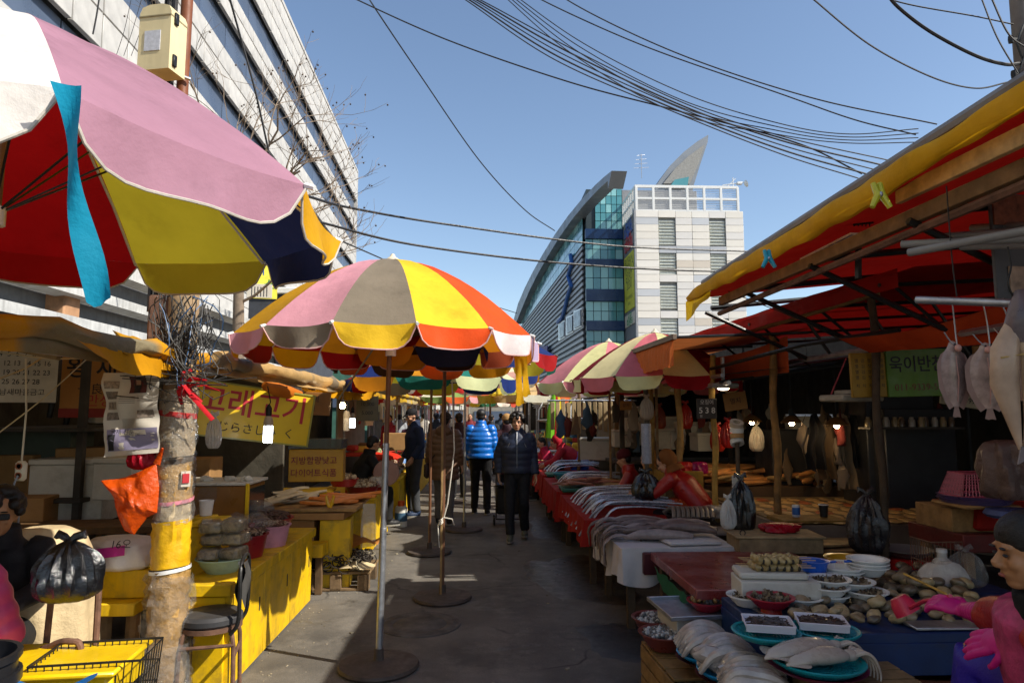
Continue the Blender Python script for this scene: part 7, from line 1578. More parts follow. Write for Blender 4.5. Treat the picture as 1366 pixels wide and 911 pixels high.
def flatfish(label, px, py0, py1, Y, rz, s_=1.0):
    a = P(px, py0, Y); L_ = a.z-P(px, py1, Y).z; t = T('hanging_flatfish', label, 'fish', a, rz)
    out = [(0, 0), (.035, .012), (.06, .03), (.075, .08), (.135, .14), (.185, .26), (.2, .4), (.175, .58), (.12, .74), (.06, .83), (.05, .86)]
    def fn(sg):
        def f(u, v):
            i = u*(len(out)-1); k = min(int(i), len(out)-2); q = i-k; w_ = (out[k][0]+(out[k+1][0]-out[k][0])*q)*L_; z = -(out[k][1]+(out[k+1][1]-out[k][1])*q)*L_
            x = (v*2-1)*w_; th = .11*L_*(1-abs(v*2-1)**2.2)*math.sin(math.pi*min(.97, .1+.85*u))*.42
            return Vector((x, sg*th, z+.004*noise.noise(Vector((u*9, v*9, sg)))))
        return f
    part('body', MB().grid(fn(-1), 22, 12).grid(fn(1), 22, 12), Mff, t)
    fin = MB()
    for sg in (-1, 1):
        pts = [(sg*w_*L_*.99, 0, -z*L_) for w_, z in out[4:]]; m2 = [(p_[0]+sg*.016*L_/.29*(1+.25*(k % 2)), 0, p_[2]-.012) for k, p_ in enumerate(pts)]
        n = len(pts); fin.add(pts+m2, [(k, k+1, n+k+1, n+k) for k in range(n-1)])
    fin.add([(-.03*L_, 0, -.85*L_), (.03*L_, 0, -.85*L_), (.065*L_, .002, -1.0*L_), (.02*L_, .004, -.99*L_), (-.02*L_, .004, -1.0*L_), (-.06*L_, .002, -.985*L_)], [(0, 1, 2, 3, 4, 5)])
    part('fins', fin, Mffin, t, recalc=False)
    part('gill_cover', MB().ell((.0, -.026*L_/.29, -.10*L_), (.045*L_, .012, .05*L_), None, 12, 8), mat('gill_pink', '#b88a80', .4), t); part('eye', MB().ell((-.02*L_, -.02, -.05*L_), (.012*L_, .008, .012*L_), None, 8, 6), M_INK, t)
    part('ridge', MB().tube([(.0, -.044*L_, -.2*L_), (.005, -.05*L_, -.5*L_), (0, -.025*L_, -.8*L_)], .0022, 5), mat('gill_pink', '', 0), t)
    hk = P(px-6, 402, Y)-a; hook = MB().tube(spl([hk+Vector((0, .0, .012)), hk+Vector((.0, -.02, 0)), hk*.6+Vector((.01, -.012, 0)), Vector((.012, -.008, .03)), Vector((.01, -.01, -.02)), Vector((-.02, -.01, .0)), Vector((-.045, -.01, .035))], 6), .0028, 6); part('hook', hook, M_STEEL, t)
flatfish('pale flatfish hanging on a hook at the free end of the rail', 1270, 455, 557, 2.72, R(8)); flatfish('slimmer pale flatfish hanging second on the rail', 1314, 457, 560, 2.66, R(-18)); flatfish('flatfish hanging edge on beside the split fish', 1345, 448, 545, 2.6, R(-65))
# big split fish
a = P(1352, 398, 2.42); t = T('split_fish', 'large split dried fish hanging head up with a stick through it', 'fish', a, R(-10)); L_ = a.z-P(1352, 622, 2.42).z
Mbg = mat('split_fish_skin', '#a98f78', .4, var=.3, vs=8, bump=.4, bs=30, coat=.3); Mbd = mat('split_fish_dark', '#5d5054', .35, var=.4, vs=9, coat=.3)
for sg in (-1, 1):
    part('half', bulge(MB().tube([(sg*.01, 0, -.10), (sg*.05, -.01, -.2), (sg*.055, 0, -.32), (sg*.03, .01, -.46), (sg*.008, .01, -.56)], [(.03, .02), (.05, .028), (.048, .025), (.022, .016), (.008, .008)], 14, side=(1, 0, 0)), .008, 20, sg), Mbg if sg < 0 else mat('split_fish_flesh', '#b59a7c', .45, var=.25, vs=8, coat=.2), t)
part('head', bulge(MB().tube([(.03, 0, .03), (.03, -.005, -.03), (.02, 0, -.1), (.0, 0, -.17)], [(.02, .015), (.05, .035), (.06, .04), (.035, .025)], 14, side=(1, 0, 0)), .012, 16, 3), Mbd, t); part('tail', MB().prism([(-.012, 0, -.55), (.012, 0, -.55), (.03, 0, -L_), (0, 0, -L_*.965), (-.028, 0, -L_*.99)], (0, .008, 0)), Mbd, t)
part('stick', MB().tube([(-.075, -.03, -.225), (.08, -.035, -.20)], .004, 6), wood('c9a868'), t); part('hook', MB().tube(spl([(.0, 0, .0), (-.02, -.01, .06), (.0, 0, .12), (.0, .01, .2)], 5), .0035, 6), M_BLACKMETAL, t)
c = P(1352, 330, 2.9); bd = board('fish_photo_board', 'faded board with a brown picture hung above the split fish', 'board', c, (1, .1, 0), .2, .5, mat('board_grey', '#4a4c50', .6), [], .02); part('picture', MB().box(c+Vector((.0, -.006, .17)), (.19, .008, .14), math.atan(.1)), mat('picture_brown', '#6a3c28', .6, var=.7, vs=24), bd, True); part('lower_picture', MB().box(c+Vector((.02, -.006, -.15)), (.12, .008, .12), math.atan(.1)), mat('picture_pale', '#a08a78', .6, var=.5, vs=14), bd, True)
# ================================================================ people
M_SKIN = mat('skin', '#b98a6c', .55, var=.1, vs=9, bump=.12, bs=50, spec=.35); M_SKIN2 = mat('skin_tan', '#a3744f', .55, var=.12, vs=9, bump=.15, bs=50)
M_HAIR = mat('black_hair', '#15110f', .5, var=.4, vs=40, bump=.8, bs=70, dist=.006)
def frame(fwd, up=(0, 0, 1)):
    f = Vector(fwd).normalized(); u = Vector(up); u = (u-f*u.dot(f)).normalized(); r_ = f.cross(u); return Matrix((r_, f, u)).transposed()
def head_geo(mb, c, F, s=1.0):
    c = Vector(c)
    def q(x, y, z): return c+F @ Vector((x*s, y*s, z*s))
    mb.ell(q(0, -.008, .03), (.074*s, .094*s, .088*s), F, 18, 12); mb.ell(q(0, .022, -.03), (.062*s, .066*s, .082*s), F, 16, 12); mb.ell(q(0, .05, -.085), (.034*s, .03*s, .024*s), F, 12, 8)
    mb.tube([q(0, .082, .012), q(0, .104, -.02), q(0, .098, -.034)], [.008*s, .014*s, .012*s], 8); mb.ell(q(0, .088, -.031), (.02*s, .012*s, .01*s), F, 10, 6)
    mb.ell(q(0, .080, -.058), (.026*s, .012*s, .012*s), F, 10, 6)
    for e in (-1, 1):
        mb.ell(q(e*.036, .062, -.02), (.026*s, .022*s, .026*s), F, 10, 8); mb.ell(q(e*.076, -.006, -.008), (.010*s, .02*s, .031*s), F, 8, 6); mb.ell(q(e*.03, .076, .03), (.026*s, .012*s, .009*s), F, 10, 6)
    return q
def hand_geo(mb, w, d, n, thumb, s=1.0, curl=.5, r_=.0088):
    """w wrist, d pointing direction, n palm normal (fingers curl towards n), thumb +1/-1 side"""
    w = Vector(w); d = Vector(d).normalized(); n = Vector(n); n = (n-d*n.dot(d)).normalized(); sd_ = d.cross(n)*thumb
    Mx = Matrix((sd_, d, n)).transposed()
    mb.ell(w+d*.05*s, (.041*s, .056*s, .017*s), Mx, 14, 8); mb.tube([w-d*.03*s, w+d*.02*s], [(.029*s, .022*s), (.033*s, .018*s)], 10, side=sd_)
    for k, (o, L_) in enumerate(((.031, .075), (.0105, .084), (-.0105, .078), (-.030, .060))):
        b_ = w+d*.088*s+sd_*o*s; dd = (d+sd_*o*2.2).normalized(); p = b_-dd*.02*s; pts = [p, b_]; a = curl*(.7+.1*k)
        for j in range(3):
            dd = (dd*math.cos(a)+n*math.sin(a)).normalized() if j or curl > .2 else dd; b_ = b_+dd*L_*s*(.42, .33, .25)[j]; pts.append(b_)
        mb.tube(pts, [r_*1.05*s, r_*1.05*s, r_*s, r_*.92*s, r_*.72*s], 8)
    b_ = w+d*.025*s+sd_*.03*s; dd = (d*.75+sd_*.75+n*.25).normalized(); p2_ = b_+dd*.035*s; p3_ = p2_+(d*.9+sd_*.3+n*.35).normalized()*.03*s; p4 = p3_+(d+n*.4).normalized()*.022*s
    mb.tube([b_-dd*.015*s, b_, p2_, p3_, p4], [.014*s, .014*s, .0115*s, .010*s, .008*s], 8)
def quilt(pts, rad, pitch, amp, n=20, seg=9, side=(1, 0, 0)):
    """tube with puffer bulges: resample the path"""
    pts = [Vector(p) for p in pts]; L_ = sum((b-a).length for a, b in zip(pts, pts[1:])); out = []; rs = []; d = 0
    for i in range(len(pts)-1):
        a, b_ = pts[i], pts[i+1]; l = (b_-a).length; m_ = max(2, int(l/pitch*seg)) if amp else max(2, int(l/.03))
        for k in range(m_+(1 if i == len(pts)-2 else 0)):
            u = k/m_; s_ = d+l*u; ra = [rad[i][j]+(rad[i+1][j]-rad[i][j])*u for j in (0, 1)]; q = amp*abs(math.sin(math.pi*s_/pitch)) if amp else 0
            out.append(a.lerp(b_, u)); rs.append((ra[0]+q, ra[1]+q))
        d += l
    return out, rs
def person(label, loc, rz, h=1.62, pose=None, jacket='#1b2233', trousers='#0d0d0f', shoes='#2c2c30', hair='short', hat=None, jlen=.0, puff=.008, vox=.012, skin=None, sleeves=True, collar=True, hands=True, group=None, extra=None, wide=1.0, hood=False, face=True, sit=False):
    k = h/1.70
    J = dict(pel=(0, 0, .92), chest=(0, .01, 1.24), neck=(0, .0, 1.42), head=(0, .03, 1.575), look=(0, 1, 0), sR=(.165, 0, 1.375), eR=(.215, -.02, 1.10), wR=(.22, .06, .86), sL=(-.165, 0, 1.375), eL=(-.215, -.02, 1.10), wL=(-.22, .06, .86), hR=(.09, 0, .90), kR=(.1, .03, .49), aR=(.1, -.01, .085), hL=(-.09, 0, .90), kL=(-.1, .03, .49), aL=(-.1, -.01, .085), fR=(0, 1, 0), fL=(0, 1, 0), hdR=None, hdL=None)
    if pose: J.update(pose)
    J = {a: (Vector(v)*(1 if a in ('look', 'fR', 'fL', 'hdR', 'hdL') else k) if v is not None else None) for a, v in J.items()}
    t = T('person', label, 'person', loc, rz, group); skin = skin or M_SKIN
    F = frame(J['look'])
    b_ = MB(); q = head_geo(b_, J['head'], F, k*1.0); b_.tube([J['neck']-Vector((0, 0, .05)), J['neck'], J['head']-Vector((0, 0, .05))], [.06*k, .055*k, .05*k], 12)
    b_.tube([J['pel'], J['chest'], J['neck']], [(.14*k, .1*k), (.15*k, .1*k), (.06*k, .055*k)], 16, side=(1, 0, 0))
    for s_ in 'RL':
        b_.tube([J['s'+s_], J['e'+s_], J['w'+s_]], [.05*k, .04*k, .027*k], 10); b_.tube([J['h'+s_], J['k'+s_], J['a'+s_]], [.08*k, .055*k, .038*k], 10)
        d = J['hd'+s_] if J['hd'+s_] is not None else (J['w'+s_]-J['e'+s_]).normalized()+Vector((0, .15, -.3))
        if hands: hand_geo(b_, J['w'+s_], d, Vector((-1 if s_ == 'R' else 1, .25, 0)), 1 if s_ == 'L' else 1, k, .45, .0095)
    part('body', remesh(b_, min(vox, .009), 1), skin, t)
    # face
    if face:
        for e in (-1, 1):
            part('eye', MB().ell(q(e*.031, .083, .006), (.0125*k, .006*k, .006*k), F, 10, 6), M_INK, t); part('brow', MB().ell(q(e*.032, .088, .028), (.018*k, .006*k, .004*k), F, 8, 6), M_HAIR, t)
        part('lips', MB().ell(q(0, .091, -.06), (.02*k, .006*k, .007*k), F, 10, 6), mat('lips', '#8a4a40', .5), t)
    # hair / hat
    hm = MB(); rh = random.Random(hash(label) % 999)
    if hair == 'curly':
        hm.ell(q(0, -.03, .055), (.085*k, .088*k, .08*k), F, 16, 10)
        for i in range(90):
            a, e = rh.uniform(0, 6.28), rh.uniform(-.25, 1.5); p = Vector((math.cos(a)*math.cos(e)*.09, math.sin(a)*math.cos(e)*.098-.012, math.sin(e)*.095+.035))
            if p.y > .04 and p.z < .062 and abs(p.x) < .066: continue
            hm.ell(q(*(p*1.06)), .03*k, None, 8, 6)
    elif hair == 'short':
        hm.ell(q(0, -.02, .045), (.081*k, .092*k, .082*k), F, 18, 12); hm.ell(q(0, -.055, -.01), (.07*k, .05*k, .06*k), F, 14, 10)
    elif hair == 'bun':
        hm.ell(q(0, -.022, .042), (.082*k, .092*k, .084*k), F, 18, 12); hm.ell(q(0, -.06, -.015), (.07*k, .05*k, .07*k), F, 14, 10); hm.ell(q(0, -.1, .03), .035*k, None, 12, 8)
    if hair != 'none': part('hair', remesh(hm, .009, 1), M_HAIR, t)
    if hat:
        hk, hc = hat; hm = MB()
        if hk == 'cap':
            hm.ell(q(0, -.015, .065), (.087*k, .1*k, .075*k), F, 18, 10); hm.tube([q(0, .07, .055), q(0, .115, .05), q(0, .15, .04)], [(.07*k, .012*k), (.062*k, .006*k), (.035*k, .005*k)], 14, side=F @ Vector((1, 0, 0)))
        elif hk == 'beanie': hm.ell(q(0, -.015, .06), (.092*k, .106*k, .085*k), F, 18, 12); hm.tube([q(0, -.015, .02), q(0, -.015, .055)], [(.096*k, .108*k), (.095*k, .107*k)], 20, side=F @ Vector((1, 0, 0)))
        elif hk == 'bucket': hm.ell(q(0, -.01, .065), (.09*k, .1*k, .075*k), F, 18, 12); hm.tube([q(0, -.01, .05), q(0, -.01, .028)], [(.1*k, .11*k), (.14*k, .15*k)], 22, side=F @ Vector((1, 0, 0)))
        elif hk == 'hood': hm.ell(q(0, -.05, .03), (.105*k, .1*k, .12*k), F, 18, 12); hm.tube([q(0, -.06, -.06), q(0, -.05, -.13)], [(.1*k, .09*k), (.14*k, .11*k)], 16, side=F @ Vector((1, 0, 0)))
        part('hat', remesh(hm, .009, 1), hc if isinstance(hc, bpy.types.Material) else fab(hc.lstrip('#'), .02), t)
    # jacket
    jm = MB(); z0 = J['pel']+Vector((0, 0, -.02*k-jlen*k)) if not sit else J['pel']+Vector((0, 0, -.06))
    w_ = wide*k
    pts, rs = quilt([z0, J['pel']+Vector((0, 0, .1*k)), J['chest'], J['chest'].lerp(J['neck'], .55), J['neck']+Vector((0, 0, .02*k))], [(.195*w_, .155*w_), (.185*w_, .145*w_), (.205*w_, .145*w_), (.165*w_, .115*w_), (.075*w_, .08*w_)], .085, puff)
    jm.tube(pts, rs, 26, side=(1, 0, 0))
    for s_ in 'RL':
        pts, rs = quilt([J['s'+s_].lerp(J['chest'], .2), J['s'+s_]+Vector((0, 0, -.02)), J['e'+s_], J['w'+s_]-(J['w'+s_]-J['e'+s_])*.04], [(.075*w_, .075*w_), (.075*w_, .08*w_), (.063*w_, .063*w_), (.048*w_, .048*w_)], .075, puff*.8)
        jm.tube(pts, rs, 16)
    if collar:
        jm.tube([J['neck']+Vector((0, 0, -.03*k)), J['neck']+Vector((0, .004, .05*k)), J['neck']+Vector((0, .008, .085*k))], [(.1*k, .095*k), (.088*k, .088*k), (.083*k, .083*k)], 20, side=(1, 0, 0))
    if hood: jm.ell(J['neck']+Vector((0, -.1*k, .0)), (.13*k, .06*k, .085*k), None, 16, 10)
    jmat = jacket if isinstance(jacket, bpy.types.Material) else mat('cloth_'+str(jacket), jacket, .5 if puff else .75, var=.2, vs=6, bump=.35, bs=24, spec=.35, dist=.01)
    part('jacket', remesh(jm, vox, 1, .35), jmat, t)
    tm = MB(); tm.ell(J['pel']+Vector((0, 0, -.02*k)), (.165*k, .125*k, .14*k), None, 18, 12)
    for s_ in 'RL':
        pts, rs = quilt([J['h'+s_], J['k'+s_], J['a'+s_]+Vector((0, 0, .0))], [(.1*k, .105*k), (.072*k, .074*k), (.06*k, .066*k)], .1, 0); tm.tube(pts, rs, 14)
    part('trousers', remesh(bulge(tm, .01, 7, 3), vox, 2), trousers if isinstance(trousers, bpy.types.Material) else mat('cloth_'+trousers, trousers, .8, var=.25, vs=7, bump=.4, bs=18, dist=.01), t)
    for s_ in 'RL':
        f_ = J['f'+s_].copy(); f_.z = 0; f_.normalize(); Fm = frame(f_); a = J['a'+s_]; sm = MB()
        sm.ell(a+f_*.055*k+Vector((0, 0, -.045*k)), (.046*k, .125*k, .045*k), Fm, 16, 10); sm.ell(a+f_*-.01+Vector((0, 0, -.01*k)), (.045*k, .06*k, .055*k), Fm, 14, 8)
        so = part('shoe', remesh(sm, .010, 1), shoes if isinstance(shoes, bpy.types.Material) else mat('shoe_'+shoes, shoes, .6, var=.3, vs=20), t)
        part('sole', MB().prism([a+f_*(.055+.12*math.cos(q_))*k+Fm @ Vector((math.sin(q_)*.046*k, 0, 0))+Vector((0, 0, -.084*k)) for q_ in [i*.4488 for i in range(14)]], (0, 0, .022*k)), mat('sole_grey', '#8a8880', .7), so)
    if extra: extra(t, J, k, q, F)
    return t
# --- woman walking towards the camera
wl = G(690, 720)
def x_woman(t, J, k, q, F):
    part('zip', MB().tube([(0, .158*k, .93*k), (0, .168*k, 1.1*k), (0, .172*k, 1.25*k), (0, .14*k, 1.37*k), (0, .1*k, 1.45*k)], .004, 5), M_STEEL, t)
    for e in (-1, 1):
        part('pocket_zip', MB().tube([(e*.1*k, .155*k, 1.3*k), (e*.125*k, .145*k, 1.25*k)], .004, 5), M_STEEL, t)
person('woman in a navy quilted jacket and black trousers walking up the street', (wl.x, wl.y, 0), R(176), 1.615,
       dict(kR=(.1, .10, .50), aR=(.09, .17, .10), kL=(-.09, .05, .50), aL=(-.1, -.14, .12), eR=(.26, -.04, 1.12), wR=(.25, -.02, .88), wL=(-.25, .06, .87), look=(.05, 1, -.03)), '#252c40', '#131318', '#5a5c50', 'curly', wide=1.08, vox=.009, extra=x_woman, hood=True)
# lime laces
# --- capped man
cm_ = G(562, 688)
person('man in a dark cap and navy jacket standing at the left stalls', (cm_.x-.12, cm_.y, 0), R(118), 1.70, dict(look=(-.1, 1, -.35), head=(0, .06, 1.56), wR=(.2, .12, .9), wL=(-.2, .12, .92)), '#1d2a44', '#3b3d40', '#20324f', 'short', ('cap', '#1c1b1c'), puff=0, vox=.012)
# --- brown coat
bc = G(592, 700)
def x_bag(t, J, k, q, F):
    part('bag_strap', MB().tube([(.16*k, .06, 1.40*k), (0.02, -.165*k, 1.2*k), (-.2*k, -.12*k, .98*k), (-.22*k, -.04, .9*k)], .012, 6), M_BLACK, t); part('shoulder_bag', MB().box((-.25*k, -.02, .82*k), (.08, .26, .22), None, .03), mat('bag_leather', '#2a1c1c', .5), t)
person('person in a long brown quilted coat seen from behind', (bc.x, bc.y, 0), R(-8), 1.63, dict(kR=(.1, .0, .5), aR=(.1, -.1, .1), kL=(-.1, .1, .5), aL=(-.1, .08, .085), wR=(.26, .04, .9), wL=(-.26, .06, .92)), '#5f4736', '#5a5654', '#1d1d20', 'short', ('bucket', '#2a211c'), jlen=.22, puff=.012, wide=1.15, vox=.012, extra=x_bag, hood=True)
# --- blue jacket
bj = G(641, 686)
person('man in a bright blue quilted jacket seen from behind', (bj.x, bj.y, 0), R(-4), 1.69, dict(kR=(.1, .02, .5), aR=(.11, -.06, .09), aL=(-.11, .1, .085), kL=(-.1, .09, .5)), mat('cloth_blue_puffer', '#0d62b8', .32, var=.15, vs=6, bump=.3, bs=22, spec=.5, dist=.01), '#0c0c0e', '#1a1a1c', 'short', puff=.014, wide=1.12, vox=.011)
mh = G(676, 676); person('person in a maroon coat and tan hat seen from behind', (mh.x, mh.y, 0), R(10), 1.6, None, '#33131a', '#141214', '#1a1a1c', 'short', ('beanie', '#a07a4a'), jlen=.3, puff=0, vox=.014)
dm = P(612, 600, 13.2); person('person in dark maroon clothes between the coats', (dm.x, 13.2, 0), R(20), 1.63, None, '#2a1218', '#141416', '#1a1a1c', 'short', jlen=.1, puff=0, vox=.016)
# far shoppers
far_p = [(548, 16, 1.5, '#4a2a40', 190, ('cap', '#3a3638'), 'person in a purple jacket with a rucksack far down the row'), (520, 17.5, 1.58, '#a8405a', 160, None, 'person in a pink jacket at the far left stalls'), (533, 21, 1.6, '#8f9298', 10, None, 'person in a pale grey coat among the far stalls'), (655, 18, 1.6, '#23262c', 0, None, 'dark coated shopper behind the blue jacket'), (582, 20, 1.62, '#1c1e24', 20, ('beanie', '#22242a'), 'dark coated shopper past the capped man'), (627, 24, 1.6, '#6d1f24', 180, None, 'shopper in a dark red coat far along the street'), (668, 27, 1.62, '#2c3a4c', 0, None, 'shopper in slate blue far along the street'), (600, 30, 1.6, '#3a332c', 0, None, 'shopper in brown far along the street'), (645, 34, 1.6, '#18181a', 0, None, 'small dark figure at the end of the street'), (695, 20, 1.55, '#5d5a56', 200, ('beanie', '#6a6a68'), 'person in a grey hat beyond the walking woman'), (565, 26, 1.6, '#b8b4ac', 0, None, 'person in a whitish jacket far down the left row')]
for (px, Y, h, col, rz, hat, lab) in far_p:
    p = P(px, 560, Y); person(lab, (p.x, Y, 0), R(rz), h, None, col, '#151517', '#1a1a1c', 'short', hat, puff=0, vox=.02, hands=Y < 19, face=100 < rz < 260)
# seated vendor on the left
p = P(487, 640, 9.2)
SITP = dict(pel=(0, 0, .52), chest=(0, .1, .84), neck=(0, .16, 1.0), head=(0, .22, 1.15), sR=(.18, .14, .97), sL=(-.18, .14, .97), eR=(.25, .25, .76), eL=(-.25, .25, .76), wR=(.12, .48, .72), wL=(-.12, .48, .70), hR=(.1, .02, .5), hL=(-.1, .02, .5), kR=(.13, .42, .5), kL=(-.13, .42, .5), aR=(.13, .42, .09), aL=(-.13, .42, .09))
person('vendor in black seated behind the red basins', (p.x-.1, p.y, .12), R(-65), 1.6, dict(SITP, look=(-.2, 1, -.3)), '#121214', '#101012', '#1a1a1c', 'short', puff=0, vox=.014, sit=True)
S('vendor_stool', MB().box((p.x-.1, p.y, .29), (.34, .34, .56), None, .02), wood('5d4a34'), 'wooden box seat under the vendor in black', 'seat')
# sellers of the right row
RED = mat('red_rubber_jacket', '#9a1512', .35, var=.2, vs=6, bump=.4, bs=14, spec=.5, dist=.02)
p = P(838, 600, 8.4); person('seller in a red jacket and wine red knit hat behind the hairtail', (p.x+.15, p.y, 0), R(75), 1.55, dict(SITP, look=(.2, 1, -.3)), RED, '#1a1a20', '#1a1a1c', 'short', ('beanie', '#4a1018'), puff=0, vox=.012, sit=True); S('wooden_stool', MB().box((p.x+.15, p.y, .22), (.34, .34, .44), None, .02), wood('5d4a34'), 'wooden seat of the wine red hatted seller', 'seat')
p = P(873, 600, 7.9); person('seller in a tan hood and red bib behind the dark steel post', (p.x+.12, p.y, 0), R(60), 1.58, dict(SITP, look=(.5, 1, -.2)), mat('cloth_tan', '#8a6230', .7, var=.2), '#1a1a20', '#1a1a1c', 'short', ('hood', '#a8743a'), puff=0, vox=.012, sit=True, extra=lambda t, J, k, q, F: part('bib', bulge(MB().ell(J['chest']+Vector((0, .09, -.04)), (.17, .07, .2), None, 16, 10), .01, 9), RED, t)); S('wooden_stool', MB().box((p.x+.12, p.y, .22), (.34, .34, .44), None, .02), wood('5d4a34'), 'wooden seat of the tan hooded seller', 'seat')
p = P(893, 660, 6.85); person('hunched seller in a red jacket leaning over the squid table', (p.x+.3, p.y, .14), R(62), 1.55, dict(SITP, chest=(0, .16, .82), neck=(0, .28, .94), head=(0, .36, 1.06), sR=(.18, .26, .92), sL=(-.18, .26, .92), eR=(.24, .4, .74), eL=(-.22, .44, .74), wR=(.16, .68, .72), wL=(-.1, .7, .7), look=(0, 1, -.6)), RED, '#2a1a20', '#1a1a1c', 'short', ('hood', '#7a4a22'), puff=0, vox=.012, sit=True); S('wooden_stool', MB().box((p.x+.3, p.y, .29), (.36, .36, .58), None, .02), wood('5d4a34'), 'wooden seat of the hunched seller', 'seat')
p = P(752, 590, 11.9); person('seller in a red jacket and blue apron bending over the fish', (p.x+.25, p.y, 0), R(80), 1.58, dict(SITP, pel=(0, 0, .74), hR=(.1, 0, .72), hL=(-.1, 0, .72), kR=(.12, .2, .45), kL=(-.12, .2, .45), aR=(.12, .05, .09), aL=(-.12, .05, .09), chest=(0, .18, .98), neck=(0, .32, 1.1), head=(0, .42, 1.18), sR=(.18, .3, 1.08), sL=(-.18, .3, 1.08), eR=(.24, .42, .86), eL=(-.24, .42, .86), wR=(.14, .62, .78), wL=(-.14, .62, .78), look=(0, 1, -.6)), mat('cloth_red_fleece', '#9c1524', .8, var=.2), mat('blue_apron', '#0f4fb0', .4, var=.15), '#1a1a1c', 'short', ('hood', '#9c1524'), puff=0, vox=.014, extra=lambda t, J, k, q, F: part('apron_back', bulge(MB().ell(J['pel']+Vector((0, -.02, .05)), (.2, .17, .22), None, 18, 12), .015, 8), mat('blue_apron', '', 0), t))
p = P(722, 590, 13.0); person('seller in a crimson jacket beyond the blue apron', (p.x+.2, p.y, 0), R(100), 1.55, dict(SITP, look=(0, 1, -.4)), '#a8123a', '#1a1a20', '#1a1a1c', 'short', puff=0, vox=.016, sit=True, hands=False); S('wooden_stool', MB().box((p.x+.2, p.y, .22), (.34, .34, .44), None, .02), wood('5d4a34'), 'wooden seat of the crimson jacketed seller', 'seat')
# left edge: pink jacket seen from behind, and dark figure with glasses
p = P(-98, 780, 2.65); person('person in a pink quilted jacket seated at the newspaper stall', (p.x, p.y, .06), R(40), 1.6, dict(SITP, eR=(.27, .1, .72), wR=(.2, .3, .62)), mat('cloth_pink_puffer', '#b53d6c', .45, var=.12, vs=6, bump=.3, bs=20, dist=.01), '#2a2426', '#1a1a1c', 'bun', puff=.012, wide=1.1, vox=.01, sit=True); S('pink_person_stool', MB().box((p.x, p.y, .26), (.34, .34, .5), None, .02), wood('5d4a34'), 'wooden seat under the pink quilted jacket', 'seat')
p = P(4, 664, 3.5); person('dark clad person in sunglasses in the shade of the stall', (p.x, p.y+.1, .12), R(195), 1.5, dict(SITP, look=(-.2, 1, -.05)), '#120f12', '#101012', '#1a1a1c', 'curly', puff=0, vox=.012, sit=True, skin=M_SKIN2, extra=lambda t, J, k, q, F: part('glasses', MB().box(q(-.034, .1, .004), (.05*k, .012, .034*k), F, .006).box(q(.034, .1, .004), (.05*k, .012, .034*k), F, .006).box(q(0, .102, .012), (.03*k, .008, .006*k), F), M_BLACK, t))
S('dark_person_stool', MB().box((p.x, p.y+.1, .3), (.34, .34, .58), None, .02), wood('3d2f22'), 'dark box seat under the person in sunglasses', 'seat')
# --- cart pulled by the woman
c = G(680, 703)
t = T('shopping_cart', 'black two wheeled shopping trolley behind the walking woman', 'trolley', (c.x-.02, c.y+.25, 0))
part('bag', bulge(MB().box((0, 0, .36), (.34, .28, .4), None, .03), .012, 8), mat('trolley_bag', '#121214', .6), t); fr_ = MB()
for x in (-.17, .17): fr_.tube([(x, -.02, .1), (x, .1, .6), (x*.9, .2, .92)], .011, 6); fr_.tube([(x, -.16, .1), (x, .14, .1)], .01, 6)
fr_.tube([(-.153, .2, .92), (.153, .2, .92)], .013, 6); fr_.tube([(-.17, -.16, .1), (.17, -.16, .1)], .01, 6); part('frame', fr_, M_BLACKMETAL, t)
for x in (-.2, .2):
    for y in (-.14, .14): part('wheel', MB().lathe([(.0, -.015), (.055, -.015), (.065, 0), (.055, .015), (0, .015)], (x, y, .067), 16, Matrix.Rotation(R(90), 3, 'Y')), M_BLACK, t)
part('flap', MB().box((0, -.02, .575), (.35, .3, .03), None, .012), mat('trolley_bag', '', 0), t); part('handle_grip', MB().tube([(-.09, .2, .92), (.09, .2, .92)], .018, 8), plastic('a8a820'), t)
# ================================================================ shellfish seller (right edge)
t = T('person', 'seller in a pink vest and long pink rubber gloves reaching over clams', 'person', P(1400, 905, 2.1)*1.0)
t.location.z = 0
hc = P(1372, 738, 2.03); Fh = frame((-.97, .22, -.12)); HS = .93
bm_ = MB(); q = head_geo(bm_, hc, Fh, HS)
sh = P(1408, 822, 2.05); hip = P(1440, 960, 2.15); bm_.tube([hc+Vector((.02, 0, -.06)), hc+Vector((.06, .0, -.14)), sh], [.052, .055, .07], 12); bm_.tube([sh+Vector((.05, 0, 0)), hip+Vector((.05, 0, 0))], [.07, .09], 14)
s1 = P(1388, 818, 2.12); e1 = P(1340, 824, 2.36); w1 = P(1288, 814, 2.62); s2 = P(1410, 830, 1.94); e2 = P(1402, 858, 1.98); w2 = P(1350, 850, 2.14); kn = P(1308, 872, 2.42); kn2 = P(1345, 900, 2.5)
bm_.tube([s1, e1, w1], [.045, .036, .026], 10); bm_.tube([s2, e2, w2], [.045, .036, .026], 10); bm_.tube([hip, kn, Vector((kn.x-.02, kn.y+.02, .1))], [.085, .06, .04], 10); bm_.tube([hip, kn2, Vector((kn2.x, kn2.y+.05, .1))], [.085, .06, .04], 10)
part('body', remesh(bm_, .006, 1), M_SKIN2, t, True)
for e in (-1, 1): part('eye', MB().ell(q(e*.031, .083, .006), (.0125, .006, .005), Fh, 10, 6), M_INK, t, True); part('brow', MB().ell(q(e*.032, .088, .028), (.018, .006, .004), Fh, 8, 6), M_HAIR, t, True)
part('lips', MB().ell(q(0, .091, -.06), (.018, .006, .006), Fh, 10, 6), mat('lips', '', 0), t, True)
hm = MB(); hm.ell(q(0, -.012, .056), (.083*HS, .098*HS, .086*HS), Fh, 18, 12); hm.ell(q(0, -.06, -.0), (.076*HS, .06*HS, .085*HS), Fh, 16, 10)
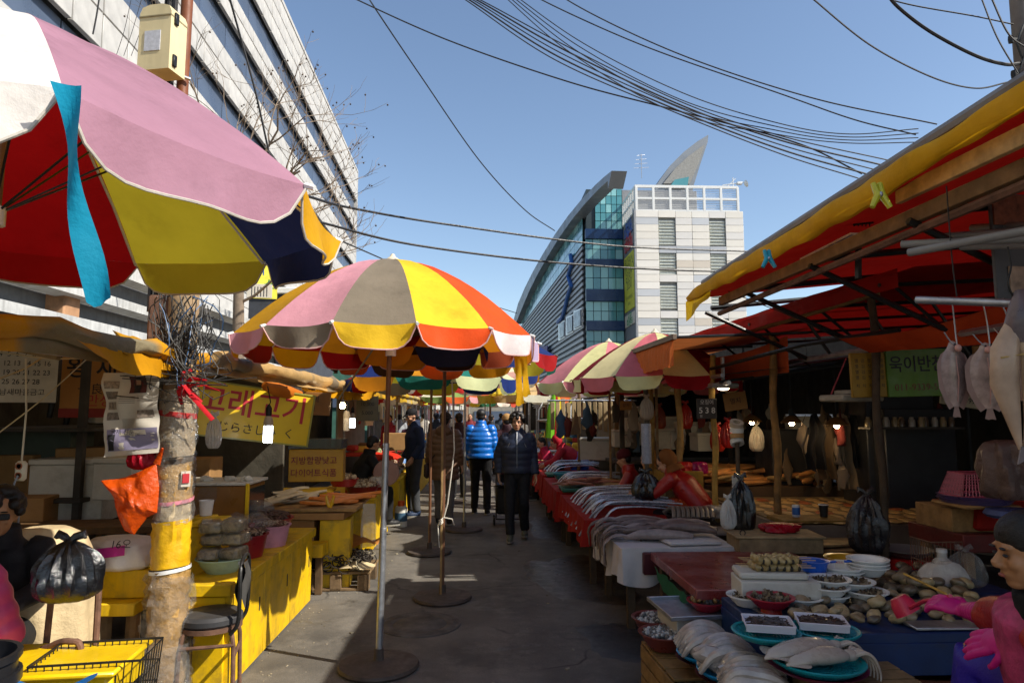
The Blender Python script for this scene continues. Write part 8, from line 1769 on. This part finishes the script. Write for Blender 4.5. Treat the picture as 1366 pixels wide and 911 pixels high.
for e in (-1, 1): hm.ell(q(e*.06, -.02, .055), (.03, .06, .05), Fh, 12, 8)
part('hair', remesh(bulge(hm, .006, 30), .008, 1), M_HAIR, t, True)
sf = MB(); sf.tube([hc+Vector((.02, 0, -.085)), hc+Vector((.045, .0, -.125)), hc+Vector((.075, .0, -.16))], [(.075, .07), (.098, .09), (.12, .1)], 20, side=(1, 0, 0)); part('scarf', remesh(bulge(sf, .012, 20), .008, 1), mat('black_fleece', (.008, .008, .009), .95, bump=.8, bs=60), t, True)
vm = MB(); vm.tube([P(1408, 796, 2.07), P(1414, 815, 2.06), P(1428, 880, 2.09), P(1446, 950, 2.14)], [(.12, .11), (.18, .17), (.2, .19), (.2, .18)], 22, side=(0, 1, 0)); part('vest', remesh(bulge(vm, .012, 9), .01, 1), mat('pink_vest', '#b03a66', .6, var=.4, vs=22, bump=.5, bs=14, dist=.02), t, True)
rm = MB(); rm.tube([s1+Vector((.04, 0, 0)), s1, s1.lerp(e1, .5), e1, e1.lerp(w1, .38)], [.08, .082, .074, .068, .06], 16); part('sleeve', remesh(bulge(rm, .014, 16), .007, 1), RED, t, True)
rm = MB(); rm.tube([s2+Vector((.04, 0, 0)), s2, s2.lerp(e2, .5), e2, e2.lerp(w2, .3)], [.08, .082, .074, .068, .06], 16); part('sleeve', remesh(bulge(rm, .014, 16), .007, 1), RED, t, True)
Mgl = mat('pink_rubber_glove', '#c01a78', .42, var=.12, vs=10, bump=.15, bs=60, spec=.4)
def glove(e, w, d, n, thumb, curl, lab):
    gm = MB(); hand_geo(gm, w, d, n, thumb, 1.1, curl, .0115); L_ = (w-e)
    pts = [e.lerp(w, .25+.75*k/22) for k in range(23)]; gm.tube(pts, [.054-.024*(k/22)**.8+.0022*math.sin(k*2.4)*(1 if k < 15 else .3) for k in range(23)], 18)
    part('glove', remesh(gm, .0038, 1, .4), Mgl, t, True, label=lab)
glove(e1, w1, (P(1246, 800, 2.74)-w1), Vector((.1, .75, -.7)), -1, .38, 'pink rubber glove holding the ladle'); glove(e2, w2, (P(1300, 858, 2.26)-w2), Vector((.1, .8, -.6)), 1, .2, 'pink rubber glove resting on the knee')
tm = MB(); tm.tube([hip+Vector((.05, 0, .02)), hip.lerp(kn, .5)+Vector((0, 0, .0)), kn+Vector((0, 0, -.04)), Vector((kn.x-.03, kn.y+.03, .45)), Vector((kn.x-.03, kn.y+.04, .1))], [.12, .115, .095, .085, .075], 18); tm.tube([hip, kn2+Vector((0, 0, -.04)), Vector((kn2.x, kn2.y+.05, .1))], [.12, .09, .075], 16); part('trousers', remesh(bulge(tm, .02, 9), .01, 1), mat('violet_trousers', '#23128a', .5, var=.25, vs=6, bump=.5, bs=14, dist=.02), t, True)
part('apron', bulge(MB().grid(lambda u, v: P(1350+60*u, 868+62*v, 2.02-.06*u+.1*(1-u)), 12, 10), .012, 12), mat('plaid_apron', '#1d2026', .8, var=.5, vs=40), t, True, recalc=False)
for kk_ in (kn, kn2): part('boot', MB().ell((kk_.x-.06, kk_.y+.05, .06), (.13, .06, .06), None, 16, 10), M_BLACK, t, True)
S('seller_stool', MB().box((hip.x, hip.y, (hip.z-.12)/2), (.36, .36, hip.z-.12), None, .02), wood('4a3a28'), 'low wooden stool of the shellfish seller', 'stool')
# ================================================================ end of the street
es = T('street_end_shops', 'row of low shops closing the far end of the street', 'shops', (0, 62, 0))
for k in range(9):
    x = -16+4.2*k; h = 3.0+.8*((k*5) % 3); part('shop_front', MB().box((x, 62, h/2), (4.1, 3, h), None, .03), mat('end_shop_%d' % (k % 4), ['#8a8478', '#a89a88', '#6d7478', '#9a7a62'][k % 4], .8, var=.2), es, True); part('shop_sign', MB().box((x, 60.4, h*.75), (3.4, .2, .7), None, .02), fab(['b83a2a', 'd9c04a', '2a5aa0', 'e0dcd0'][k % 4], 0), es, True); part('shop_window', MB().box((x, 60.44, .95), (3.2, .1, 1.7)), MG, es, True)
# low stalls down the street on both sides
for k in range(7):
    y = 17.5+4.2*k
    for sgn, nm in ((-1, 'left'), (1, 'right')):
        x = -2.6 if sgn < 0 else 2.5
        t = T('far_stall', ('striped goods stall with a pale cloth roof far down the %s row' % ('newspaper' if sgn < 0 else 'hairtail')), 'stall', (x, y, 0), 0, 'far stalls %d' % sgn)
        part('table_top', MB().box((0, 0, .66), (1.3, 3.4, .06), None, .01), fab(['b83a2a', '3a6aa0', 'c9a22a'][k % 3], 0), t)
        part('cloth_roof', bulge(MB().grid(lambda u, v: Vector((-.9+1.9*u, -1.9+3.8*v, 2.05+.15*math.sin(u*3)+.03*math.sin(v*12))), 10, 14), .04, 2, k), fab(['d6d0c4', 'c9b88a', 'b8a0a0', 'd9c49a'][(k+sgn) % 4], .3), t, recalc=False)
        part('back_cloth', MB().box((sgn*.75, 0, 1.1), (.04, 3.6, 2.0), None, .01), fab(['8a8478', '5a5248', '6a4a42'][k % 3], 0), t)
        for j in range(4): part('post', MB().tube([((-.6 if j < 2 else .6), (-1.7 if j % 2 else 1.7), 0), ((-.6 if j < 2 else .6), (-1.7 if j % 2 else 1.7), 2.1)], .025, 6), M_STEEL, t)
        for j in range(10):
            part('goods', bulge(MB().box((rr(-.5, .5), -1.5+.32*j, .69+rr(.05, .12)), (rr(.2, .4), .26, rr(.1, .24)), rr(-.3, .3), .03), .02, 6, j), fab(rnd.choice(['c9c4b8', 'b8423a', 'd9b84a', '4a7a9a', '8a6a4a', 'a8b88a']), 0), t)
        for j in range(7):
            part('hung_goods', MB().box((sgn*.3+rr(-.2, .2), -1.5+.48*j, 1.72-rr(0, .2)), (.05, rr(.14, .3), rr(.25, .5)), rr(-.5, .5), .01), fab(rnd.choice(['d9d4c8', 'c8a0a4', 'e0c890', '7a9aa8', 'b85a4a', 'f0ece4']), .1), t)
